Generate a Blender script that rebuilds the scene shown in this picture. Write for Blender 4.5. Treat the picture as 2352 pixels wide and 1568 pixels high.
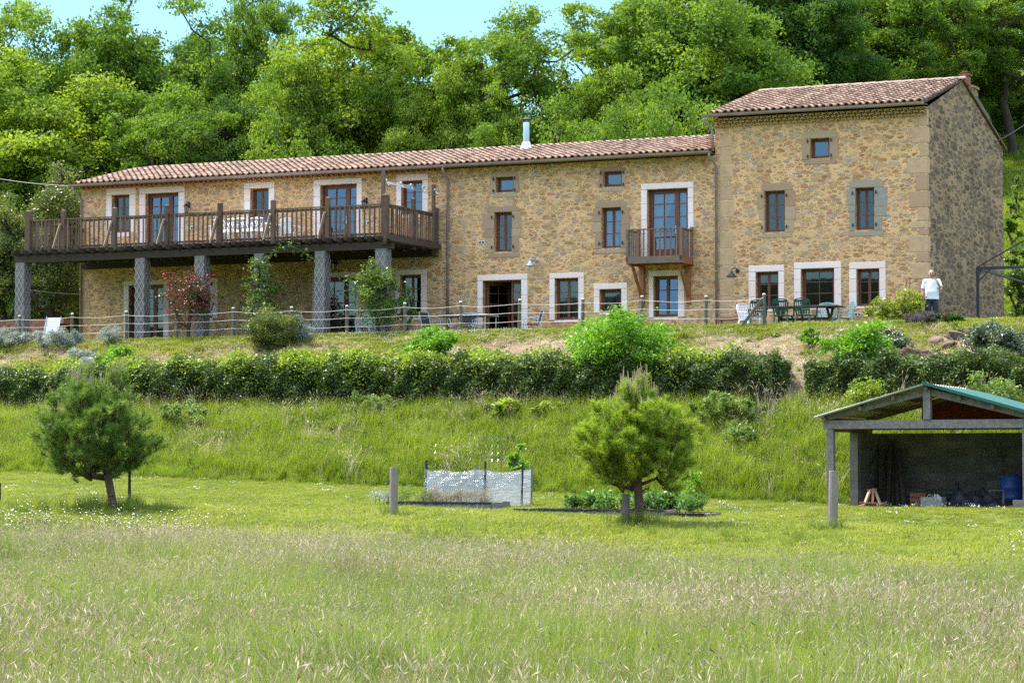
import bpy, bmesh, math, random
import numpy as np
from mathutils import Vector, Matrix
for o in list(bpy.data.objects): bpy.data.objects.remove(o)
S = bpy.context.scene
R = math.radians
rng = np.random.default_rng(7); random.seed(7)

# ------------------------------------------------------------------ camera, sky, sun, exposure
cam = bpy.data.objects.new('camera', bpy.data.cameras.new('camera'))
S.collection.objects.link(cam); S.camera = cam
cam.data.sensor_width = 22.3; cam.data.lens = 55.0; cam.data.clip_end = 3000; cam.data.clip_start = .1
PITCH = math.atan(284/5802)
cam.location = (0, 0, 1.6); cam.rotation_euler = (math.pi/2+PITCH, 0, 0)
SUN_EL, SUN_AZ = R(60), math.atan2(-.85, .53)      # sun stands behind the house, to the left
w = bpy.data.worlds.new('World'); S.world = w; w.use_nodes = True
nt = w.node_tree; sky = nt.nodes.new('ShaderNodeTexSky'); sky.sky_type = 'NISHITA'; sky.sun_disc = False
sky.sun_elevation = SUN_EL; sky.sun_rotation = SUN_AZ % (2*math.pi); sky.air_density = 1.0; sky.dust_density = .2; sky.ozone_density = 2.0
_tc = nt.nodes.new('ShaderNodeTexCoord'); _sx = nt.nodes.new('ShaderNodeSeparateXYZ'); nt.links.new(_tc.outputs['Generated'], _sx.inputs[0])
_rp = nt.nodes.new('ShaderNodeValToRGB'); nt.links.new(_sx.outputs[2], _rp.inputs[0])      # low sky dimmed, zenith brightened and warmed: added fill for the shaded facade
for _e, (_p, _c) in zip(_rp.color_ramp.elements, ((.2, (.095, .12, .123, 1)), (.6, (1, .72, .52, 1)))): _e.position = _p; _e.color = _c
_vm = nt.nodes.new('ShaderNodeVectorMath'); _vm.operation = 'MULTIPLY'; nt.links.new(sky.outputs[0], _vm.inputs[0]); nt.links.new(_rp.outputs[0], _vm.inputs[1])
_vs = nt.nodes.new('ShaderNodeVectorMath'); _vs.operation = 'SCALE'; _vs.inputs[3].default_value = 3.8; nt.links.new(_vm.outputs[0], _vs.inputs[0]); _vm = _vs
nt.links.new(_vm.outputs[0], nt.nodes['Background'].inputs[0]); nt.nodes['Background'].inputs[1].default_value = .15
sl = bpy.data.lights.new('sun', 'SUN'); sl.energy = 3.1; sl.angle = R(.55); sl.color = (1, .91, .77)
so = bpy.data.objects.new('sun', sl); S.collection.objects.link(so)
sd = Vector((math.sin(SUN_AZ)*math.cos(SUN_EL), math.cos(SUN_AZ)*math.cos(SUN_EL), math.sin(SUN_EL)))
so.rotation_euler = sd.to_track_quat('Z', 'Y').to_euler(); so.location = (0, 0, 60)
S.view_settings.view_transform = 'Standard'; S.view_settings.look = 'None'
S.view_settings.gamma = 1; S.view_settings.exposure = 1.75
S.cycles.max_bounces = 7; S.cycles.diffuse_bounces = 3; S.cycles.glossy_bounces = 3; S.cycles.transparent_max_bounces = 8
S.cycles.transmission_bounces = 4; S.cycles.use_denoising = False; S.cycles.sample_clamp_indirect = 6
S.cycles.caustics_reflective = False; S.cycles.caustics_refractive = False

# ------------------------------------------------------------------ survey helpers (photo measured on a 2352 x 1568 grid)
F = 5802.0
def ray(x, y):
    a = (x-1176)/F; b = -(y-784)/F
    return np.array([a, math.cos(PITCH)-b*math.sin(PITCH), math.sin(PITCH)+b*math.cos(PITCH)])
TH = R(23.9); U = np.array([-math.cos(TH), math.sin(TH), 0]); N = np.array([-math.sin(TH), -math.cos(TH), 0])
C0 = np.array([12.722, 77.0, 0]); EYE = np.array([0, 0, 1.6])
def fac(x, y, v=0):                       # pixel -> (u, z) on the plane v metres in front of the facade
    r = ray(x, y); t = np.dot(C0+N*v, N)/np.dot(r, N); p = r*t
    return float(np.dot(p-C0, U)), float(p[2]+1.6)
def at(x, y, d):
    r = ray(x, y); p = r*(d/r[1])+EYE; return [float(c) for c in p]
def W(u, v, z):
    p = C0+U*u+N*v; return (float(p[0]), float(p[1]), float(z))
def uv(X, Y):
    dx = np.asarray(X)-C0[0]; dy = np.asarray(Y)-C0[1]
    return dx*U[0]+dy*U[1], dx*N[0]+dy*N[1]
TZ = 5.7                                   # terrace level

# ------------------------------------------------------------------ terrain heights
def sstep(a, b, x):
    t = np.clip((np.asarray(x, float)-a)/(b-a), 0, 1); return t*t*(3-2*t)
_vp = [-12, 4.7, 5.3, 9.0, 10.2, 11.0, 14.0, 15.0, 17, 22, 27, 32, 45, 62, 80, 400]
_zp = [5.7, 5.7, 5.45, 4.0, 3.2, 2.8, .95, .83, .62, .3, -.0, -.22, -.35, -.2, 0, 0]
def hash2(x, y, s=0):
    return np.sin(x*1.7+y*2.3+s)*.5+np.sin(x*.63-y*1.21+s*2.1)*.3+np.sin(x*3.9+y*.7+s*1.3)*.2
def gz(X, Y):
    X = np.asarray(X, float); Y = np.asarray(Y, float)
    u, v = uv(X, Y)
    z = np.interp(v, _vp, _zp)
    z = z-np.interp(v, [10.5, 14, 17, 22, 27, 42], [0, .037, .03, .022, .015, 0])*np.clip(X, -14, 12)
    # uneven bank
    z = z+hash2(u*1.3, v*1.6)*.10*sstep(5.0, 6, v)*(1-sstep(9, 10.4, v))
    z = z+hash2(u*.9, v*1.1, 3)*.13*sstep(10.8, 11.6, v)*(1-sstep(13.4, 14.4, v))
    z = z+hash2(u*.4, v*.5, 5)*.035*sstep(17, 24, v)
    # shed platform
    m = sstep(-8.2, -7.4, u)*(1-sstep(-1.95, -1.5, u))*sstep(12.1, 12.6, v)*(1-sstep(17.5, 20, v))
    z = z*(1-m)+.57*m
    # hill behind the house
    wv = -v-12.5
    cap = 12.5+13*sstep(2, 24, X)
    hill = 5.7+.36*np.clip(wv, 0, None)
    hill = cap-np.log1p(np.exp(np.clip((cap-hill)*1.2, -50, 50)))/1.2
    z = np.where(wv > -1.5, np.maximum(z, hill), z)
    z = z-.12*np.clip(wv-75, 0, 120)
    # unseen rise added behind the camera so lower windows mirror dark trees
    z = z+22*sstep(38, 72, -Y)
    return z
def ghit(x, y):                            # where the sight line through a pixel meets the ground
    r = ray(x, y)
    for d in np.arange(12, 130, .1):
        p = r*(d/r[1])+EYE
        if p[2] <= gz(p[0], p[1]): return float(p[0]), float(p[1]), float(gz(p[0], p[1]))
    return None

# ------------------------------------------------------------------ materials
def newmat(n):
    m = bpy.data.materials.new(n); m.use_nodes = True; t = m.node_tree
    return m, t, t.nodes['Principled BSDF']
def nd(t, ty, **kw):
    n = t.nodes.new(ty)
    for k, v in kw.items():
        if k.startswith('i_'): n.inputs[int(k[2:])].default_value = v
        else: setattr(n, k, v)
    return n
def ramp(t, fac_, stops, interp='LINEAR'):
    r = t.nodes.new('ShaderNodeValToRGB'); e = r.color_ramp.elements; r.color_ramp.interpolation = interp
    while len(e) < len(stops): e.new(.5)
    for i, (p, c) in enumerate(stops):
        e[i].position = p; e[i].color = (c[0], c[1], c[2], 1) if hasattr(c, '__len__') else (c, c, c, 1)
    t.links.new(fac_, r.inputs[0]); return r.outputs[0]
def mix(t, f, a, b, mode='MIX'):
    m = t.nodes.new('ShaderNodeMix'); m.data_type = 'RGBA'; m.blend_type = mode
    for s, v in ((0, f), (6, a), (7, b)):
        if isinstance(v, bpy.types.NodeSocket): t.links.new(v, m.inputs[s])
        elif s == 0: m.inputs[0].default_value = v
        else: m.inputs[s].default_value = (v[0], v[1], v[2], 1)
    return m.outputs[2]
def coords(t, sc=(1, 1, 1)):
    c = nd(t, 'ShaderNodeTexCoord'); mp = nd(t, 'ShaderNodeMapping'); mp.inputs['Scale'].default_value = sc
    t.links.new(c.outputs['Object'], mp.inputs[0]); return mp.outputs[0]
def noise(t, vec, scale, detail=4, rough=.6):
    n = nd(t, 'ShaderNodeTexNoise'); n.inputs['Scale'].default_value = scale; n.inputs['Detail'].default_value = detail
    n.inputs['Roughness'].default_value = rough
    if vec is not None: t.links.new(vec, n.inputs[0])
    return n.outputs[0]
def bump(t, p, h, strength=.4, dist=.02):
    b = nd(t, 'ShaderNodeBump'); b.inputs['Strength'].default_value = strength; b.inputs['Distance'].default_value = dist
    t.links.new(h, b.inputs['Height']); t.links.new(b.outputs[0], p.inputs['Normal'])
def attr(t, name):
    a = nd(t, 'ShaderNodeAttribute'); a.attribute_name = name; return a.outputs['Fac']
def pmat(name, c1, c2, scale=6, rough=.75, sc=(1, 1, 1), bs=.3, bd=.01, metal=0, tint=None, spec=.4):
    m, t, p = newmat(name); v = coords(t, sc); n = noise(t, v, scale)
    c = mix(t, ramp(t, n, [(.35, 0), (.65, 1)]), c1, c2)
    if tint:
        c = mix(t, attr(t, 'tint'), c, tint)
    t.links.new(c, p.inputs['Base Color']); p.inputs['Roughness'].default_value = rough; p.inputs['Metallic'].default_value = metal
    p.inputs['Specular IOR Level'].default_value = spec
    if bs: bump(t, p, n, bs, bd)
    return m

def stone_mat(name, weather=0.0):
    m, t, p = newmat(name)
    c = nd(t, 'ShaderNodeTexCoord'); v0 = c.outputs['Object']
    dn = nd(t, 'ShaderNodeTexNoise', ); dn.inputs['Scale'].default_value = 4.5; dn.inputs['Detail'].default_value = 4
    t.links.new(v0, dn.inputs[0])
    sub = nd(t, 'ShaderNodeVectorMath', operation='SUBTRACT'); t.links.new(dn.outputs[1], sub.inputs[0]); sub.inputs[1].default_value = (.5, .5, .5)
    sc = nd(t, 'ShaderNodeVectorMath', operation='MULTIPLY'); t.links.new(sub.outputs[0], sc.inputs[0]); sc.inputs[1].default_value = (.16, .16, .09)
    ad = nd(t, 'ShaderNodeVectorMath', operation='ADD'); t.links.new(v0, ad.inputs[0]); t.links.new(sc.outputs[0], ad.inputs[1])
    mp = nd(t, 'ShaderNodeMapping'); mp.inputs['Scale'].default_value = (4.9, 1.8 if weather else 4.9, 7.5 if weather else 10.4); t.links.new(ad.outputs[0], mp.inputs[0])
    ve = nd(t, 'ShaderNodeTexVoronoi', feature='DISTANCE_TO_EDGE'); ve.inputs['Scale'].default_value = 1.0; t.links.new(mp.outputs[0], ve.inputs[0])
    vc = nd(t, 'ShaderNodeTexVoronoi', feature='F1'); vc.inputs['Scale'].default_value = 1.0; t.links.new(mp.outputs[0], vc.inputs[0])
    sep = nd(t, 'ShaderNodeSeparateColor'); t.links.new(vc.outputs['Color'], sep.inputs[0])
    # stone size / mortar coverage varies from stone to stone, rounded by the distance to the stone's own centre
    fn = noise(t, v0, 16, 3)
    def mad(a_, k, c_):
        n_ = nd(t, 'ShaderNodeMath', operation='MULTIPLY_ADD')
        for i_, x_ in ((0, a_), (1, k), (2, c_)):
            if isinstance(x_, bpy.types.NodeSocket): t.links.new(x_, n_.inputs[i_])
            else: n_.inputs[i_].default_value = x_
        return n_.outputs[0]
    e1 = mad(vc.outputs['Distance'], -.42, ve.outputs[0]); e2 = mad(sep.outputs[1], -.22, e1); e3 = mad(fn, .34, e2)
    mask = ramp(t, mad(e3, 1, .2), [(.12, 0), (.185, 1)])
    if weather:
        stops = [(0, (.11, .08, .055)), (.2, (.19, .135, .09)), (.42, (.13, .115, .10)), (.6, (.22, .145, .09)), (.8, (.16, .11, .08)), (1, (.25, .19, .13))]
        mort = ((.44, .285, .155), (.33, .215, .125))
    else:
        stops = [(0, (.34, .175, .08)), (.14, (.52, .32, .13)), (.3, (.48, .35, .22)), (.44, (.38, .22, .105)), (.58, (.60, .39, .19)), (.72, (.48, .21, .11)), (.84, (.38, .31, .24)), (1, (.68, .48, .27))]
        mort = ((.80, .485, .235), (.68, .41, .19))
    sc_ = ramp(t, sep.outputs[0], stops)
    big = noise(t, v0, .8, 4); fine = noise(t, v0, 30, 5)
    sc_ = mix(t, .35, sc_, ramp(t, fine, [(.3, .12), (.7, .9)]), 'OVERLAY')
    mo = mix(t, ramp(t, big, [(.35, 0), (.65, 1)]), mort[0], mort[1])
    mo = mix(t, .3, mo, ramp(t, fine, [(.3, .2), (.7, .8)]), 'OVERLAY')
    col = mix(t, mask, mo, sc_)
    # rain stains: large irregular darker blotches
    st = nd(t, 'ShaderNodeMapping'); st.inputs['Scale'].default_value = (1.1, 1.1, .55); t.links.new(v0, st.inputs[0])
    bn = noise(t, st.outputs[0], .9 if not weather else 1.6, 6, .7)
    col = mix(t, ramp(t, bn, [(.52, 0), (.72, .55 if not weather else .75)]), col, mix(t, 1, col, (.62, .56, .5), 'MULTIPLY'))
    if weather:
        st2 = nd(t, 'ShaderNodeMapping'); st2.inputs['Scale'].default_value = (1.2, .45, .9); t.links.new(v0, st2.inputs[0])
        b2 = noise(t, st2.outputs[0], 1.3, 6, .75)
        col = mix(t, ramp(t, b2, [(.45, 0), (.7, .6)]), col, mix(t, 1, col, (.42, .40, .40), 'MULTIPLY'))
    t.links.new(col, p.inputs['Base Color']); p.inputs['Roughness'].default_value = .92; p.inputs['Specular IOR Level'].default_value = .15
    hh = nd(t, 'ShaderNodeMath', operation='MULTIPLY_ADD'); t.links.new(mask, hh.inputs[0]); hh.inputs[1].default_value = .55
    t.links.new(fine, hh.inputs[2]); bump(t, p, hh.outputs[0], .9, .035)
    return m

M = {}
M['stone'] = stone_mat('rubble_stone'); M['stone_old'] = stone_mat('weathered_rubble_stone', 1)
M['quoin'] = pmat('dressed_stone', (.58, .38, .21), (.46, .29, .16), 4, .9, bs=.7, bd=.02, tint=(.42, .26, .155))
M['white_stone'] = pmat('pale_limestone', (.86, .72, .66), (.78, .65, .59), 4, .85, bs=.25, bd=.006, tint=(.84, .62, .54))
M['joint'] = pmat('lime_mortar', (.55, .42, .27), (.46, .34, .2), 12, .95)
M['red_stone'] = pmat('red_sandstone', (.38, .215, .125), (.33, .22, .14), 5, .9, bs=.4, bd=.015, tint=(.40, .29, .175))
M['grey_stone'] = pmat('grey_sandstone', (.30, .275, .225), (.25, .235, .2), 6, .9, bs=.4, bd=.015, tint=(.33, .27, .19))
M['tile'] = pmat('clay_roof_tile', (.18, .098, .064), (.10, .064, .05), 5, .9, bs=.4, bd=.01, tint=(.42, .285, .195))
M['tile_orange'] = pmat('orange_clay', (.45, .20, .11), (.38, .17, .1), 8, .85)
M['tile_yellow'] = pmat('limewashed_clay', (.68, .46, .22), (.52, .34, .16), 8, .9)
M['ridge'] = pmat('ridge_tile', (.36, .28, .21), (.2, .145, .115), 5, .88, bs=.4)
M['gutter'] = pmat('zinc_gutter', (.34, .25, .19), (.22, .185, .16), 3, .5, spec=.5)
M['pipe'] = pmat('painted_pipe', (.30, .235, .24), (.25, .2, .2), 3, .5, spec=.5)
M['wood_red'] = pmat('stained_window_wood', (.17, .055, .028), (.13, .04, .022), 9, .45, sc=(1, 1, .2), bs=.15, bd=.003)
M['wood_dark'] = pmat('old_deck_wood', (.115, .064, .036), (.055, .034, .022), 7, .85, bs=.5, bd=.006, tint=(.20, .14, .095))
M['wood_beam'] = pmat('creosoted_beam', (.042, .026, .018), (.022, .015, .012), 6, .85, sc=(.3, 1, 1), bs=.4, bd=.006, tint=(.065, .05, .03))
M['wood_grey'] = pmat('weathered_grey_timber', (.22, .19, .17), (.13, .115, .105), 9, .88, sc=(1, 1, 1), bs=.5, bd=.006, tint=(.33, .28, .23))
M['wood_orange'] = pmat('stained_larch', (.36, .13, .045), (.26, .09, .035), 7, .55, bs=.2, bd=.004)
M['wood_pale'] = pmat('fresh_timber_and_lit_face', (.48, .36, .22), (.38, .28, .17), 8, .8)
M['wood_balc'] = pmat('balcony_weathered_wood', (.19, .145, .11), (.12, .092, .075), 8, .85, bs=.4, bd=.005, tint=(.22, .12, .07))
M['white_paint'] = pmat('white_paint', (.78, .79, .80), (.70, .71, .73), 5, .45, bs=0)
M['green_plastic'] = pmat('dark_green_plastic', (.012, .05, .035), (.015, .06, .045), 5, .35, bs=0, spec=.5)
M['mint_plastic'] = pmat('pale_green_plastic', (.42, .56, .54), (.36, .5, .48), 5, .4, bs=0)
M['green_post'] = pmat('green_treated_post', (.12, .115, .08), (.08, .08, .06), 9, .85, bs=.4, bd=.004)
M['post_top'] = pmat('pale_wood_and_lit_tops', (.62, .6, .55), (.5, .48, .44), 20, .9)  # bare stick wood; on the fence posts it paints the sunlit tops
M['rope'] = pmat('pale_fence_cord', (.62, .55, .48), (.5, .44, .38), 30, .9, bs=0)
M['metal'] = pmat('galvanised_metal', (.62, .64, .66), (.5, .52, .54), 3, .28, metal=1, bs=0)
M['silver'] = pmat('painted_silver_metal', (.55, .58, .62), (.48, .5, .54), 6, .35, metal=.5, bs=0)
M['dark_metal'] = pmat('dark_painted_metal', (.03, .036, .045), (.04, .045, .055), 4, .45, bs=0)
M['black'] = pmat('black_metal', (.012, .012, .014), (.02, .02, .022), 6, .5, bs=0)
M['rust'] = pmat('rusted_rod', (.16, .065, .035), (.1, .045, .03), 30, .9)
M['mesh_fabric'] = pmat('black_mesh_fabric', (.03, .032, .038), (.045, .047, .052), 60, .8, bs=0)
M['concrete'] = pmat('concrete_block', (.22, .19, .16), (.13, .115, .10), 2.2, .95, bs=.6, bd=.015, tint=(.115, .10, .082))
M['slate'] = pmat('grey_slate_cladding', (.21, .18, .165), (.13, .115, .105), 3.5, .7, bs=.5, bd=.02)
M['lattice'] = pmat('grey_lattice_strip', (.36, .35, .34), (.28, .27, .26), 14, .7, bs=0)
M['rock'] = pmat('sandstone_rock', (.17, .105, .07), (.075, .052, .04), 3, .95, bs=.9, bd=.06)
M['grey_rock'] = pmat('pale_grey_rock', (.45, .44, .42), (.33, .32, .31), 4, .9, bs=.8, bd=.04)
M['brick_wall'] = pmat('red_rubble', (.27, .115, .07), (.17, .075, .05), 4, .95, bs=1, bd=.06, tint=(.33, .18, .11))
M['barrel'] = pmat('blue_plastic', (.02, .07, .24), (.025, .08, .28), 4, .4, bs=0)
M['tarp'] = pmat('black_tarpaulin', (.016, .018, .024), (.024, .026, .034), 4, .42, bs=.3, bd=.02)
M['box'] = pmat('grey_card', (.38, .36, .33), (.32, .3, .28), 5, .85)
M['green_roof'] = pmat('teal_sheet_metal', (.008, .085, .072), (.012, .11, .095), 3, .7, bs=0, spec=.5)
M['cream_sheet'] = pmat('cream_sheet_underside', (.50, .48, .36), (.42, .4, .3), 3, .6, bs=0)
M['red_panel'] = pmat('dark_red_boards', (.20, .05, .035), (.14, .04, .03), 8, .8)
M['soil'] = pmat('garden_soil', (.13, .09, .06), (.08, .055, .04), 12, .95, bs=.8, bd=.04)
M['straw'] = pmat('straw_mulch', (.50, .37, .23), (.38, .27, .17), 30, .95, bs=.8, bd=.03)
M['black_film'] = pmat('black_film', (.02, .02, .024), (.03, .03, .036), 8, .35, bs=.5, bd=.02)
M['bark'] = pmat('oak_bark', (.075, .055, .04), (.045, .035, .028), 9, .95, sc=(1, 1, .3), bs=.9, bd=.03)
M['pine_bark'] = pmat('pine_bark', (.15, .09, .06), (.08, .05, .038), 12, .95, sc=(1, 1, .4), bs=.9, bd=.03)
M['stem'] = pmat('green_stem', (.12, .13, .05), (.1, .09, .04), 9, .8, bs=0)
M['flower_w'] = pmat('white_petal', (.85, .85, .82), (.8, .8, .76), 9, .7, bs=0)
M['flower_r'] = pmat('crimson_petal', (.42, .02, .07), (.5, .04, .12), 9, .6, bs=0)
M['cloth'] = pmat('patterned_white_cloth', (.78, .77, .76), (.74, .73, .72), 7, .8, bs=.1, bd=.004, tint=(.55, .42, .3))
M['skin'] = pmat('skin', (.55, .27, .19), (.50, .24, .17), 12, .55, bs=0)
M['shirt'] = pmat('white_cotton', (.80, .82, .86), (.76, .78, .83), 5, .85, bs=.3, bd=.01)
M['trousers'] = pmat('navy_cloth', (.028, .026, .05), (.036, .033, .06), 8, .85, bs=.2, bd=.006)
M['hair'] = pmat('grey_beard', (.24, .19, .17), (.16, .13, .12), 60, .9, bs=.4)
M['shade_fabric'] = pmat('striped_canvas', (.62, .68, .72), (.55, .62, .68), 4, .8, bs=0)

def glass_mat(name, refl, tintc=(.9, .95, 1)):
    m, t, p = newmat(name); t.nodes.remove(p)
    g = nd(t, 'ShaderNodeBsdfGlossy'); g.inputs['Roughness'].default_value = .015; g.inputs[0].default_value = (*tintc, 1)
    tr = nd(t, 'ShaderNodeBsdfTransparent'); tr.inputs[0].default_value = (.72, .76, .75, 1)
    ly = nd(t, 'ShaderNodeLayerWeight'); ly.inputs[0].default_value = .35
    a = nd(t, 'ShaderNodeMath', operation='ADD'); t.links.new(ly.outputs['Fresnel'], a.inputs[0]); a.inputs[1].default_value = refl; a.use_clamp = True
    mx = nd(t, 'ShaderNodeMixShader'); t.links.new(a.outputs[0], mx.inputs[0]); t.links.new(tr.outputs[0], mx.inputs[1]); t.links.new(g.outputs[0], mx.inputs[2])
    vec = coords(t); n = noise(t, vec, 2.2, 1)
    b = nd(t, 'ShaderNodeBump'); b.inputs['Strength'].default_value = .02; b.inputs['Distance'].default_value = .02; t.links.new(n, b.inputs['Height']); t.links.new(b.outputs[0], g.inputs['Normal'])
    t.links.new(mx.outputs[0], t.nodes['Material Output'].inputs[0]); return m
M['glass'] = glass_mat('window_glass', .17, (.66, .80, 1)); M['glass_dark'] = glass_mat('dark_window_glass', .06)

def film_mat():
    m, t, p = newmat('clear_polythene'); t.nodes.remove(p)
    tr = nd(t, 'ShaderNodeBsdfTransparent'); tr.inputs[0].default_value = (.93, .95, .96, 1)
    d = nd(t, 'ShaderNodeBsdfTranslucent'); d.inputs[0].default_value = (.42, .45, .5, 1)
    df = nd(t, 'ShaderNodeBsdfDiffuse'); df.inputs[0].default_value = (.4, .43, .48, 1)
    g = nd(t, 'ShaderNodeBsdfGlossy'); g.inputs['Roughness'].default_value = .16
    vec = coords(t, (1.2, 1, 9)); n = noise(t, vec, 2.5, 5)
    b = nd(t, 'ShaderNodeBump'); b.inputs['Strength'].default_value = 1; b.inputs['Distance'].default_value = .05; t.links.new(n, b.inputs['Height'])
    for s in (d, df, g): t.links.new(b.outputs[0], s.inputs['Normal'])
    m1 = nd(t, 'ShaderNodeMixShader'); m1.inputs[0].default_value = .35; t.links.new(d.outputs[0], m1.inputs[1]); t.links.new(df.outputs[0], m1.inputs[2])
    m2 = nd(t, 'ShaderNodeMixShader'); m2.inputs[0].default_value = .14; t.links.new(m1.outputs[0], m2.inputs[1]); t.links.new(g.outputs[0], m2.inputs[2])
    m3 = nd(t, 'ShaderNodeMixShader'); t.links.new(ramp(t, n, [(.35, .35), (.65, .7)]), m3.inputs[0]); t.links.new(tr.outputs[0], m3.inputs[1]); t.links.new(m2.outputs[0], m3.inputs[2])
    t.links.new(m3.outputs[0], t.nodes['Material Output'].inputs[0]); return m
M['film'] = film_mat()

def leaf_mat(name, dark, light, trans=.4, gloss=.25, transc=None, rough=.42, patch=0, use_tint=True):
    m, t, p = newmat(name)
    if use_tint: tv = attr(t, 'tint')
    else:
        oi = nd(t, 'ShaderNodeObjectInfo'); tv = oi.outputs['Random']
    if patch:
        oi2 = nd(t, 'ShaderNodeNewGeometry'); pn = noise(t, oi2.outputs['Position'], patch, 3)
        mm = nd(t, 'ShaderNodeMath', operation='MULTIPLY_ADD'); t.links.new(tv, mm.inputs[0]); mm.inputs[1].default_value = .5
        m3 = nd(t, 'ShaderNodeMath', operation='MULTIPLY_ADD'); t.links.new(pn, m3.inputs[0]); m3.inputs[1].default_value = 1.6; m3.inputs[2].default_value = -.55
        t.links.new(m3.outputs[0], mm.inputs[2]); mm.use_clamp = True; tv = mm.outputs[0]
    c = ramp(t, tv, [(0, dark), (1, light)])
    t.links.new(c, p.inputs['Base Color']); p.inputs['Roughness'].default_value = rough; p.inputs['Specular IOR Level'].default_value = gloss
    tl = nd(t, 'ShaderNodeBsdfTranslucent')
    tc = transc or (1.15, 1.2, .45)
    t.links.new(mix(t, 1, c, tc, 'MULTIPLY'), tl.inputs[0])
    mx = nd(t, 'ShaderNodeMixShader'); mx.inputs[0].default_value = trans
    t.links.new(p.outputs[0], mx.inputs[1]); t.links.new(tl.outputs[0], mx.inputs[2]); t.links.new(mx.outputs[0], t.nodes['Material Output'].inputs[0])
    return m
M['oak'] = leaf_mat('oak_leaf', (.05, .115, .016), (.205, .31, .042), .45, .12, rough=.6)
M['oak_light'] = leaf_mat('young_oak_leaf', (.10, .185, .02), (.29, .38, .05), .46, .12, rough=.6)
M['oak_dark'] = leaf_mat('dark_leaf', (.035, .09, .018), (.115, .20, .035), .42, .12, rough=.6)
M['laurel'] = leaf_mat('bay_leaf', (.05, .085, .018), (.17, .20, .04), .32, .4, rough=.42)
M['hedge'] = leaf_mat('hedge_leaf', (.03, .065, .014), (.115, .17, .03), .32, .35, rough=.45)
M['lime'] = leaf_mat('lime_green_leaf', (.09, .22, .015), (.19, .36, .04), .45, .3)
M['bramble'] = leaf_mat('bramble_leaf', (.12, .19, .02), (.32, .41, .055), .4, .3)
M['silver_leaf'] = leaf_mat('silver_leaf', (.22, .27, .22), (.42, .47, .42), .25, .2, (1, 1.05, .9))
M['rose_leaf'] = leaf_mat('rose_leaf', (.04, .07, .02), (.2, .07, .04), .3, .4, (1.1, .9, .6))
M['climber'] = leaf_mat('climber_leaf', (.045, .10, .02), (.17, .25, .05), .4, .4)
M['ivy'] = leaf_mat('ivy_leaf', (.04, .08, .035), (.16, .2, .11), .2, .6, (1, 1, .7), rough=.3)
M['yellow_leaf'] = leaf_mat('yellow_green_leaf', (.15, .2, .025), (.33, .37, .06), .4, .3)
M['lavender'] = leaf_mat('lavender_stalk', (.10, .09, .08), (.2, .15, .16), .2, .1, (1, 1, 1))
M['dark_shrub'] = leaf_mat('dark_twiggy_leaf', (.04, .06, .03), (.16, .15, .07), .2, .2)
M['needle'] = leaf_mat('pine_needle', (.06, .13, .028), (.20, .30, .055), .42, .3, (1.2, 1.15, .5))
M['needle2'] = leaf_mat('young_pine_needle', (.13, .21, .024), (.34, .43, .06), .5, .2, (1.1, 1.15, .5))
M['candle'] = pmat('pine_candle', (.42, .33, .19), (.34, .27, .15), 20, .8, bs=0)
M['grass'] = leaf_mat('meadow_grass', (.075, .125, .018), (.27, .335, .055), .45, .2, patch=.28, use_tint=False)
M['grass_lush'] = leaf_mat('bank_grass', (.10, .17, .016), (.27, .34, .045), .45, .25, patch=.8, use_tint=False)
M['lawn'] = leaf_mat('lawn_grass', (.12, .17, .022), (.29, .31, .06), .45, .2, patch=.45, use_tint=False)
M['seed'] = leaf_mat('grass_seed_head', (.34, .26, .19), (.70, .60, .45), .35, .1, (1, .95, .85), use_tint=False)
M['potato'] = leaf_mat('potato_leaf', (.05, .13, .03), (.13, .25, .05), .35, .35)
M['weed'] = leaf_mat('weed_leaf', (.10, .17, .04), (.22, .31, .09), .4, .25)

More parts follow.
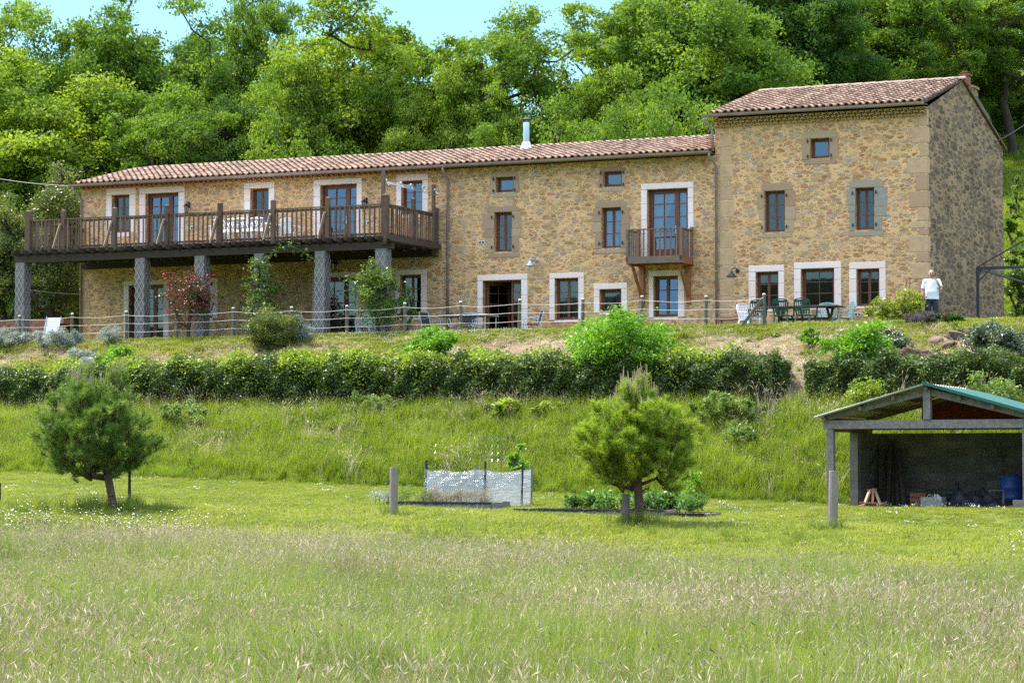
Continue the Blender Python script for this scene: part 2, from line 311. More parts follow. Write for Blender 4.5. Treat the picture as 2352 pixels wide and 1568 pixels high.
# ------------------------------------------------------------------ mesh helpers
COL = S.collection
def link(o, parent=None):
    COL.objects.link(o)
    if parent is not None: o.parent = parent
    return o
def tag(o, label=None, cat=None, group=None, kind=None):
    if label: o['label'] = label
    if cat: o['category'] = cat
    if group: o['group'] = group
    if kind: o['kind'] = kind
    return o
def empty(name, loc=(0, 0, 0), rz=0.0):
    o = bpy.data.objects.new(name, None); o.location = loc; o.rotation_euler = (0, 0, rz); o.empty_display_size = .3
    return link(o)
def copy_tree(o, parent=None):
    c = o.copy(); COL.objects.link(c); c.parent = parent
    for k in [k for k in o.children]: copy_tree(k, c)
    return c
class MB:
    def __init__(s): s.v = []; s.f = []; s.t = []; s.m = []
    def add(s, vs, fs, tint=0.0, mi=0):
        b = len(s.v); s.v.extend([tuple(map(float, p)) for p in vs])
        for f in fs: s.f.append([i+b for i in f]); s.t.append(tint); s.m.append(mi)
    def box(s, x0, x1, y0, y1, z0, z1, tint=0.0, mi=0):
        s.add([(x0, y0, z0), (x1, y0, z0), (x1, y1, z0), (x0, y1, z0), (x0, y0, z1), (x1, y0, z1), (x1, y1, z1), (x0, y1, z1)],
              [(0, 3, 2, 1), (4, 5, 6, 7), (0, 1, 5, 4), (1, 2, 6, 5), (2, 3, 7, 6), (3, 0, 4, 7)], tint, mi)
    def bar(s, a, b, w, h, tint=0.0, mi=0, up=(0, 0, 1)):       # square-section bar from a to b
        a = Vector(a); b = Vector(b); d = (b-a).normalized(); u = Vector(up)
        if abs(d.dot(u)) > .98: u = Vector((0, 1, 0))
        x = d.cross(u).normalized()*w/2; y = x.cross(d).normalized()*h/2
        vs = [a-x-y, a+x-y, a+x+y, a-x+y, b-x-y, b+x-y, b+x+y, b-x+y]
        s.add(vs, [(0, 3, 2, 1), (4, 5, 6, 7), (0, 1, 5, 4), (1, 2, 6, 5), (2, 3, 7, 6), (3, 0, 4, 7)], tint, mi)
    def tube(s, pts, r, n=8, tint=0.0, mi=0, cap=True):
        pts = [Vector(p) for p in pts]; rs = r if hasattr(r, '__len__') else [r]*len(pts)
        b = len(s.v); px = None
        for i, p in enumerate(pts):
            d = (pts[min(i+1, len(pts)-1)]-pts[max(i-1, 0)]).normalized()
            if px is None:
                u = Vector((0, 0, 1)) if abs(d.z) < .9 else Vector((1, 0, 0)); px = d.cross(u).normalized()
            px = (px-d*px.dot(d)).normalized(); py = d.cross(px)
            for k in range(n):
                a = 2*math.pi*k/n; s.v.append(tuple(p+(px*math.cos(a)+py*math.sin(a))*rs[i]))
        for i in range(len(pts)-1):
            for k in range(n):
                k2 = (k+1) % n; s.f.append([b+i*n+k, b+i*n+k2, b+(i+1)*n+k2, b+(i+1)*n+k]); s.t.append(tint); s.m.append(mi)
        if cap:
            s.f.append([b+k for k in range(n)][::-1]); s.t.append(tint); s.m.append(mi)
            e = b+(len(pts)-1)*n; s.f.append([e+k for k in range(n)]); s.t.append(tint); s.m.append(mi)
    def lathe(s, prof, c=(0, 0, 0), n=16, tint=0.0, mi=0):     # profile of (r, z)
        b = len(s.v)
        for r, z in prof:
            for k in range(n):
                a = 2*math.pi*k/n; s.v.append((c[0]+r*math.cos(a), c[1]+r*math.sin(a), c[2]+z))
        for i in range(len(prof)-1):
            for k in range(n):
                k2 = (k+1) % n; s.f.append([b+i*n+k, b+i*n+k2, b+(i+1)*n+k2, b+(i+1)*n+k]); s.t.append(tint); s.m.append(mi)
    def build(s, name, mat, parent=None, smooth=False, bevel=0):
        me = bpy.data.meshes.new(name); me.from_pydata(s.v, [], s.f)
        for mm in (mat if isinstance(mat, (list, tuple)) else [mat]): me.materials.append(mm)
        at_ = me.attributes.new('tint', 'FLOAT', 'FACE'); at_.data.foreach_set('value', np.array(s.t, dtype=np.float32))
        me.polygons.foreach_set('material_index', np.array(s.m, dtype=np.int32))
        if smooth: me.polygons.foreach_set('use_smooth', np.ones(len(s.f), dtype=bool))
        me.update()
        o = bpy.data.objects.new(name, me); link(o, parent)
        if bevel:
            b = o.modifiers.new('bevel', 'BEVEL'); b.width = bevel; b.segments = 2; b.limit_method = 'ANGLE'
        return o
def raw_mesh(name, V, k, mats, tint=None, midx=None):          # V (n*k,3) independent k-gons
    n = len(V)//k; me = bpy.data.meshes.new(name)
    me.vertices.add(n*k); me.vertices.foreach_set('co', np.asarray(V, dtype=np.float32).ravel())
    me.loops.add(n*k); me.loops.foreach_set('vertex_index', np.arange(n*k, dtype=np.int32))
    me.polygons.add(n); me.polygons.foreach_set('loop_start', np.arange(0, n*k, k, dtype=np.int32))
    try: me.polygons.foreach_set('loop_total', np.full(n, k, dtype=np.int32))
    except Exception: pass
    for m in (mats if isinstance(mats, (list, tuple)) else [mats]): me.materials.append(m)
    if midx is not None: me.polygons.foreach_set('material_index', np.asarray(midx, dtype=np.int32))
    if tint is not None:
        a = me.attributes.new('tint', 'FLOAT', 'FACE'); a.data.foreach_set('value', np.asarray(tint, dtype=np.float32))
    me.update(calc_edges=True); me.validate(); return me
def unit(a): return a/np.maximum(np.linalg.norm(a, axis=-1, keepdims=True), 1e-9)
def leaf_quads(P, size, g, asp=.5, D=None, Nn=None, updown=.35):
    if Nn is not None: Nn = Nn+g.normal(size=P.shape)*.12
    """diamond leaves at P; D pointing direction, Nn rough normal"""
    n = len(P); size = np.broadcast_to(np.asarray(size, float), (n,))[:, None]
    if D is None: D = g.normal(size=(n, 3)); D[:, 2] -= .15
    D = unit(D)
    if Nn is None: Nn = g.normal(size=(n, 3)); Nn[:, 2] = np.abs(Nn[:, 2])+updown
    X = unit(np.cross(D, Nn)); Zz = np.cross(X, D)
    a = P-D*size*.5; b = P+X*size*asp*.5+Zz*size*.08; c = P+D*size*.5-Zz*size*.1; d = P-X*size*asp*.5+Zz*size*.08
    return np.stack([a, b, c, d], 1).reshape(-1, 3)

def clump_points(C, Rc, per, g, twigs=12, tw=.28, flat=.75, out=None):
    """leaf positions: clumps C with radii Rc, each of several twig bunches spread on the clump's shell"""
    P = []; T = []
    for c, r in zip(C, Rc):
        d = g.normal(size=(twigs, 3)); d[:, 2] = d[:, 2]*.8+.25; d = unit(d); rr = r*(.55+.5*g.random((twigs, 1)))
        tc = c+d*rr*np.array([1, 1, flat]); tint = np.clip(.5+.22*g.normal()+.16*g.normal(size=twigs), 0, 1)
        k = max(3, per//twigs)
        off = g.normal(size=(twigs, k, 3))*tw*r*np.array([1, 1, .7])
        q_ = (tc[:, None, :]+off).reshape(-1, 3); P.append(q_); T.append(np.repeat(tint, k))
        if out is not None: out.append(unit(q_-c+np.array([0, 0, .15])*r)*1.1+g.normal(size=q_.shape)*.55+np.repeat(unit(off.reshape(-1, 3)), 1, 0)*.5)
    P = np.concatenate(P); T = np.clip(np.concatenate(T)+.12*g.normal(size=len(P)), 0, 1)
    return P, T
def skeleton(C, base, fork, r0, g, name, mat, parent, rmin=.012, n=6, pw=.52):
    nodes = [np.array(base, float)]; par = [-1]
    k = 4
    for i in range(1, k+1):
        q = base+(fork-base)*i/k; q = q+np.array([g.normal()*.03, g.normal()*.03, 0])*np.linalg.norm(fork-base)*.4
        nodes.append(q); par.append(len(nodes)-2)
    start = len(nodes)-1
    order = np.argsort(np.linalg.norm(C-fork, axis=1))
    for ci in order:
        c = C[ci]; A = np.array(nodes[start:]); dd = np.linalg.norm(A-c, axis=1)+np.clip(A[:, 2]-c[2]+.3, 0, None)*1.5
        j = start+int(np.argmin(dd)); a = nodes[j]; L = np.linalg.norm(c-a)
        ns = max(1, int(L/.7)); prev = j
        for s in range(1, ns+1):
            t = s/ns; q = a+(c-a)*t; q = q+np.array([0, 0, -.12*math.sin(t*math.pi)*L])+(g.normal(size=3)*.07*L if s < ns else 0)
            nodes.append(q); par.append(prev); prev = len(nodes)-1
    cnt = np.zeros(len(nodes)); hasch = set(par)
    for i in range(len(nodes)-1, 0, -1):
        if i not in hasch: cnt[i] += 1
        cnt[par[i]] += cnt[i]
    rad = np.maximum(rmin, r0*(cnt/cnt[0])**pw)
    b = MB()
    for i in range(1, len(nodes)):
        j = par[i]; ra = rad[i] if j > 0 else r0*1.25
        b.tube([nodes[j], nodes[i]], [min(rad[j], rad[i]*1.5) if j > 0 else ra, rad[i]], n, cap=False)
    return b.build(name, mat, parent, smooth=True)
def ellip_clumps(n, rx, ry, rz, cz, g, mind, low=-.55, power=.45, lump=.18, shape=None):
    out = []; ph = g.random(6)*6
    tries = 0
    while len(out) < n and tries < n*60:
        tries += 1
        d = unit(g.normal(size=3)); 
        if d[2] < low: continue
        r = g.random()**power
        k = 1+lump*(math.sin(3*math.atan2(d[1], d[0])+ph[0]+2*d[2])+.6*math.sin(5*math.atan2(d[1], d[0])+ph[1]-4*d[2]))
        e_ = (abs(d[2])**2.6+(1-d[2]**2)**1.3)**(-1/2.6); q = np.array([d[0]*rx*r*k*e_, d[1]*ry*r*k*e_, cz+d[2]*rz*r*k*e_])
        if shape is not None and not shape(q): continue
        if all(np.linalg.norm(q-o) > mind for o in out): out.append(q)
    return np.array(out)

# ------------------------------------------------------------------ ground
def build_ground():
    us = np.concatenate([np.arange(-400, -30, 14), np.arange(-30, -12, 1.5), np.arange(-12, 45, .3), np.arange(45, 70, 2), np.arange(70, 420, 14)])
    vs = np.concatenate([np.arange(-420, -90, 15), np.arange(-90, -14, 1.5), np.arange(-14, 4, 1), np.arange(4, 18, .2), np.arange(18, 80, .8), np.arange(80, 420, 10)])
    A, B = np.meshgrid(us, vs, indexing='ij')
    X = C0[0]+U[0]*A+N[0]*B; Y = C0[1]+U[1]*A+N[1]*B; Z = gz(X, Y)
    rough = sstep(5, 5.6, B)*(1-sstep(9, 10, B))
    Z = Z+rng.normal(size=Z.shape)*.03*rough
    nu, nv = A.shape; V = np.stack([X, Y, Z], -1).reshape(-1, 3)
    i = np.arange(nu-1)[:, None]*nv+np.arange(nv-1)[None, :]
    Fc = np.stack([i, i+1, i+nv+1, i+nv], -1).reshape(-1, 4)
    me = bpy.data.meshes.new('ground'); me.from_pydata(V.tolist(), [], Fc.tolist())
    soil = sstep(5.0, 5.8, B)*(1-sstep(9.6, 10.4, B))*.9
    path = np.exp(-((A-PATH_U-(B-9)*.35)/.6)**2)*sstep(8, 9, B)*(1-sstep(10.6, 12.2, B))
    shed = sstep(-7.0, -6.6, A)*(1-sstep(-2.2, -1.9, A))*sstep(12.1, 12.5, B)*(1-sstep(15.2, 15.8, B))
    lawn = sstep(13.6, 14.2, B)*(1-sstep(26, 32, B))
    wood = sstep(13, 18, -B)
    far = sstep(30, 45, -Y)
    for nme, arr in (('soil', np.maximum(np.maximum(soil, path), shed)), ('lawn', lawn), ('wood', wood*(1-sstep(10, 15, X-.14*(Y-77)+0*Y))), ('far', far)):
        a = me.attributes.new(nme, 'FLOAT', 'POINT'); a.data.foreach_set('value', arr.reshape(-1).astype(np.float32))
    me.polygons.foreach_set('use_smooth', np.ones(len(Fc), dtype=bool))
    m, t, p = newmat('grassy_ground'); g = nd(t, 'ShaderNodeNewGeometry').outputs['Position']
    n1 = noise(t, g, .5, 5); n2 = noise(t, g, 6, 6, .7); n3 = noise(t, g, 1.7, 5, .65)
    gr = mix(t, ramp(t, n1, [(.35, 0), (.65, 1)]), (.055, .10, .018), (.09, .13, .026))
    gr = mix(t, ramp(t, n2, [(.35, 0), (.7, .6)]), gr, (.12, .11, .05))
    ln = mix(t, ramp(t, n1, [(.35, 0), (.65, 1)]), (.085, .135, .022), (.155, .175, .045))
    col = mix(t, attr(t, 'lawn'), gr, ln)
    sc = mix(t, ramp(t, n2, [(.3, 0), (.7, 1)]), (.14, .092, .062), (.235, .165, .115))
    sm = nd(t, 'ShaderNodeMath', operation='MULTIPLY'); t.links.new(attr(t, 'soil'), sm.inputs[0]); t.links.new(ramp(t, n3, [(.38, .15), (.52, 1)]), sm.inputs[1])
    col = mix(t, sm.outputs[0], col, sc)
    wc = mix(t, ramp(t, n3, [(.4, 0), (.6, 1)]), (.06, .07, .025), (.12, .13, .04))
    col = mix(t, attr(t, 'wood'), col, wc)
    col = mix(t, attr(t, 'far'), col, mix(t, ramp(t, n3, [(.4, 0), (.6, 1)]), (.005, .011, .004), (.014, .026, .007)))
    t.links.new(col, p.inputs['Base Color']); p.inputs['Roughness'].default_value = .95; p.inputs['Specular IOR Level'].default_value = .1
    bump(t, p, n2, .8, .06); me.materials.append(m)
    o = link(bpy.data.objects.new('ground', me)); tag(o, 'grassy ground, terrace bank and meadow', None, None, 'structure')
PATH_U = 5.0
_a, _ = fac(1820, 830, 10.0); PATH_U = _a
build_ground()


# ------------------------------------------------------------------ farmhouse (local frame: x right along the facade, y into the house, z above the terrace)
HB = 5.7
house = empty('stone_farmhouse', (C0[0], C0[1], HB), -TH)
tag(house, 'long ochre rubble-stone farmhouse with clay tile roofs and a taller end block', 'farmhouse')
EV, EV2, UJ, UL = 11.42-HB, 12.56-HB, 6.86, 30.66     # wall tops, junction, left corner
DEP = 10.2; RS = .30
# (kind, u_left, u_right, z_top, z_bottom, surround outer (uL, uR, zT, zB) , options)
OPN = [
 ('w2', 29.38, 28.66, 11.12, 9.80, (29.62, 28.39, 11.36, 9.62), 'white', 'glass_dark', ''),
 ('doorL', 27.99, 26.65, 11.11, 8.92, (28.25, 26.39, 11.33, 8.9), 'white', 'glass', 'door_open'),
 ('w2', 23.77, 23.05, 11.10, 9.75, (24.03, 22.82, 11.31, 9.6), 'white', 'glass_dark', ''),
 ('doorR', 21.04, 19.66, 11.10, 8.92, (21.31, 19.45, 11.29, 8.9), 'white', 'glass', ''),
 ('w2', 17.97, 17.19, 11.10, 9.98, (18.16, 16.97, 11.32, 9.84), 'white', 'glass', ''),
 ('doorR', 28.64, 27.23, 7.90, 5.74, (28.86, 27.0, 8.07, 5.7), 'white', 'glass_dark', ''),
 ('w2', 25.87, 25.25, 7.91, 6.7, (26.14, 25.04, 8.08, 6.55), 'white', 'glass_dark', ''),
 ('doorR', 21.12, 19.69, 7.94, 5.74, (21.34, 19.48, 8.13, 5.7), 'white', 'glass_dark', ''),
 ('w2', 18.02, 17.24, 7.94, 6.57, (18.21, 17.02, 8.13, 6.42), 'white', 'glass_dark', ''),
 ('w1', 14.50, 13.87, 11.07, 10.56, (14.71, 13.66, 11.23, 10.40), 'red', 'glass', ''),
 ('w2', 14.56, 13.92, 9.91, 8.60, (14.87, 13.6, 10.08, 8.42), 'red', 'glass_dark', ''),
 ('w1', 10.69, 10.04, 11.08, 10.57, (10.85, 9.93, 11.22, 10.42), 'red', 'glass', ''),
 ('w2', 10.75, 10.07, 9.90, 8.59, (11.02, 9.84, 10.12, 8.43), 'red', 'glass', 'curtain_r'),
 ('doorR', 9.17, 7.79, 10.42, 8.14, (9.39, 7.59, 10.62, 8.1), 'white', 'glass', 'curtain'),
 ('doorX', 14.97, 13.59, 7.66, 5.74, (15.17, 13.35, 7.86, 5.7), 'white', 'glass_dark', 'open'),
 ('w2', 12.39, 11.57, 7.66, 6.32, (12.59, 11.36, 7.84, 6.22), 'white', 'glass_dark', 'curtain_d sill'),
 ('w1', 10.82, 10.07, 7.26, 6.53, (11.03, 9.86, 7.46, 6.44), 'white', 'glass_dark', 'curtain_d sill'),
 ('w2', 8.96, 8.14, 7.63, 6.33, (9.13, 7.91, 7.82, 6.24), 'white', 'glass', 'tilt sill'),
 ('w1', 3.73, 3.10, 11.78, 11.15, (4.0, 2.83, 12.02, 10.98), 'red', 'glass', ''),
 ('w2', 5.24, 4.56, 10.20, 8.90, (5.38, 4.27, 10.44, 8.74), 'red', 'glass_dark', ''),
 ('w2', 2.29, 1.68, 10.17, 8.86, (2.51, 1.35, 10.4, 8.68), 'grey', 'glass_dark', ''),
 ('w2', 5.53, 4.79, 7.66, 6.5, (5.77, 4.59, 7.87, 6.40), 'white', 'glass_dark', 'screen'),
 ('w1g', 4.05, 2.98, 7.71, 6.5, (4.28, 2.75, 7.92, 6.42), 'white', 'glass_dark', ''),
 ('w2', 2.26, 1.54, 7.65, 6.51, (2.5, 1.33, 7.87, 6.42), 'white', 'glass_dark', 'sill'),
]
REV = .20
def wall_sheet(mb, x0, x1, z0, z1, holes, y=0.0, dep=REV):
    xs = sorted({x0, x1}|{h[0] for h in holes}|{h[1] for h in holes}); zs = sorted({z0, z1}|{h[2] for h in holes}|{h[3] for h in holes})
    for i in range(len(xs)-1):
        for j in range(len(zs)-1):
            cx, cz = (xs[i]+xs[i+1])/2, (zs[j]+zs[j+1])/2
            if any(h[0] < cx < h[1] and h[2] < cz < h[3] for h in holes): continue
            mb.add([(xs[i], y, zs[j]), (xs[i+1], y, zs[j]), (xs[i+1], y, zs[j+1]), (xs[i], y, zs[j+1])], [(0, 1, 2, 3)])
    for a, b, c, d in holes:
        e = y+dep+.12
        mb.add([(a, y, c), (a, e, c), (a, e, d), (a, y, d)], [(0, 1, 2, 3)]); mb.add([(b, y, c), (b, e, c), (b, e, d), (b, y, d)], [(3, 2, 1, 0)])
        mb.add([(a, y, d), (a, e, d), (b, e, d), (b, y, d)], [(0, 1, 2, 3)]); mb.add([(a, y, c), (a, e, c), (b, e, c), (b, y, c)], [(3, 2, 1, 0)])
wall = MB(); wall2 = MB()
H1 = [(-o[1], -o[2], o[4]-HB, o[3]-HB) for o in OPN if o[1] > UJ]; H2 = [(-o[1], -o[2], o[4]-HB, o[3]-HB) for o in OPN if o[1] < UJ]
wall_sheet(wall, -UL, -UJ, -.6, EV, H1); wall_sheet(wall2, -UJ, 0, -.6, EV2, H2)
LD = 7.6; zr = EV+.3+3.5*.28                      # long wing depth and ridge
# long wing: left gable, back; tall block: left, right gables, back, and dark inner floors
zc1 = EV+.02
wall.add([(-UL, 0, -.6), (-UL, LD, -.6), (-UL, LD, zc1), (-UL, LD/2, EV+LD/2*.28), (-UL, 0, zc1)], [(0, 1, 2, 3, 4)])
wall.add([(-UL, LD, -.6), (-UJ, LD, -.6), (-UJ, LD, zc1), (-UL, LD, zc1)], [(0, 1, 2, 3)])
ZA = 13.97-HB; YA = 4.5
obj_w = wall.build('wall', M['stone'], house)
side = MB()
side.add([(0, 0, -.6), (0, DEP, -.6), (0, DEP, EV2-.1), (0, YA, ZA), (0, 0, EV2)], [(0, 1, 2, 3, 4)])
wall2.add([(-UJ, 0, 3), (-UJ, DEP, 3), (-UJ, DEP, EV2-.1), (-UJ, YA, ZA), (-UJ, 0, EV2)], [(4, 3, 2, 1, 0)])
wall2.add([(-UJ, DEP, -.6), (0, DEP, -.6), (0, DEP, EV2-.1), (-UJ, DEP, EV2-.1)], [(3, 2, 1, 0)])
wall2.build('wall', M['stone'], house)
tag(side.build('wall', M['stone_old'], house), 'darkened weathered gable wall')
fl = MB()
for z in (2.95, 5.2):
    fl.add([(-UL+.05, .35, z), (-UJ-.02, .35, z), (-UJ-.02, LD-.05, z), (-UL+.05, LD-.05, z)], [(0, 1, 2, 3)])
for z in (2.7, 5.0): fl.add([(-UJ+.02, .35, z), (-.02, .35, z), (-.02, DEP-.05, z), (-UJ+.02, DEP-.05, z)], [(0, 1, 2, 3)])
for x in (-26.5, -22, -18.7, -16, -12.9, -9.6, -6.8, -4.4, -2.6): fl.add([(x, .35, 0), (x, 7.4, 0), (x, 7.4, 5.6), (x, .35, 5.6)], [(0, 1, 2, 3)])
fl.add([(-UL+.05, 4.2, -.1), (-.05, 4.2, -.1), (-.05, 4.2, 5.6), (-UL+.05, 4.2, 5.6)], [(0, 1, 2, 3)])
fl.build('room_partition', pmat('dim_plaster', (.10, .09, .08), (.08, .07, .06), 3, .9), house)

# quoins: right corner of the tall block, and the chain at the junction
q = MB(); z = -.3; k = 0; qr = random.Random(3)
while z < EV2-.35:
    h = qr.choice([.22, .3, .42, .52]); h = min(h, EV2-.05-z); wq = .52 if k % 2 else .30; wq += qr.uniform(-.08, .12); ds = .5 if k % 2 else .28
    q.box(-wq, .012, -.012, ds*.55, z+.012, z+h-.012, qr.choice([0, .1, .3, .9, 1, .2])); z += h; k += 1
q.build('quoins', M['quoin'], house, bevel=.02); q = MB(); z = -.3; k = 0
while z < EV2-.5:
    h = qr.choice([.3, .42, .55]); wq = qr.uniform(.28, .5)
    q.box(-UJ+.13, -UJ+.13+wq, -.008, .1, z+.012, z+h-.012, qr.choice([0, .1, .2, .5])); z += h
q.build('quoins', M['quoin'], house, bevel=.02)
ql = MB(); z = -.3
while z < EV-.5:
    h = qr.choice([.22, .3, .36]); wq = qr.uniform(.2, .5); ql.box(-UL-.012, -UL+wq, -.01, qr.uniform(.2, .5), z+.012, z+h-.012, qr.uniform(0, .8)); z += h
ql.build('quoins', M['quoin'], house, bevel=.015)

def surround(kind, o, s):
    """masonry blocks framing an opening; returns surround mesh"""
    xl, xr, zt, zb = -o[0], -o[1], o[2]-HB, o[3]-HB
    sl_, sr, st, sb = -s[0], -s[1], s[2]-HB, s[3]-HB
    mb = MB(); r = random.Random(int((o[0]*100+o[2]*37)) % 9999); P = .014
    def blk(a, b, c, d, y1=.1, t=None):
        mb.box(a+.006, b-.006, -P, y1, c+.005, d-.005, r.choice([0, 0, .15, .35, .7, .9]) if t is None else t)
    door = sb < .05 or (3.1 < sb < 3.3) or (2.3 < sb < 2.5)
    if kind == 'white':
        blk(sl_, sr, zt+.004, st, REV+.06)
        for a, b in ((sl_, xl), (xr, sr)):
            z = sb if door else zb-.02
            while z < zt-.02:
                h = r.choice([.4, .46, .5]); h = zt-z if zt-z-h < .18 else h
                blk(a, b, z, z+h, REV+.06); z += h
        if not door: blk(xl-.02, xr+.02, sb, zb-.02, .3, .8)
        mat = M['white_stone']
    else:
        # worn sandstone blocks of unequal width
        def rough(a, b, c, d, y1=.1):
            t = r.choice([0, .1, .4, .9, 1]); j = lambda: r.uniform(-.02, .02)
            mb.add([(a+j(), -P, c+.006), (b+j(), -P, c+.006), (b+j(), -P, d-.006), (a+j(), -P, d-.006), (a, y1, c+.006), (b, y1, c+.006), (b, y1, d-.006), (a, y1, d-.006)],
                   [(0, 1, 2, 3), (0, 4, 5, 1), (1, 5, 6, 2), (2, 6, 7, 3), (3, 7, 4, 0)], t)
        e = r.uniform(.02, .1)
        # lintel with clipped corners
        a, b, c, d = sl_+.07, sr-.05, zt+.004, st
        mb.add([(a, -P, c), (b, -P, c), (b+.02, -P, d-.09), (b-.08, -P, d), (a+.08, -P, d), (a-.02, -P, d-.09), (a, .25, c), (b, .25, c)],
               [(0, 1, 2, 3, 4, 5), (0, 6, 7, 1)], r.choice([0, .2, .9]))
        for a, b, sgn in ((sl_, xl, -1), (xr, sr, 1)):
            z = zb-.03; n = 1 if zt-zb < .8 else 3
            for i in range(n):
                h = (zt-z)*(1 if i == n-1 else r.uniform(.3, .45)); ext = (r.uniform(.0, .12) if i != 0 else r.uniform(-.06, .03)) if n > 1 else .03
                if sgn < 0: rough(a-ext+.02, b, z, z+h, .26)
                else: rough(a, b+ext-.02, z, z+h, .26)
                z += h
        rough(sl_+.09, sr-.06, sb-.02, zb-.035, .3)
        mat = M['red_stone'] if kind == 'red' else M['grey_stone']
    # irons of the old shutters
    return mb, mat
def leaf(fm, gm, x0, x1, z0, z1, y, fw=.055, bars=(), ver=0, solid=0):
    """casement leaf: stiles, rails, glazing bars; pane in gm"""
    fm.box(x0, x0+fw, y, y+.045, z0, z1); fm.box(x1-fw, x1, y, y+.045, z0, z1)
    fm.box(x0+fw, x1-fw, y+.001, y+.044, z1-fw, z1); fm.box(x0+fw, x1-fw, y+.001, y+.044, z0, z0+max(fw, solid))
    for b in bars: zz = z0+(z1-z0)*b; fm.box(x0+fw, x1-fw, y+.008, y+.04, zz-.012, zz+.012)
    if ver: xx = (x0+x1)/2; fm.box(xx-.011, xx+.011, y+.006, y+.041, z0+fw, z1-fw)
    gm.add([(x0+fw, y+.02, z0+max(fw, solid)), (x1-fw, y+.02, z0+max(fw, solid)), (x1-fw, y+.02, z1-fw), (x0+fw, y+.02, z1-fw)], [(0, 1, 2, 3)])
def curtain(x0, x1, z0, z1, y, par, mat, gather=0.0):
    mb = MB(); n = 40; m_ = 8
    vs = []
    for j in range(m_+1):
        t = j/m_; z = z1+(z0-z1)*t
        xr = x1-gather*(x1-x0)*(1-abs(t-.55)/.55*0)*min(1, t*1.8)
        for i in range(n+1):
            s = i/n; vs.append((x0+(xr-x0)*s, y+.018*math.sin(s*38)*(1+.5*math.sin(s*9)), z))
    fs = [(j*(n+1)+i, j*(n+1)+i+1, (j+1)*(n+1)+i+1, (j+1)*(n+1)+i) for j in range(m_) for i in range(n)]
    mb.add(vs, fs); return mb.build('curtain', mat, par, smooth=True)
M['curtain'] = leaf_mat('sheer_curtain', (.62, .63, .62), (.66, .67, .66), .3, .1, (1, 1, 1), rough=.9)
M['curtain_dark'] = leaf_mat('grey_green_curtain', (.13, .17, .16), (.15, .19, .18), .2, .1, (1, 1, 1), rough=.9)
for o in OPN:
    kind, uL, uR, zt, zb, s, sk, gl, opt = o
    x0, x1, z1, z0 = -uL, -uR, zt-HB, zb-HB; y = REV
    isdoor = kind.startswith('door')
    fm, gm = MB(), MB(); f = .045
    fm.box(x0, x0+f, y-.02, y+.06, z0, z1); fm.box(x1-f, x1, y-.02, y+.06, z0, z1); fm.box(x0+f, x1-f, y-.02, y+.06, z1-f, z1)
    fm.box(x0+f, x1-f, y-.02, y+.06, z0, z0+f)
    a, b, c, d = x0+f+.003, x1-f-.003, z0+f+.003, z1-f-.003; yy = y+.0; extra = None
    if kind == 'w1': leaf(fm, gm, a, b, c, d, yy)
    elif kind == 'w1g': leaf(fm, gm, a, b, c, d, yy, .05, (.3, .55, .8) if 0 else (.36, .68), 1)
    elif kind == 'w2':
        mx = (a+b)/2; nb = () if (d-c) < .7 else ((.36, .68) if (d-c) > 1.0 else (.5,))
        leaf(fm, gm, a, mx-.002, c, d, yy, .04, nb); leaf(fm, gm, mx+.002, b, c, d, yy, .04, nb)
    elif kind in ('doorR', 'doorL'):
        sp = a+(b-a)*.70
        leaf(fm, gm, a, sp, c, d, yy, .085, (.41, .62, .81), 1, .32); leaf(fm, gm, sp+.003, b, c, d, yy, .07, (.41, .62, .81), 0, .32)
    elif kind == 'doorX':
        leaf(fm, gm, a+(b-a)*.70, b, c, d, yy, .07, (.41, .62, .81), 0, .32)
    win = fm.build('door' if isdoor else 'window', M['wood_red'], house)
    if kind == 'doorX':                       # the wide leaf stands open into the room
        l1, g1 = MB(), MB(); wd = (b-a)*.68; leaf(l1, g1, 0, wd, c, d, 0, .085, (.41, .62, .81), 1, .32)
        lo = l1.build('door_leaf', M['wood_red'], win); lo.location = (a, yy+.03, 0); lo.rotation_euler = (0, 0, R(52))
        lg = g1.build('pane', M['glass_dark'], win); lg.location = lo.location; lg.rotation_euler = lo.rotation_euler
    if 'tilt' in opt:                         # tilted-in casement: whole glazing leans back
        pass
    if 'tilt' in opt:
        for i, vtx in enumerate(gm.v): gm.v[i] = (vtx[0], vtx[1]+.004+(vtx[2]-c)*.035, vtx[2])
    if 'door_open' in opt or (gl == 'glass' and not isdoor) or kind == 'doorR' and gl == 'glass':
        lean = .012 if z0 > 4.2 else .035
        if 'tilt' not in opt:
            for i, vtx in enumerate(gm.v): gm.v[i] = (vtx[0], vtx[1]-.01+(vtx[2]-c)*lean*.5, vtx[2])
    gm.build('pane', M[gl], win)
    mb, mt = surround(sk, (uL, uR, zt, zb), s); mb.build('surround', mt, win, bevel=.012)
    if sk == 'white':
        j = MB(); j.box(-s[0]+.004, -uL-.001, -.002, REV, z0, z1); j.build('mortar_joint', M['joint'], win); j = MB(); j.box(-uR+.001, -s[1]-.004, -.002, REV, z0, z1); j.build('mortar_joint', M['joint'], win)
    if 'sill' in opt or not isdoor:
        sm = MB(); sm.box(x0+.01, x1-.01, .06, REV+.02, z0-.02, z0+.012); sm.build('sill', M['slate'] if sk == 'white' else M['grey_stone'], win)
    if opt.startswith('curtain') :
        mm = M['curtain_dark'] if 'curtain_d' in opt else M['curtain']
        if 'curtain_d' in opt:
            curtain(a, a+(b-a)*.42, c, d, y+.14, win, mm); curtain(b-(b-a)*.42, b, c, d, y+.14, win, mm)
        elif opt == 'curtain':
            curtain(a, a+(b-a)*.66, c+.05, d, y+.14, win, mm, .55); curtain(b-(b-a)*.26, b, c+.05, d, y+.14, win, mm)
        else: curtain(a+.02, b, c, d, y+.14, win, mm, .3)
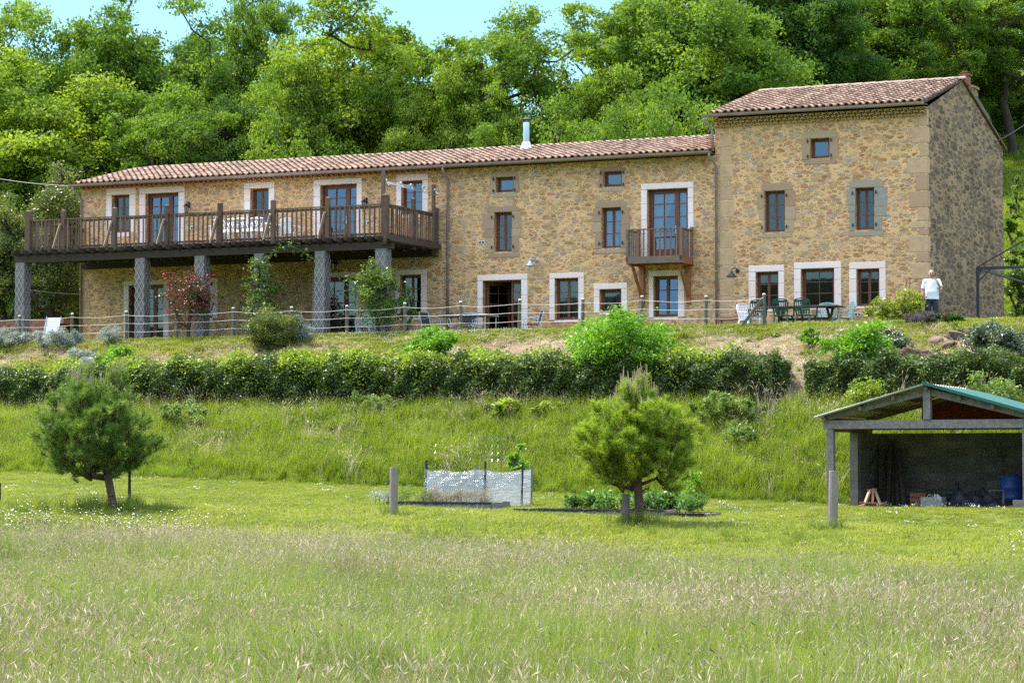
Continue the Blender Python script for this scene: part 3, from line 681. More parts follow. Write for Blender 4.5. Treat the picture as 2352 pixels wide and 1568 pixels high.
    if sk in ('red', 'grey'):
        for xx, sg in ((x0-.07, 1), (x1+.06, -1)):
            for zz in (z0+.12*(z1-z0), z1-.12*(z1-z0)): hg = MB(); hg.box(xx-.012, xx+.012, -.045, .0, zz-.04, zz+.03); hg.box(xx-.02, xx+.02, -.06, -.045, zz-.05, zz+.05); hg.build('shutter_hinge', M['black'], win)
    if isdoor and kind == 'doorR' and zb > 8:
        hd = MB(); hx = x0+(x1-x0)*.66; hd.box(hx-.015, hx+.015, y-.035, y-.0, z0+.85, z0+1.1); hd.box(hx-.10, hx, y-.06, y-.04, z0+1.0, z0+1.02); hd.build('handle', M['metal'], win)
# things kept on the small window's sill
sb_ = MB(); sb_.box(-10.6, -10.33, .28, .42, 6.56-HB, 6.78-HB); tg = sb_.build('paper_bag', M['cloth'], None, bevel=.03); tg.location = (C0[0], C0[1], HB); tg.rotation_euler = (0, 0, -TH)
tag(tg, 'white and red paper bag standing inside the small square ground floor window', 'bag')
bt = MB(); bt.lathe([(.001, 0), (.035, 0), (.035, .14), (.012, .19), (.012, .23), (.001, .23)], (-10.17, .3, 6.56-HB), 10)
bo = bt.build('bottle', M['mint_plastic'], None, smooth=True); bo.location = (C0[0], C0[1], HB); bo.rotation_euler = (0, 0, -TH)
tag(bo, 'pale plastic bottle standing inside the small square ground floor window', 'bottle')

# roofs of canal tiles
def canal_roof(x0, x1, ye, ze, yr, zr_, mat_name='tile', sp=.235, course=.34, seed=1, hip_left=False, rear=False):
    L = math.hypot(yr-ye, zr_-ze); sy, sz = (yr-ye)/L, (zr_-ze)/L; ny, nz = -sz, sy
    g = random.Random(seed); mb = MB(); n = 6; cols = int((x1-x0)/sp); rows = int(math.ceil(L/course))
    for i in range(cols):
        cx = x0+sp*(i+.5)+g.uniform(-.012, .012); coltint = g.uniform(-.1, .1)
        for j in range(rows):
            s0 = j*course+g.uniform(-.02, .02)-(.03 if j == 0 else 0); s1 = min(s0+course+.06, L+.02)
            if s1 <= s0: continue
            r0, r1 = .088, .074; lift0, lift1 = .034, .006
            tint = min(1, max(0, g.gauss(.42, .25)+coltint+(.18 if j == 0 else 0)))
            dx = g.uniform(-.012, .012); vs = []
            for (s, r, lf) in ((s0, r0, lift0), (s1, r1, lift1)):
                for k in range(n+1):
                    a = math.pi*k/n; xx = cx+dx*(1 if s == s0 else -1)+r*math.cos(a); h = lf+r*math.sin(a)*.95
                    vs.append((xx, ye+sy*s+ny*h, ze+sz*s+nz*h))
            for k in range(n+1):                    # inner rim of the lower end
                a = math.pi*k/n; xx = cx+dx+(r0-.016)*math.cos(a); h = lift0+(r0-.016)*math.sin(a)*.95
                vs.append((xx, ye+sy*s0+ny*h, ze+sz*s0+nz*h))
            fs = [(k, k+1, n+1+k+1, n+1+k) for k in range(n)]+[(k+1, k, 2*(n+1)+k, 2*(n+1)+k+1) for k in range(n)]
            mb.add(vs, fs, tint)
        # channel tile between the covers
        cx2 = cx+sp/2
        for j in range(rows):
            s0 = j*course-(.05 if j == 0 else 0); s1 = min(s0+course+.03, L); vs = []
            for (s, lf) in ((s0, .03), (s1, .01)):
                for k in range(5):
                    a = math.pi*(1+k/4); vs.append((cx2+.085*math.cos(a), ye+sy*s+ny*(lf+.06*math.sin(a)+.02), ze+sz*s+nz*(lf+.06*math.sin(a)+.02)))
            mb.add(vs, [(k, k+1, 6+k, 5+k) for k in range(4)], min(1, max(0, g.gauss(.25, .2))))
    mb.add([(x0, ye+.05, ze-.02), (x1, ye+.05, ze-.02), (x1, yr, zr_-.03), (x0, yr, zr_-.03)], [(0, 1, 2, 3)], 0)
    return mb.build('roof', M[mat_name], house, smooth=False)
YR = 3.75; ZE1 = 11.52-HB; ZR1 = 12.50-HB; ZE2 = 12.68-HB; ZR2 = 14.02-HB
r1 = canal_roof(-UL-.1, -UJ-.03, -.36, ZE1, YR, ZR1, seed=2)
r2 = canal_roof(-UJ-.12, .06, -.36, ZE2, YA, ZR2, seed=5, sp=.232)
rb = MB()
rb.add([(-UL-.1, YR, ZR1), (-UJ, YR, ZR1), (-UJ, LD+.3, EV), (-UL-.1, LD+.3, EV)], [(0, 1, 2, 3)])
rb.add([(-UJ-.12, YA, ZR2-.02), (.06, YA, ZR2-.02), (.06, DEP+.45, 12.42-HB), (-UJ-.12, DEP+.45, 12.42-HB)], [(0, 1, 2, 3)])
rb.add([(.061, YA, ZR2-.02), (.061, YA, ZR2+.06), (.061, DEP+.45, 12.50-HB), (.061, DEP+.45, 12.42-HB)], [(0, 1, 2, 3)])
rb.add([(.061, YA, ZR2+.06), (.061, DEP+.45, 12.50-HB), (-.3, DEP+.45, 12.50-HB), (-.3, YA, ZR2+.06)], [(0, 1, 2, 3)], .4)
rb.build('roof', M['tile'], house)
def ridge(x0, x1, y, z, seed):
    g = random.Random(seed); mb = MB(); x = x0
    while x < x1-.05:
        L = min(.44, x1-x); r0, r1 = .125, .105; vs = []; n = 8; t = g.random()
        for (xx, r) in ((x, r1), (x+L+.03, r0)):
            for k in range(n+1):
                a = math.pi*k/n; vs.append((xx, y+r*math.cos(a), z+r*math.sin(a)*.8+.03))
        fs = [(k, k+1, n+2+k, n+1+k) for k in range(n)]+[tuple(range(n, -1, -1)), tuple(range(n+1, 2*n+2))]
        mb.add(vs, fs, t); x += L
    return mb.build('ridge', M['ridge'], house)
ridge(-UL+.35, -UJ-.02, YR, ZR1-.02, 1); ridge(-UJ+.0, .1, YA, ZR2+.0, 2)
# gutters and downpipes
def gutter(x0, x1, y, z, droop=0):
    mb = MB(); n = 8; r = .075; vs = []
    segs = 24
    for i in range(segs+1):
        xx = x0+(x1-x0)*i/segs; zz = z+droop*math.sin(i*.9)*.004
        for k in range(n+1): a = math.pi*(1+k/n); vs.append((xx, y+r*math.cos(a), zz+r*math.sin(a)))
        vs.append((xx, y-r-.01, zz+.015)); vs.append((xx, y-r+.012, zz+.018))
    m_ = n+3
    fs = [(i*m_+k, i*m_+k+1, (i+1)*m_+k+1, (i+1)*m_+k) for i in range(segs) for k in range(n)]+[(i*m_, i*m_+n+1, (i+1)*m_+n+1, (i+1)*m_) for i in range(segs)]+[(i*m_+n+1, i*m_+n+2, (i+1)*m_+n+2, (i+1)*m_+n+1) for i in range(segs)]
    mb.add(vs, fs)
    mb.add([vs[k] for k in range(n+1)], [tuple(range(n+1))]); mb.add([vs[segs*m_+k] for k in range(n+1)], [tuple(range(n+1))])
    for i in range(int((x1-x0)/.6)): xx = x0+.3+i*.6; mb.box(xx-.012, xx+.012, y+r-.02, .02, z-.01, z+.0)
    return mb.build('gutter', M['gutter'], house, smooth=False)
gutter(-UL-.22, -UJ-.02, -.46, 11.50-HB, 1); gutter(-UJ-.26, .0, -.46, 12.65-HB, 1)
def pipe(x, z0, z1, g0, name='downpipe', mat='pipe', y=-.07):
    mb = MB(); r = .042
    mb.tube([(x+g0, -.46, z1), (x+g0, -.46, z1-.1), (x+g0*.3, -.25, z1-.25), (x, y, z1-.4), (x, y, z0)], r, 10)
    for zz in np.arange(z0+.8, z1-.5, 1.3): mb.tube([(x, y, zz), (x, y, zz+.03)], r+.008, 10)
    return mb.build(name, M[mat], house, smooth=True)
pipe(-16.22, -.1, 11.45-HB, 0); pipe(-UJ+.05, -.1, 11.45-HB, -.1); pipe(-UL+.05, 0, 11.45-HB, -.1, mat='gutter')
mb = MB(); mb.tube([(-UJ-.2, -.46, 12.6-HB), (-UJ-.2, -.46, 12.48-HB), (-UJ-.06, -.3, 12.3-HB), (-UJ-.02, -.2, 12.15-HB), (-UJ-.02, -.2, 11.55-HB)], .042, 10); mb.build('downpipe', M['pipe'], house, smooth=True)
# corbelled tile cornice under the eaves
def genoise(x0, x1, z, rows, mat, r=.08, step=.2):
    mb = MB(); g = random.Random(9)
    for j in range(rows):
        zz = z-j*.09; out = .26-.085*j*(3/max(rows, 1)) if rows > 1 else .14; x = x0+(step/2 if j % 2 else 0)
        out = max(out, .07)
        while x < x1-.04:
            vs = []; n = 6; t = g.random()
            for yy in (-out, .02):
                for k in range(n+1): a = math.pi*k/n; vs.append((x+r*math.cos(a), yy, zz+r*math.sin(a)*.75))
                for k in range(n+1): a = math.pi*k/n; vs.append((x+(r-.02)*math.cos(a), yy, zz+(r-.02)*math.sin(a)*.7-.002))
            m_ = n+1
            fs = [(k, k+1, 2*m_+k+1, 2*m_+k) for k in range(n)]+[(k, m_+k, m_+k+1, k+1) for k in range(n)]+[(m_+k, 3*m_+k, 3*m_+k+1, m_+k+1) for k in range(n)]
            mb.add(vs, fs, t); x += step
        mb.box(x0-.05, x1+.03, -out+.03, .0, zz+.062, zz+.078, .3)
    return mb.build('cornice', mat, house)
genoise(-UJ+.05, -.02, 12.47-HB, 3, M['tile_yellow']); genoise(-UL+.1, -16.3, 11.38-HB, 1, M['tile_orange'])
sof = MB(); sof.box(-UL-.05, -UJ-.02, -.34, -.0, ZE1-.07, ZE1-.04); sof.box(-UJ-.1, .02, -.34, -.0, ZE2-.06, ZE2-.03); sof.build('eave_board', M['wood_balc'], house)
# chimneys
ch = MB(); x, y = -14.67, 2.9; zb_ = ZE1+.98*(y+.36)/(YR+.36)
ch.lathe([(.30, -.1), (.19, .12), (.17, .16), (.17, .22), (.14, .25), (.135, .3)], (x, y, zb_), 20); ch.build('flue_flashing', M['metal'], house, smooth=True)
ch = MB(); ch.lathe([(.115, .2), (.115, .92), (.11, .95)], (x, y, zb_), 20)
ch.build('flue', M['metal'], house, smooth=True)
ch = MB(); ch.lathe([(.001, 1.13), (.19, 1.06), (.19, 1.04), (.001, 1.06)], (x, y, zb_), 20)
for k in range(4): a = k*math.pi/2; ch.bar((x+.1*math.cos(a), y+.1*math.sin(a), zb_+.9), (x+.12*math.cos(a), y+.12*math.sin(a), zb_+1.06), .012, .012)
ch.build('flue_cap', M['black'], house)
ch = MB(); ch.box(-.95, -.05, 6.2, 6.9, 12.9-HB, 14.02-HB); ch.box(-.99, -.01, 6.16, 6.94, 14.02-HB, 14.1-HB); ch.build('chimney', M['stone_old'], house)
ch = MB(); ch.box(-.14, .14, YA+.35, YA+.6, ZR2-.12, ZR2+.2); ch.box(-.18, .18, YA+.31, YA+.64, ZR2+.2, ZR2+.25); ch.lathe([(.07, .25), (.07, .3), (.11, .31), (.11, .34), (.001, .36)], (0, YA+.47, ZR2), 10); ch.build('chimney_pot', M['brick_wall'], house)
sk_ = MB(); sk_.box(.0, .09, 6.0, 8.1, 0, .001)
so_ = MB(); y0, y1 = 6.3, 8.2; f2 = lambda y: ZR2+.06-(y-YA)*((ZR2+.06-(12.50-HB))/(DEP+.45-YA))
so_.add([(-.9, y0, f2(y0)+.02), (.02, y0, f2(y0)+.02), (.02, y1, f2(y1)+.02), (-.9, y1, f2(y1)+.02), (-.9, y0, f2(y0)+.13), (.05, y0, f2(y0)+.13), (.05, y1, f2(y1)+.13), (-.9, y1, f2(y1)+.13)], [(4, 5, 6, 7), (0, 1, 5, 4), (1, 2, 6, 5), (2, 3, 7, 6), (3, 0, 4, 7)])
so_.build('skylight', M['slate'], house)
# vents
for u_, z_ in ((26.15, 9.84), (15.01, 8.94), (12.99, 6.31), (9.5, 6.32), (2.23, 6.26), (21.48, 6.4), (19.27, 9.75)):
    v_ = MB(); v_.box(-u_-.10, -u_+.10, -.015, .02, z_-HB-.055, z_-HB+.055)
    for k in (-1, 1): v_.box(-u_+.05*k-.035, -u_+.05*k+.035, -.02, .0, z_-HB-.035, z_-HB+.035, 0, 1)
    v_.build('vent', [M['white_paint'], M['dark_metal']], house)
# wall lamps
def barn_lamp(u_, z_):
    x, z = -u_, z_-HB; m_ = MB()
    m_.lathe([(.07, 0), (.07, .02), (.02, .03)], (0, 0, 0), 12); 
    for i, vv in enumerate(m_.v): m_.v[i] = (x+.02+vv[0], -vv[2], z+.17+vv[1])
    m_.tube([(x+.02, 0, z+.17), (x+.02, -.1, z+.24), (x-.02, -.25, z+.25), (x-.06, -.34, z+.18), (x-.06, -.35, z+.1)], .014, 8)
    o = m_.build('lamp', M['dark_metal'] if u_ < 10 else M['silver'], house, smooth=True)
    s_ = MB(); s_.lathe([(.02, .14), (.05, .12), (.055, .07), (.16, -.02), (.165, -.05), (.15, -.05), (.05, .05), (.001, .06)], (x-.06, -.35, z), 18); s_.build('lamp_shade', M['dark_metal'] if u_ < 10 else M['silver'], o, smooth=True)
    b_ = MB(); b_.lathe([(.001, .0), (.035, -.0), (.05, -.05), (.035, -.1), (.001, -.115)], (x-.06, -.35, z-.0), 12); b_.build('bulb', M['white_paint'], o, smooth=True)
barn_lamp(13.06, 8.12); barn_lamp(6.15, 7.55)
def lantern(u_, z_):
    x, z = -u_, z_-HB; m_ = MB(); c = (x, -.18, z)
    m_.bar((x, 0, z+.2), (x, -.18, z+.24), .02, .02); m_.box(x-.03, x+.03, -.02, 0, z+.05, z+.25)
    m_.lathe([(.001, .2), (.03, .19), (.05, .15), (.12, .1), (.12, .08), (.001, .08)], c, 8); m_.lathe([(.001, -.17), (.06, -.16), (.07, -.13), (.001, -.13)], c, 8)
    for k in range(6): a = k*math.pi/3; m_.bar((c[0]+.09*math.cos(a), c[1]+.09*math.sin(a), z+.09), (c[0]+.06*math.cos(a), c[1]+.06*math.sin(a), z-.14), .012, .012)
    o = m_.build('lamp', M['black'], house)
    g_ = MB(); g_.lathe([(.085, .08), (.055, -.13)], c, 6); g_.build('lamp_glass', M['glass_dark'], o)
for a in ((26.21, 10.5), (19.27, 10.35), (20.42, 8.31)): lantern(*a)


# ------------------------------------------------------------------ timber deck on slate-clad pillars (same local frame as the house)
def at_house(name, u, v, z=HB, rz=0.0): return empty(name, W(u, v, z), -TH+rz)
deck = empty('wooden_deck', (C0[0], C0[1], HB), -TH)
tag(deck, 'long dark timber deck with baluster railing raised on slate pillars', 'deck')
g = random.Random(11)
DL, DR, VR = -30.42, -16.62, 3.6; ZF = 8.90-HB; ZJ = 8.74-HB
dk = MB()
for i in range(25):
    y = -.02-i*.146
    if y-.14 < -VR-.1: break
    dk.box(DL-.1, DR+.08, y-.138, y, ZF, ZF+.028, g.random())
dk.build('deck_boards', M['wood_dark'], deck)
bm_ = MB(); bm_.box(DL-.5, DR+.12, -3.66, -3.44, 8.50-HB, 8.73-HB, .4); bm_.build('beam', M['wood_beam'], deck)
bm_ = MB(); bm_.box(DL-.1, DR, -.12, -.0, 8.52-HB, 8.73-HB, .2); bm_.build('beam', M['wood_beam'], deck)
x = DL-.35
while x < DR+.1:
    j = MB(); L = 4.06+g.uniform(-.04, .05)
    w0 = .095
    j.add([(x, -L, ZJ+.05), (x+w0, -L, ZJ+.05), (x+w0, -.12, ZJ), (x, -.12, ZJ), (x, -L, ZF-.002), (x+w0, -L, ZF-.002), (x+w0, -.12, ZF-.002), (x, -.12, ZF-.002), (x, -L+.22, ZJ), (x+w0, -L+.22, ZJ)],
          [(4, 5, 6, 7), (0, 1, 5, 4), (1, 9, 2, 6, 5), (3, 8, 0, 4, 7), (8, 3, 2, 9), (0, 8, 9, 1)], g.random())
    j.build('joist', M['wood_beam'], deck); x += .375
# side frame of the right end
e = MB(); e.box(DR-.0, DR+.09, -3.95, -.1, ZJ-.02, ZF+.03, .2); e.build('rim_board', M['wood_dark'], deck)
POSTU = [30.37, 28.96, 26.92, 24.87, 22.83, 20.83, 18.82]
ztop = 10.22-HB
def dpost(x, y, w_, z0, z1):
    m_ = MB(); m_.box(x-w_/2, x+w_/2, y-w_/2, y+w_/2, z0, z1, g.random()*.4); 
    m_.add([(x-w_/2, y-w_/2, z1), (x+w_/2, y-w_/2, z1), (x+w_/2, y+w_/2, z1), (x-w_/2, y+w_/2, z1), (x, y, z1+.05)], [(0, 1, 4), (1, 2, 4), (2, 3, 4), (3, 0, 4)])
    return m_.build('post', M['wood_dark'], deck)
for i, u_ in enumerate(POSTU): dpost(-u_, -VR-.02, .14 if i else .2, ZJ+.05, ztop if i else ztop+.03)
dpost(-16.74, -VR-.02, .21, ZJ-.1, ztop); dpost(-16.66, -1.75, .12, ZJ-.12, ztop+.06); dpost(-16.66, -.12, .18, ZJ-.2, ztop-.1); dpost(-30.4, -1.8, .12, ZJ, ztop-.1)
for u_ in POSTU[1:]:
    b = MB(); b.bar((-u_-.05, -VR-.09, ZF+.86), (-u_-.06, -VR-.50, ZF+.0), .045, .07, .5); b.build('brace', M['wood_dark'], deck)
    b2 = MB(); b2.bar((-u_-.05-.028, -VR-.13, ZF+.86), (-u_-.06-.028, -VR-.54, ZF+.0), .012, .05); b2.build('brace', M['wood_pale'], deck)  # thin pale strip: sunlight on the brace's upper face, put into colour
def railing(x0, y0, x1, y1, n, zt, kind=None):
    rl = MB(); L = math.hypot(x1-x0, y1-y0); dx, dy = (x1-x0)/L, (y1-y0)/L
    nseg = max(1, int(L/2.05)); 
    for i in range(nseg):
        a = i/nseg; c = (i+1)/nseg; h = g.uniform(-.012, .012)
        rl.bar((x0+(x1-x0)*a, y0+(y1-y0)*a, zt-.02+h), (x0+(x1-x0)*c, y0+(y1-y0)*c, zt-.02-h), .09, .035, g.random()*.6)
    rl.bar((x0, y0, zt-.09), (x1, y1, zt-.09), .03, .07); rl.bar((x0, y0, ZF+.09), (x1, y1, ZF+.09), .03, .07)
    ro = rl.build('railing', M['wood_dark'], deck); base = None
    proto = []
    for k in range(4):
        m_ = MB(); m_.box(-.022-.004*(k % 2), .022+.004*(k % 2), -.018, .018, 0, zt-.05-ZF+.01, [0, .35, .8, .2][k])
        proto.append(m_)
    meshes = []
    for i in range(n):
        t = (i+.5)/n; k = g.randrange(4)
        if len(meshes) < 4:
            o = proto[len(meshes)].build('baluster', M['wood_dark'], ro); meshes.append(o)
        else:
            o = bpy.data.objects.new('baluster', meshes[k].data); link(o, ro)
        o.location = (x0+(x1-x0)*t-dy*-.035, y0+(y1-y0)*t-dx*.035, ZF-.01)
        o.rotation_euler = (g.uniform(-.012, .012), g.uniform(-.014, .014), math.atan2(dy, dx)+g.uniform(-.1, .1))
    return ro
railing(-30.28, -VR, -16.86, -VR, 76, 9.95-HB); railing(-16.66, -VR+.1, -16.66, -.2, 22, 9.95-HB); railing(-30.42, -VR+.1, -30.42, -.1, 18, 9.95-HB)
for i, u_ in enumerate((30.64, 25.85, 23.55, 21.3, 19.05, 16.85)):
    pr = at_house('slate_pillar', u_, 3.55); hh = 8.5-HB
    p_ = MB(); gg = random.Random(i); z = -.3
    while z < hh-.01:
        h = min(gg.choice([.22, .3, .36]), hh-z); a = .185+gg.uniform(-.006, .006); p_.box(-a, a, -a, a, z+.004, z+h-.004, gg.random()); z += h
    p_.build('shaft', M['slate'], pr); l_ = MB()
    def strips(fx):
        W_, H_ = .37, hh-.12; st_ = .31; k = -3
        while k*st_ < H_+.6:
            for sg in (1, -1):
                z0_ = k*st_ if sg > 0 else k*st_; 
                pts = []
                for t_ in (0, 1):
                    xx = -W_/2+W_*t_; zz = z0_+(sg*(t_-.5)+.5)*.62; pts.append((xx, zz))
                (xa, za), (xb, zb) = pts
                # clip to the shaft height
                lo, hi = .05, H_
                if max(za, zb) < lo or min(za, zb) > hi: continue
                def cl(xa, za, xb, zb):
                    if za < lo: xa, za = xa+(xb-xa)*(lo-za)/(zb-za), lo
                    if za > hi: xa, za = xa+(xb-xa)*(hi-za)/(zb-za), hi
                    return xa, za
                A_ = cl(xa, za, xb, zb); B_ = cl(xb, zb, xa, za)
                if abs(A_[1]-B_[1]) > .03: l_.bar(fx(A_[0], A_[1], .0 if sg > 0 else .006), fx(B_[0], B_[1], .0 if sg > 0 else .006), .02, .006, up=fx(0, 0, 1, 1))
            k += 1
    def fr(x, z, o_=0, v=0): return (0, 1, 0) if v else (x, -.2-o_, z)
    def sdr(x, z, o_=0, v=0): return (1, 0, 0) if v else (.2+o_, x, z)
    strips(fr); strips(sdr); l_.build('lattice', M['lattice'], pr)
    side_ = ['at the far free end of the deck', 'left of the crimson rose', 'behind the crimson rose', 'wrapped by the tall climber', 'standing bare between two climbers', 'under the right corner of the deck'][i]
    tag(pr, 'grey slate pillar with diamond lattice '+side_, 'pillar', 'slate pillars under the deck')
# laundry line frame above the right end of the deck
cl_ = at_house('clothes_dryer', 16.8, 3.4, 8.93); tag(cl_, 'silver rod clothes dryer strung between two tall timber poles on the deck', 'clothes dryer')
c_ = MB(); c_.bar((-.08, -.1, 0), (-.08, -.1, 2.15), .1, .1, .5); c_.build('pole', M['wood_dark'], cl_)
c_ = MB(); c_.bar((.22, 3.0, 0), (.22, 3.0, 1.95), .1, .1, .3); c_.build('pole', M['wood_dark'], cl_)
c_ = MB()
for k in range(5):
    dz = .05*k; c_.tube([(-.02+.03*k, -.05, 1.75-dz*.4), (.24+.06*k, 2.95, 1.78-dz*1.2)], .007, 6)
for t_ in (.0, .3, .5, .75, 1): c_.tube([(-.03+.3*t_, -.05+3*t_, 1.78), (.1+.3*t_, -.05+3*t_, 1.62)], .012, 6); c_.lathe([(.001, .05), (.045, .03), (.045, -.03), (.001, -.05)], (-.0+.3*t_, -.05+3*t_, 1.78), 8)
c_.build('line_rods', M['metal'], cl_)

# small balcony on braced brackets
bal = empty('balcony', (C0[0], C0[1], HB), -TH); bal.parent = house; bal.location = (0, 0, 0); bal.rotation_euler = (0, 0, 0)
bx0, bx1, bd_, bz = -9.48, -7.62, 1.0, 8.13-HB
b = MB()
for k in range(7): b.box(bx0, bx1, -bd_+k*.143, -bd_+k*.143+.138, bz-.03, bz, g.random())
b.build('deck_boards', M['wood_orange'], bal)
b = MB(); b.box(bx0-.02, bx1+.02, -bd_-.045, -bd_, bz-.16, bz+.06, .3); b.build('fascia', M['wood_balc'], bal)
b = MB(); b.box(bx0-.02, bx0+.03, -bd_, -.0, bz-.18, bz-.031); b.box(bx1-.03, bx1+.02, -bd_, -.0, bz-.18, bz+.02); b.box(bx0+.03, bx1-.03, -bd_, -bd_+.06, bz-.15, bz-.031); b.box(bx0+.03, bx1-.03, -.08, -.01, bz-.15, bz-.031); b.build('frame', M['wood_orange'], bal)
for x, y in ((bx0+.02, -bd_), (bx1-.03, -bd_), (bx0+.02, -.06), (bx1-.02, -.06)):
    p_ = MB(); p_.bar((x, y, bz-.1), (x, y, 9.16-HB-(.1 if y < -.5 else .0)), .09, .09, g.random()*.5); p_.build('post', M['wood_balc'], bal)
rl = MB(); zt = 9.05-HB; rl.bar((bx0-.02, -bd_, zt), (bx1+.02, -bd_, zt), .08, .035); rl.bar((bx0+.02, -bd_, zt), (bx0+.02, -.05, zt), .06, .035); rl.bar((bx1-.02, -bd_, zt), (bx1-.02, -.05, zt), .06, .035); rl = rl.build('railing', M['wood_balc'], bal)
for i in range(9):
    m_ = MB(); x = bx0+.2+i*.185; m_.bar((x, -bd_-.03, bz), (x+g.uniform(-.01, .01), -bd_-.0, zt-.02), .042, .03, g.random()); m_.build('baluster', M['wood_balc'], rl)
for xx in (bx0+.02, bx1-.02):
    for i in range(5): m_ = MB(); y = -bd_+.16+i*.165; m_.bar((xx, y, bz-.02), (xx, y, zt-.02), .036, .036, g.random()); m_.build('baluster', M['wood_balc'], rl)
for xx in (bx0+.14, bx1-.14):
    m_ = MB(); m_.box(xx-.075, xx+.075, -.1, -.0, bz-1.4, bz-.18); m_.bar((xx-.0, -bd_+.1, bz-.2), (xx-.0, -.11, bz-1.15), .07, .09)
    for zz in (bz-.4, bz-1.25): m_.lathe([(.001, 0), (.018, 0), (.018, .02), (.001, .02)], (xx, -.115, zz), 8)
    m_.build('bracket', M['wood_orange'], bal)

# ------------------------------------------------------------------ cord fence along the terrace lip
FV = 4.6
fence_px = [45, 166, 290, 407, 536, 670, 797, 930, 1058, 1194, 1339, 1475, 1622, 1755]
fence_top = [725, 720, 715, 712, 707, 705, 702, 696, 693, 688, 686, 680, 680, 675]
fp = []
fence = at_house('cord_fence', fac(930, 700, FV)[0], FV, 5.6); tag(fence, 'green timber post fence with three slack pale cords along the terrace edge', 'fence')
f0 = fac(930, 700, FV)[0]
for px, ty in zip(fence_px, fence_top):
    u_, zt_ = fac(px, ty, FV); gb = float(gz(*W(u_, FV, 0)[:2]))-.1; fp.append((u_, zt_))
    x = -(u_-f0); lx, ly = g.uniform(-.05, .05), g.uniform(-.03, .03)
    m_ = MB(); m_.tube([(x-lx, -ly, gb-5.6-.3), (x, 0, zt_-5.6-.02)], [.058, .052], 10, g.random()); po = m_.build('post', M['green_post'], fence, smooth=False)
    c_ = MB(); c_.lathe([(.054, -.02), (.05, .0), (.03, .018), (.001, .022)], (x, 0, zt_-5.6), 10); c_.build('lit_post_top', M['post_top'], po)  # sunlit white of the post top put into the colour
for k in range(3):
    m_ = MB()
    for (ua, za), (ub, zb) in zip([(33.2, fp[0][1])]+fp[:-1], fp):
        pts = []
        for i in range(7):
            t = i/6; sag = .04+.05*g.random()*.5; pts.append((-(ua+(ub-ua)*t-f0), -.07, (za+(zb-za)*t)-5.6-.13-k*.27-sag*math.sin(math.pi*t)*(.5 if k else 1)))
        m_.tube(pts, .0068, 5)
    m_.build('cord', M['rope'], fence)
m_ = MB(); ue, ze = fp[-1]; m_.bar((-(ue-f0)-.03, .02, ze-5.6-.12), (-(ue-f0)-.75, -.35, -.12), .09, .09, .6); m_.build('brace', M['green_post'], fence)

# ------------------------------------------------------------------ furniture
def lbl(o, l, c, gr=None): return tag(o, l, c, gr)
# glass-topped patio table with scrolled silver legs
ut = (fac(1019, 726, 1.5)[0]+fac(1138, 726, 1.5)[0])/2
t = at_house('patio_table', ut, 1.6); lbl(t, 'pale glass-topped patio table with curved silver legs by the open door', 'table')
m_ = MB(); m_.box(-.86, .86, -.48, .48, .715, .735); m_.build('tabletop', M['mint_plastic'], t, bevel=.008)
m_ = MB(); m_.tube([(-.86, -.48, .71), (.86, -.48, .71), (.86, .48, .71), (-.86, .48, .71), (-.86, -.48, .71)], .022, 8); m_.build('table_frame', M['silver'], t)
for sx in (-1, 1):
    for sy in (-1, 1):
        m_ = MB(); m_.tube([(sx*.8, sy*.42, .7), (sx*.78, sy*.42, .0)], .02, 8)
        m_.tube([(sx*(.62-.22*math.cos(a)), sy*.42, .38+.3*math.sin(a)) for a in np.linspace(-1.5, 1.5, 9)], .014, 6)
        m_.tube([(sx*(.40+.16*math.cos(a)), sy*.40, .52+.17*math.sin(a)) for a in np.linspace(-2.5, 1.5, 9)], .012, 6); m_.build('leg', M['silver'], t)
def metal_chair(label, u, v, rz):
    t = at_house('metal_chair', u, v, HB, rz); lbl(t, label, 'chair', 'metal garden chairs with black mesh seats')
    for sx in (-1, 1):
        m_ = MB(); m_.tube([(sx*.26, .30, 0), (sx*.25, .22, .43), (sx*.25, .34, .88)], .014, 7); m_.tube([(sx*.26, -.26, 0), (sx*.27, -.24, .42), (sx*.27, -.22, .62), (sx*.27, -.05, .66), (sx*.26, .2, .63)], .014, 7); m_.build('side_frame', M['silver'], t)
    m_ = MB(); m_.tube([(-.25, .34, .88), (.25, .34, .88)], .014, 7); m_.tube([(-.26, -.24, .42), (.26, -.24, .42)], .014, 7); m_.tube([(-.26, .22, .43), (.26, .22, .43)], .014, 7); m_.build('crossbar', M['silver'], t)
    m_ = MB(); m_.box(-.24, .24, -.24, .22, .42, .435); m_.build('seat', M['mesh_fabric'], t)
    m_ = MB(); m_.add([(-.24, .235, .5), (.24, .235, .5), (.24, .335, .86), (-.24, .335, .86), (-.24, .25, .5), (.24, .25, .5), (.24, .35, .86), (-.24, .35, .86)], [(0, 1, 2, 3), (7, 6, 5, 4), (3, 2, 6, 7)]); m_.build('backrest', M['mesh_fabric'], t)
metal_chair('black mesh metal chair at the left end of the glass patio table', fac(992, 740, 1.6)[0], 1.6, R(80))
metal_chair('black mesh metal chair tucked behind the glass patio table', fac(1070, 740, .8)[0], .75, R(8))
metal_chair('black mesh metal chair alone on the right of the open glazed door', fac(1222, 740, .9)[0], .9, R(-55))
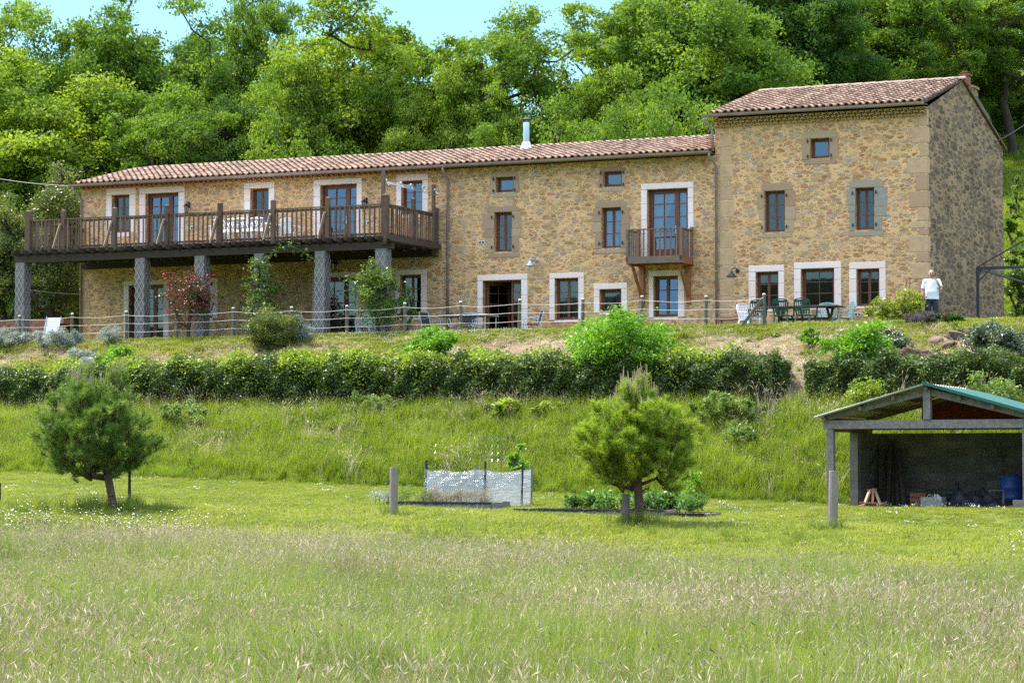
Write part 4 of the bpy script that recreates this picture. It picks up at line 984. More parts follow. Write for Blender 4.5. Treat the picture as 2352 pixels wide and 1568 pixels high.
def planter(label, u, v, w_):
    t = at_house('stone_planter', u, v); lbl(t, label, 'planter', 'low stone planters beside the open door')
    m_ = MB(); a, b_ = w_/2, .16
    m_.add([(-a, -b_, 0), (a, -b_, 0), (a, b_, 0), (-a, b_, 0), (-a-.04, -b_-.04, .27), (a+.04, -b_-.04, .27), (a+.04, b_+.04, .27), (-a-.04, b_+.04, .27), (-a+.02, -b_+.02, .27), (a-.02, -b_+.02, .27), (a-.02, b_-.02, .27), (-a+.02, b_-.02, .27), (-a+.02, -b_+.02, .2), (a-.02, -b_+.02, .2), (a-.02, b_-.02, .2), (-a+.02, b_-.02, .2)],
           [(0, 1, 5, 4), (1, 2, 6, 5), (2, 3, 7, 6), (3, 0, 4, 7), (4, 5, 9, 8), (5, 6, 10, 9), (6, 7, 11, 10), (7, 4, 8, 11), (8, 9, 13, 12), (9, 10, 14, 13), (10, 11, 15, 14), (11, 8, 12, 15), (12, 13, 14, 15)]); m_.build('trough', M['concrete'], t)
    P = np.stack([rng.uniform(-a, a, 160), rng.uniform(-.13, .13, 160), rng.uniform(.22, .36, 160)], -1)
    o = bpy.data.objects.new('foliage', raw_mesh('foliage', leaf_quads(P, .05, rng), 4, M['yellow_leaf'], rng.random(160))); link(o, t)
planter('low stone planter directly left of the open glazed door', fac(1125, 752, .6)[0], .55, .5); planter('low stone planter under the double window right of the open door', fac(1270, 750, .5)[0], .4, .5)
planter('low dark planter below the tilted window under the balcony', fac(1542, 744, .5)[0], .4, .5)
def plastic_chair(label, u, v, rz, mat, grp, z=HB, tilt=0.0):
    t = at_house('plastic_chair', u, v, z, rz); lbl(t, label, 'chair', grp)
    if tilt: t.rotation_euler = (tilt, 0, -TH+rz)
    m_ = MB(); n = 9
    # back: curved frame and slats; sits at +y
    def bp(x, z): return (x, .22+.10*(z-.42)/.48-.35*x*x*.5, z)
    outl = [(-.2, .42), (-.235, .62), (-.245, .8), (-.21, .875), (-.1, .90), (0, .905), (.1, .90), (.21, .875), (.245, .8), (.235, .62), (.2, .42)]
    for (xa, za), (xb, zb) in zip(outl[:-1], outl[1:]): m_.bar(bp(xa, za), bp(xb, zb), .028, .045, up=(0, 1, 0))
    m_.bar(bp(-.22, .83), bp(.22, .83), .02, .07, up=(0, 0, 1)); m_.bar(bp(-.215, .56), bp(.215, .56), .02, .05)
    m_.build('backrest', M[mat], t)
    for k in range(6): s_ = MB(); xx = (k-2.5)/2.5; s_.bar(bp(xx*.12, .44), bp(xx*.185, .84), .032, .014, up=(0, 1, 0)); s_.build('slat', M[mat], t)
    m_ = MB(); m_.add([(-.21, -.24, .43), (.21, -.24, .43), (.24, .1, .415), (.2, .23, .43), (-.2, .23, .43), (-.24, .1, .415), (-.21, -.24, .395), (.21, -.24, .395), (.24, .1, .385), (.2, .23, .395), (-.2, .23, .395), (-.24, .1, .385)],
        [(0, 1, 2, 3, 4, 5), (11, 10, 9, 8, 7, 6), (0, 6, 7, 1), (1, 7, 8, 2), (2, 8, 9, 3), (3, 9, 10, 4), (4, 10, 11, 5), (5, 11, 6, 0)]); m_.build('seat', M[mat], t)
    for sx in (-1, 1):
        m_ = MB(); m_.bar(bp(sx*.235, .66), (sx*.28, .05, .655), .05, .025); m_.bar((sx*.28, .06, .655), (sx*.27, -.22, .63), .055, .025); m_.bar((sx*.27, -.22, .63), (sx*.25, -.23, .4), .04, .03, up=(0, 1, 0)); m_.build('armrest', M[mat], t)
        for y0_, y1_ in ((-.2, -.26), (.2, .29)): m_ = MB(); m_.bar((sx*.21, y0_, .41), (sx*.25, y1_, 0), .05, .05, up=(0, 1, 0)); m_.build('leg', M[mat], t)
    return t
gc = 'green plastic chairs round the timber table'
plastic_chair('dark green plastic chair half hidden by the last fence post', fac(1741, 700, 2.3)[0], 2.3, R(200), 'green_plastic', gc)
plastic_chair('dark green plastic chair in front of the fine-screened window, middle of the table side', fac(1799, 700, 2.5)[0], 2.5, R(178), 'green_plastic', gc)
plastic_chair('dark green plastic chair in front of the wide ground floor window', fac(1851, 700, 2.5)[0], 2.5, R(172), 'green_plastic', gc)
plastic_chair('pale mint plastic chair beyond the right end of the timber table', fac(1935, 715, 1.0)[0], .9, R(-60), 'mint_plastic', gc)
plastic_chair('pale mint plastic chair low behind the timber table', fac(1895, 722, .8)[0], .7, R(10), 'mint_plastic', gc)
plastic_chair('white plastic chair beside the orange-brown bench', fac(1716, 726, 1.2)[0], 1.0, R(60), 'white_paint', 'white plastic chairs')
u0, u1 = fac(1770, 706, 1.5)[0], fac(1932, 706, 1.5)[0]
t = at_house('timber_table', (u0+u1)/2, 1.55); lbl(t, 'long dark timber garden table with overhanging top between the green chairs', 'table'); hw = (u0-u1)/2
m_ = MB()
for k in range(6): m_.box(-hw, hw, -.42+k*.142, -.42+k*.142+.134, .70, .74, g.random())
m_.build('tabletop', M['wood_dark'], t)
for sx in (-1, 1):
    m_ = MB(); m_.bar((sx*hw*.7, -.35, .7), (sx*hw*.7, .3, 0), .07, .06); m_.bar((sx*hw*.7, .35, .7), (sx*hw*.7, -.3, 0), .07, .06, up=(1, 0, 0)); m_.bar((sx*hw*.7, -.4, .68), (sx*hw*.7, .4, .68), .07, .05); m_.build('leg', M['wood_dark'], t)
m_ = MB(); m_.bar((-hw*.7, 0, .35), (hw*.7, 0, .35), .05, .09); m_.build('stretcher', M['wood_dark'], t)
u0, u1 = fac(1649, 723, .5)[0], fac(1706, 723, .5)[0]
t = at_house('low_bench_table', (u0+u1)/2, .45); lbl(t, 'low orange-brown wooden side table against the wall right of the downpipe', 'side table'); hw = (u0-u1)/2
m_ = MB(); m_.box(-hw, hw, -.2, .2, .5, .53); m_.box(-hw+.03, hw-.03, -.18, .18, .43, .5); m_.build('tabletop', M['wood_orange'], t)
for sx in (-1, 1):
    for sy in (-1, 1): m_ = MB(); m_.bar((sx*(hw-.05), sy*.16, .43), (sx*(hw-.05), sy*.16, 0), .05, .05, up=(0, 1, 0)); m_.build('leg', M['wood_orange'], t)
# under the deck
plastic_chair('white plastic chair under the deck beside the tall climber', fac(672, 740, 2.0)[0], 1.9, R(20), 'white_paint', 'white plastic chairs')
t = plastic_chair('small blue-grey plastic chair under the deck left of the last pillar', fac(833, 752, 2.2)[0], 2.0, R(5), 'mint_plastic', 'white plastic chairs')
# deck furniture
ud = fac(563, 527, 1.6)[0]
t = at_house('deck_table', ud, 1.6, 8.93); lbl(t, 'long white table on the deck with a patterned cloth', 'table')
m_ = MB(); m_.box(-1.22, 1.22, -.45, .45, .70, .735); m_.build('tabletop', M['white_paint'], t)
for sx in (-1, 1):
    for sy in (-1, 1): m_ = MB(); m_.bar((sx*1.1, sy*.38, .7), (sx*1.1, sy*.38, 0), .06, .06, up=(0, 1, 0)); m_.build('leg', M['white_paint'], t)
cm = MB(); nn = 40
vs = []
for i in range(nn+1):
    for j in range(9):
        s_ = -1+2*j/8; x = -.72+1.75*i/nn
        vs.append((x, s_*.47, .742+.012*math.sin(i*.7+j)-(.2+.04*math.sin(i*.9) if j in (0, 8) else 0)))
cm.add(vs, [(i*9+j, i*9+j+1, (i+1)*9+j+1, (i+1)*9+j) for i in range(nn) for j in range(8)])
for i in range(len(cm.t)): cm.t[i] = 1.0 if g.random() < .12 else 0.0
tc = cm.build('tablecloth', M['cloth'], None, smooth=True); tc.location = t.location; tc.rotation_euler = t.rotation_euler; tag(tc, 'white patterned cloth spread over the long table on the deck', 'tablecloth')
for k, (px, wd_) in enumerate(((523, 'left end'), (549, 'second from the left'), (575, 'third from the left'), (604, 'right end'))):
    plastic_chair('white plastic chair tipped against the cloth-covered deck table, '+wd_, fac(px, 527, 2.1)[0], 2.05, R(180+(k % 2)*14-7), 'white_paint', 'white chairs tipped against the deck table', 8.95+.12, R(-22))
plastic_chair('white plastic chair upright on the deck right of the cloth-covered table', fac(667, 530, 1.5)[0], 1.4, R(168), 'white_paint', 'white plastic chairs', 8.93)
# striped deck chair at the far left
t = at_house('deck_chair', fac(112, 748, 3.3)[0], 3.2, HB, R(12)); lbl(t, 'pale striped canvas deck chair on the terrace under the far end of the deck', 'deck chair')
m_ = MB()
for k in range(9):
    z0_, z1_ = .34+k*.068, .34+(k+1)*.068-.008; y0_, y1_ = .02+k*.03, .02+(k+1)*.03
    m_.add([(-.24, y0_, z0_), (.24, y0_, z0_), (.24, y1_, z1_), (-.24, y1_, z1_)], [(0, 1, 2, 3)])
m_.build('backrest', M['shade_fabric'], t); m_ = MB(); m_.box(-.24, .24, -.42, .03, .33, .345); m_.build('seat', M['shade_fabric'], t)
for sx in (-1, 1): m_ = MB(); m_.tube([(sx*.26, .3, .98), (sx*.26, 0, .34), (sx*.26, -.3, 0)], .014, 7); m_.tube([(sx*.27, .35, 0), (sx*.27, -.42, .36)], .014, 7); m_.build('frame', M['silver'], t)
# metal pergola frame beside the gable
t = empty('metal_pergola', (14.66, 79.3, 5.6), -TH); lbl(t, 'dark metal pergola frame with sloping roof bars beside the gable end', 'pergola')
hp = 2.18; D2 = 7.1
for x, y in ((0, 0), (0, D2), (4.2, 0), (4.2, D2)): m_ = MB(); m_.box(x-.045, x+.045, y-.045, y+.045, -.3, hp-.045); m_.build('post', M['dark_metal'], t)
m_ = MB(); m_.bar((-.05, 0, hp), (4.25, 0, hp), .09, .09); m_.bar((-.05, D2, hp), (4.25, D2, hp), .08, .09); m_.bar((0, .05, hp), (0, D2-.05, hp), .07, .07); m_.bar((4.2, .05, hp), (4.2, D2-.05, hp), .07, .07); m_.build('top_frame', M['dark_metal'], t)
for y in (0, D2): m_ = MB(); m_.bar((.0, y, hp+.05), (2.1, y, hp+1.15), .04, .04); m_.bar((4.2, y, hp+.05), (2.1, y, hp+1.15), .04, .04); m_.build('rafter', M['dark_metal'], t)
m_ = MB(); m_.bar((2.1, 0, hp+1.15), (2.1, D2, hp+1.15), .04, .04); m_.build('ridge_bar', M['dark_metal'], t)
for x, y, sx, sy in ((0, 0, 1, 0), (0, 0, 0, 1), (0, D2, 1, 0), (4.2, 0, -1, 0), (0, D2, 0, -1)): m_ = MB(); m_.bar((x, y, hp-.42), (x+sx*.42, y+sy*.42, hp-.02), .035, .035); m_.build('brace', M['dark_metal'], t)
# rusty plant support
X, Y, Z = at(2078, 700, 75.6); t = empty('plant_support', (X, Y, 5.55)); lbl(t, 'thin rusty obelisk plant support rising from a pale shrub', 'plant support')
m_ = MB()
for k in range(4): a = k*math.pi/2+.4; m_.tube([(.16*math.cos(a), .16*math.sin(a), 0), (.07*math.cos(a)+.12, .07*math.sin(a), 1.65)], .008, 5)
for z in (.5, 1.0, 1.5): m_.tube([((.16-.055*z)*math.cos(a)+.07*z, (.16-.055*z)*math.sin(a), z) for a in np.linspace(0, 6.28, 10)], .006, 4)
m_.build('rods', M['rust'], t)
# low red rubble wall at the left
t = at_house('red_rubble_wall', 34.2, -1.3, 5.5); lbl(t, 'low red rubble garden wall behind the far end of the deck', 'wall')
m_ = MB()
for iz in range(7):
    x = -3.2+g.uniform(-.2, 0)
    while x < 1.9:
        L = g.uniform(.18, .42); m_.box(x, x+L-.015, -.25-g.uniform(0, .04), .2, iz*.2, iz*.2+.19, g.random()); x += L
m_.build('courses', M['brick_wall'], t)
# overhead cables
def cable(name, a, b, sag, label, r=.012):
    m_ = MB(); m_.tube([(a[0]+(b[0]-a[0])*t_, a[1]+(b[1]-a[1])*t_, a[2]+(b[2]-a[2])*t_-sag*4*t_*(1-t_)) for t_ in np.linspace(0, 1, 14)], r, 5); o = m_.build(name, M['black'] if r > .01 else M['silver']); tag(o, label, 'cable')
cable('overhead_cable', at(-60, 400, 92), W(30.6, -.2, 11.5), .1, 'thin dark overhead cable running from the left to the roof corner', .02)
cable('overhead_cable', W(-.05, -9.0, 12.55), at(2420, 235, 88), .1, 'thin dark overhead cable leaving the back of the tall block', .02)
cable('stay_wire', W(30.64, 3.3, 7.6), W(30.66, -.05, 7.65), .02, 'thin bright wire between the far slate pillar and the house corner', .008)

# ------------------------------------------------------------------ scatter: thousands of tufts instanced on points
def tuft_object(name, parts):
    """parts: list of (V (n*k,3) , k, material index) ; materials kept by caller"""
    return name
def blades(n, h, spread, wd, g, lean=.35, segs=3, curve=.5):
    a = g.random(n)*2*math.pi; r = spread*np.sqrt(g.random(n)); bx, by = r*np.cos(a), r*np.sin(a)
    d = g.random(n)*2*math.pi; H = h*(.55+.5*g.random(n)); L = lean*H*(.3+g.random(n))
    dx, dy = np.cos(d), np.sin(d); nx, ny = -dy*.8+.2, dx*.8
    nn_ = np.sqrt(nx*nx+ny*ny); nx, ny = nx/nn_, ny/nn_
    quads = []; tips = []
    def P(t): return np.stack([bx+dx*L*t**(1+curve*2), by+dy*L*t**(1+curve*2), H*t*(1-.12*t*lean*2)], -1)
    for s_ in range(segs):
        t0, t1 = s_/segs, (s_+1)/segs; w0, w1 = wd*(1-t0**1.6)/2, wd*(1-t1**1.6)/2+wd*.03
        off = np.stack([nx, ny, 0*nx], -1); p0, p1 = P(t0), P(t1)
        quads.append(np.stack([p0-off*w0, p0+off*w0, p1+off*w1, p1-off*w1], 1).reshape(-1, 3))
    return np.concatenate(quads), P(1.0), np.stack([dx, dy, 0*dx], -1)
def make_tuft(name, spec, mats, g):
    Vs, mi = [], []
    for s_ in spec:
        V, tip, dr = blades(s_['n'], s_['h'], s_['sp'], s_['w'], g, s_.get('lean', .35), s_.get('segs', 3))
        Vs.append(V); mi.append(np.full(len(V)//4, s_['m']))
        if 'head' in s_:
            hl, hw_, hm = s_['head']; k = 2
            D0 = unit(dr*.7+np.array([0, 0, .75])+g.normal(size=dr.shape)*.22)
            for j in range(k):
                D = D0; c = tip+D*hl*.4
                X = unit(np.cross(D, g.normal(size=D.shape))); w_ = hw_; Lh = hl*.5
                a, b, c_, d_ = c-D*Lh, c+X*w_, c+D*Lh, c-X*w_
                q = np.stack([a, b, c_, d_], 1).reshape(-1, 3); Vs.append(q); mi.append(np.full(len(q)//4, hm))
    V = np.concatenate(Vs); me = raw_mesh(name, V, 4, mats, midx=np.concatenate(mi))
    return bpy.data.objects.new(name, me)
def scatter(name, label, protos, X, Y, scl, g, z0=0.0, tilt=.1):
    """one object whose points carry instances of the prototype tufts"""
    c = bpy.data.collections.new(name+'_tufts')
    for p in protos: c.objects.link(p)
    n = len(X); Z = gz(X, Y)+z0
    me = bpy.data.meshes.new(name); me.vertices.add(n); me.vertices.foreach_set('co', np.stack([X, Y, Z], -1).astype(np.float32).ravel())
    a = me.attributes.new('rot', 'FLOAT_VECTOR', 'POINT'); a.data.foreach_set('vector', np.stack([g.normal(size=n)*tilt, g.normal(size=n)*tilt, g.random(n)*6.283], -1).astype(np.float32).ravel())
    a = me.attributes.new('scl', 'FLOAT', 'POINT'); a.data.foreach_set('value', scl.astype(np.float32))
    a = me.attributes.new('idx', 'INT', 'POINT'); a.data.foreach_set('value', g.integers(0, len(protos), n).astype(np.int32))
    o = link(bpy.data.objects.new(name, me)); tag(o, label, None, None, 'stuff')
    ng = bpy.data.node_groups.new(name, 'GeometryNodeTree'); ng.interface.new_socket('Geometry', in_out='INPUT', socket_type='NodeSocketGeometry'); ng.interface.new_socket('Geometry', in_out='OUTPUT', socket_type='NodeSocketGeometry')
    N_ = ng.nodes; gi = N_.new('NodeGroupInput'); go = N_.new('NodeGroupOutput'); ip = N_.new('GeometryNodeInstanceOnPoints'); ci = N_.new('GeometryNodeCollectionInfo')
    ci.inputs['Collection'].default_value = c; ci.inputs['Separate Children'].default_value = True; ci.inputs['Reset Children'].default_value = True
    def na(nm, ty):
        q_ = N_.new('GeometryNodeInputNamedAttribute'); q_.data_type = ty; q_.inputs[0].default_value = nm; return [x for x in q_.outputs if x.enabled][0] if False else q_.outputs[0]
    L = ng.links.new
    L(gi.outputs[0], ip.inputs['Points']); L(ci.outputs[0], ip.inputs['Instance']); ip.inputs['Pick Instance'].default_value = True
    L(na('idx', 'INT'), ip.inputs['Instance Index']); L(na('rot', 'FLOAT_VECTOR'), ip.inputs['Rotation']); L(na('scl', 'FLOAT'), ip.inputs['Scale']); L(ip.outputs[0], go.inputs[0])
    md = o.modifiers.new('scatter', 'NODES'); md.node_group = ng
    return o
def inview(X, Y, m=1.12, extra=2.6): return np.abs(X) < (1176/F*Y*m+extra)
def sample_uv(n, u0, u1, v0, v1, g):
    u = g.uniform(u0, u1, n); v = g.uniform(v0, v1, n); X = C0[0]+U[0]*u+N[0]*v; Y = C0[1]+U[1]*u+N[1]*v
    k = inview(X, Y); return u[k], v[k], X[k], Y[k]
def mead_edge(u): return np.interp(u, [-8, -3, 1, 6, 12, 16, 30], [30.5, 29.0, 26.6, 27.0, 26.2, 23.8, 22.3])+.5*np.sin(u*1.3)+.3*np.sin(u*3.1)
def in_shed(u, v): return (u > -6.9) & (u < -1.6) & (v > 12.4) & (v < 16.0)

# prototypes
M['straw_blade'] = leaf_mat('pale_dry_blade', (.17, .165, .07), (.40, .37, .20), .4, .15, (1, 1, .7), use_tint=False)
M['seed_dark'] = leaf_mat('purple_grass_head', (.22, .17, .12), (.36, .30, .21), .3, .1, (1, .95, .9), use_tint=False)
mats = [M['grass'], M['seed'], M['seed_dark'], M['straw_blade']]
meadow_p = [make_tuft('meadow_tuft', [dict(n=24, h=.40, sp=.2, w=.008, m=0, lean=.45), dict(n=10, h=.6, sp=.2, w=.006, m=0, lean=.3), dict(n=9, h=.64, sp=.2, w=.005, m=3, lean=.5, head=(.06+.01*i, .0034+.0003*i, 1)), dict(n=8, h=.5, sp=.2, w=.006, m=3, lean=.8), dict(n=1, h=.78, sp=.2, w=.006, m=2, lean=.2, head=(.055, .0045, 2))], mats, rng) for i in range(5)]
meadow_g = [make_tuft('meadow_tuft', [dict(n=34, h=.42, sp=.2, w=.008, m=0, lean=.5), dict(n=12, h=.6, sp=.2, w=.007, m=0, lean=.3), dict(n=1, h=.66, sp=.18, w=.006, m=2, lean=.3, head=(.055, .0045, 2)), dict(n=1, h=.6, sp=.18, w=.005, m=1, lean=.4, head=(.06, .0035, 1))], mats, rng) for i in range(4)]
X = []; n = 52000
Y = 11+ (rng.random(n)**.8)*54; X = (rng.random(n)*2-1)*(1176/F*Y*1.12+2.2)
u_, v_ = uv(X, Y); k = v_ > mead_edge(u_); X, Y, u_, v_ = X[k], Y[k], u_[k], v_[k]
dens = .5+.5*np.clip(noise_ := (np.sin(X*.9+Y*.33)+np.sin(X*.37-Y*.71+2)+np.sin(X*1.9+Y*1.3)), -1.5, 1.5)/1.5
edge = np.clip((v_-mead_edge(u_))/6.5, .25, 1)**.8
dens = np.clip(.5+.35*(np.sin(X*.55+Y*.21)+np.sin(X*.31-Y*.47+2)+.6*np.sin(X*1.3+Y*.9)), 0, 1); dens = np.clip(dens*.9+.55*np.exp(-((X+7.5)/5.5)**2-((Y-46)/9)**2)+.4*np.exp(-((X-5.5)/2.5)**2-((Y-22)/6)**2)-.12, 0, 1); pk = rng.random(len(X)) < .04+.58*dens**1.5
scatter('meadow_grass', 'tall pale flowering meadow grass in front', meadow_p, X[pk], Y[pk], (edge*(.5+.55*rng.random(len(X)))*(.8+.4*dens))[pk], rng)
scatter('meadow_grass', 'lush green meadow grass in front', meadow_g, X[~pk], Y[~pk], (edge*(.5+.65*rng.random(len(X)))*(.85+.25*np.sin(X*1.1+Y*.6)*np.sin(Y*.8-X*.5)))[~pk], rng)
# a few taller darker grasses and leafy weeds near the front
weedp = [make_tuft('dock', [dict(n=26, h=.28, sp=.05, w=.045, m=0, lean=.9, segs=4)], [M['lime'], M['seed']], rng)]
ww = []
for px, py, r_, n_ in ((910, 1540, .55, 16), (1000, 1560, .3, 6), (120, 1480, .3, 4), (1440, 1340, .4, 7), (1290, 1500, .3, 3), (2280, 1430, .3, 4)):
    h_ = ghit(px, py)
    for _ in range(n_): ww.append((h_[0]+rng.normal()*r_*.5, h_[1]+rng.normal()*r_))
ww = np.array(ww); scatter('dock_leaves', 'bright broad leaved weeds in the meadow', weedp, ww[:, 0], ww[:, 1], .9+.5*rng.random(len(ww)), rng)
# mown lawn
lawn_p = [make_tuft('lawn_tuft', [dict(n=46, h=.07, sp=.17, w=.009, m=0, lean=.8, segs=2)], [M['lawn']], rng) for i in range(3)]
u_, v_, X, Y = sample_uv(52000, -12, 26, 12.6, 36, rng)
k = (v_ < mead_edge(u_)+1.2) & (v_ > 13.6) & ~in_shed(u_, v_); lush = np.clip((v_-17)/5, 0, 1); 
scatter('lawn_grass', 'short mown lawn grass', lawn_p, X[k], Y[k], ((.7+.5*rng.random(len(X)))*(1+1.2*lush**2))[k], rng)
tt_ = []
for (px, py, v0_, r_, n_) in ((250, 1170, 22.8, .55, 34), (310, 1165, 22.3, .3, 10), (1480, 1215, 22.6, .35, 16), (1440, 1230, 22.8, .22, 6), (905, 1205, 22.0, .2, 6), (1915, 1240, 22.6, .35, 12), (1100, 1190, 26.5, 1.2, 20), (1750, 1225, 26.0, 1.6, 26), (60, 1180, 24.0, 1.2, 24)):
    uc_ = fac(px, py, v0_)[0]
    for _ in range(n_): p_ = W(uc_+rng.normal()*r_, v0_+rng.normal()*r_*.6, 0); tt_.append(p_[:2])
tt_ = np.array(tt_); tall_p = [make_tuft('tall_tuft', [dict(n=46, h=.5, sp=.16, w=.009, m=0, lean=.4), dict(n=4, h=.68, sp=.15, w=.005, m=0, lean=.3, head=(.07, .004, 1))], [M['grass'], M['seed']], rng) for i in range(3)]
scatter('uncut_grass', 'uncut grass tufts round the posts and pine trunks', tall_p, tt_[:, 0], tt_[:, 1], .6+.5*rng.random(len(tt_)), rng)
# terrace grass and bank top
u_, v_, X, Y = sample_uv(9000, -12, 36, 2.0, 5.6, rng); scatter('terrace_grass', 'short grass on the terrace edge', lawn_p, X, Y, 1.0+.9*rng.random(len(X)), rng)
# steep lower bank
bank_p = [make_tuft('bank_tuft', [dict(n=42, h=.5, sp=.2, w=.012, m=0, lean=.55), dict(n=3, h=.72, sp=.2, w=.004, m=0, lean=.3, head=(.06, .003, 1))], [M['grass_lush'], M['seed']], rng) for i in range(4)]
u_, v_, X, Y = sample_uv(19000, -12, 36, 10.2, 14.6, rng)
pth = (np.abs(u_-PATH_U-(v_-9)*.35) > (.5+.25*rng.random(len(u_)))*(v_ < 11.3)) & (rng.random(len(u_)) > .55*np.exp(-((u_-PATH_U-(v_-9)*.7)/.4)**2)); k = pth & ~in_shed(u_, v_) & (rng.random(len(u_)) < np.clip((14.7-v_)/.8, .2, 1))
scatter('bank_grass', 'long lush grass on the steep bank', bank_p, X[k], Y[k], ((.75+.5*rng.random(len(X)))*np.clip((15.2-v_)/1.4, .45, 1))[k], rng)
weedy = [make_tuft('bank_herb', [dict(n=60, h=.34, sp=.2, w=.055, m=0, lean=.9, segs=3), dict(n=6, h=.6, sp=.15, w=.02, m=0, lean=.3)], [M['weed']], rng), make_tuft('bank_herb', [dict(n=36, h=.5, sp=.16, w=.035, m=0, lean=.5, segs=3)], [M['bramble']], rng), make_tuft('bank_herb', [dict(n=14, h=.85, sp=.15, w=.008, m=0, lean=.45, head=(.12, .009, 0))], [M['seed']], rng)]
u_, v_, X, Y = sample_uv(2600, -12, 36, 10.2, 14.2, rng); q_ = np.sin(u_*1.4+v_*1.1)+np.sin(u_*.53-v_*2.1)+rng.normal(size=len(u_))*.5+.9*np.exp(-((v_-10.8)/.7)**2); k = (q_ > .55) & ~in_shed(u_, v_)
scatter('bank_herbs', 'mixed leafy weeds and dry stalks through the bank grass', weedy, X[k], Y[k], (.6+.7*rng.random(len(X)))[k], rng, tilt=.2)
# sparse growth and dry litter on the upper bank
u_, v_, X, Y = sample_uv(9000, -12, 36, 5.0, 9.4, rng); pn = np.sin(u_*1.9+v_*2.6)+np.sin(u_*.7-v_*1.7+1)+rng.normal(size=len(u_))*.7
straw_p = [make_tuft('dry_litter', [dict(n=26, h=.12, sp=.2, w=.011, m=0, lean=1.6, segs=2)], [M['seed']], rng) for i in range(2)]
left_bonus = np.where(u_ > 15, .5, -.75)
k = pn+left_bonus > .3; scatter('bank_top_grass', 'patchy green growth on the upper bank', lawn_p, X[k], Y[k], (1.2+1.2*rng.random(len(X)))[k], rng)
k = (pn < .9) & (rng.random(len(pn)) < .8); scatter('dry_litter', 'dry pale litter on the upper bank', straw_p, X[k], Y[k], (.7+.6*rng.random(len(X)))[k], rng, tilt=.3)
weed_small = [make_tuft('bank_weed', [dict(n=30, h=.22, sp=.12, w=.05, m=0, lean=.8, segs=3)], [M['bramble']], rng) for i in range(2)]
u_, v_, X, Y = sample_uv(1500, -12, 36, 5.2, 9.6, rng); k = (np.sin(u_*1.1+v_*.9+.5)+np.sin(u_*2.3-v_)+rng.normal(size=len(u_))*.5) > .5
scatter('bank_weeds', 'small leafy weeds dotted over the upper bank', weed_small, X[k], Y[k], (.5+.7*rng.random(len(X)))[k], rng)
# hillside behind
hill_p = [make_tuft('hill_tuft', [dict(n=40, h=.3, sp=.3, w=.03, m=0, lean=.6)], [M['grass_lush']], rng)]
n = 7000; Y = rng.uniform(86, 128, n); X = Y*rng.uniform(.18, .24, n); scatter('hill_grass', 'rough grass on the hillside behind', hill_p, X, Y, .8+.6*rng.random(n), rng)
# daisies
dm = MB()
for k in range(7):
    a = rng.random()*6.28; r = .16*rng.random()**.5; r *= 2.2; x, y, z = r*math.cos(a), r*math.sin(a), .2+.22*rng.random(); dm.tube([(x, y, 0), (x, y, z)], .002, 3, mi=1)
    tx, ty = rng.normal()*.25, rng.normal()*.25
    dm.add([(x, y, z+.006)]+[(x+.015*math.cos(b), y+.015*math.sin(b), z+.015*(tx*math.cos(b)+ty*math.sin(b))) for b in np.linspace(0, 6.283, 8)[:-1]], [(0, i+1, (i+1) % 7+1) for i in range(7)], 0, 0)
dproto = dm.build('daisy', [M['flower_w'], M['stem']]); COL.objects.unlink(dproto)
u_, v_, X, Y = sample_uv(900, 4, 26, 23, 36, rng); d_ = np.exp(-((v_-28.5)/3)**2)*np.clip((u_-7)/7, 0, 1); k = rng.random(len(u_)) < d_
X2 = rng.uniform(8, 12, 26); Y2 = rng.uniform(42, 50, 26)
X = np.concatenate([X[k], X2]); Y = np.concatenate([Y[k], Y2]); scatter('daisies', 'white oxeye daisies among the meadow grass', [dproto], X, Y, .8+.4*rng.random(len(X)), rng)
dm = MB()
for k in range(9):
    x, y = rng.normal(size=2)*.12; z = .07+.05*rng.random(); dm.add([(x+.017*math.cos(b), y+.017*math.sin(b), z) for b in np.linspace(0, 6.283, 7)[:-1]], [tuple(range(6))], 0, 0); dm.add([(x-.012, y, z-.015), (x+.012, y, z-.015), (x, y-.01, z+.02)], [(0, 1, 2)])
dproto2 = dm.build('lawn_daisy', [M['flower_w']]); COL.objects.unlink(dproto2)
u_, v_, X, Y = sample_uv(1500, -9, 20, 3.0, 5.0, rng); k = (u_ > 11.2) & (u_ < 19) & (rng.random(len(u_)) < .9) | (rng.random(len(u_)) < .06)
u3, v3, X3, Y3 = sample_uv(170, -9, 24, 14, 22, rng)
X = np.concatenate([X[k], X3]); Y = np.concatenate([Y[k], Y3]); scatter('lawn_daisies', 'tiny white daisies dotted in the short grass', [dproto2], X, Y, .6+.5*rng.random(len(X)), rng)

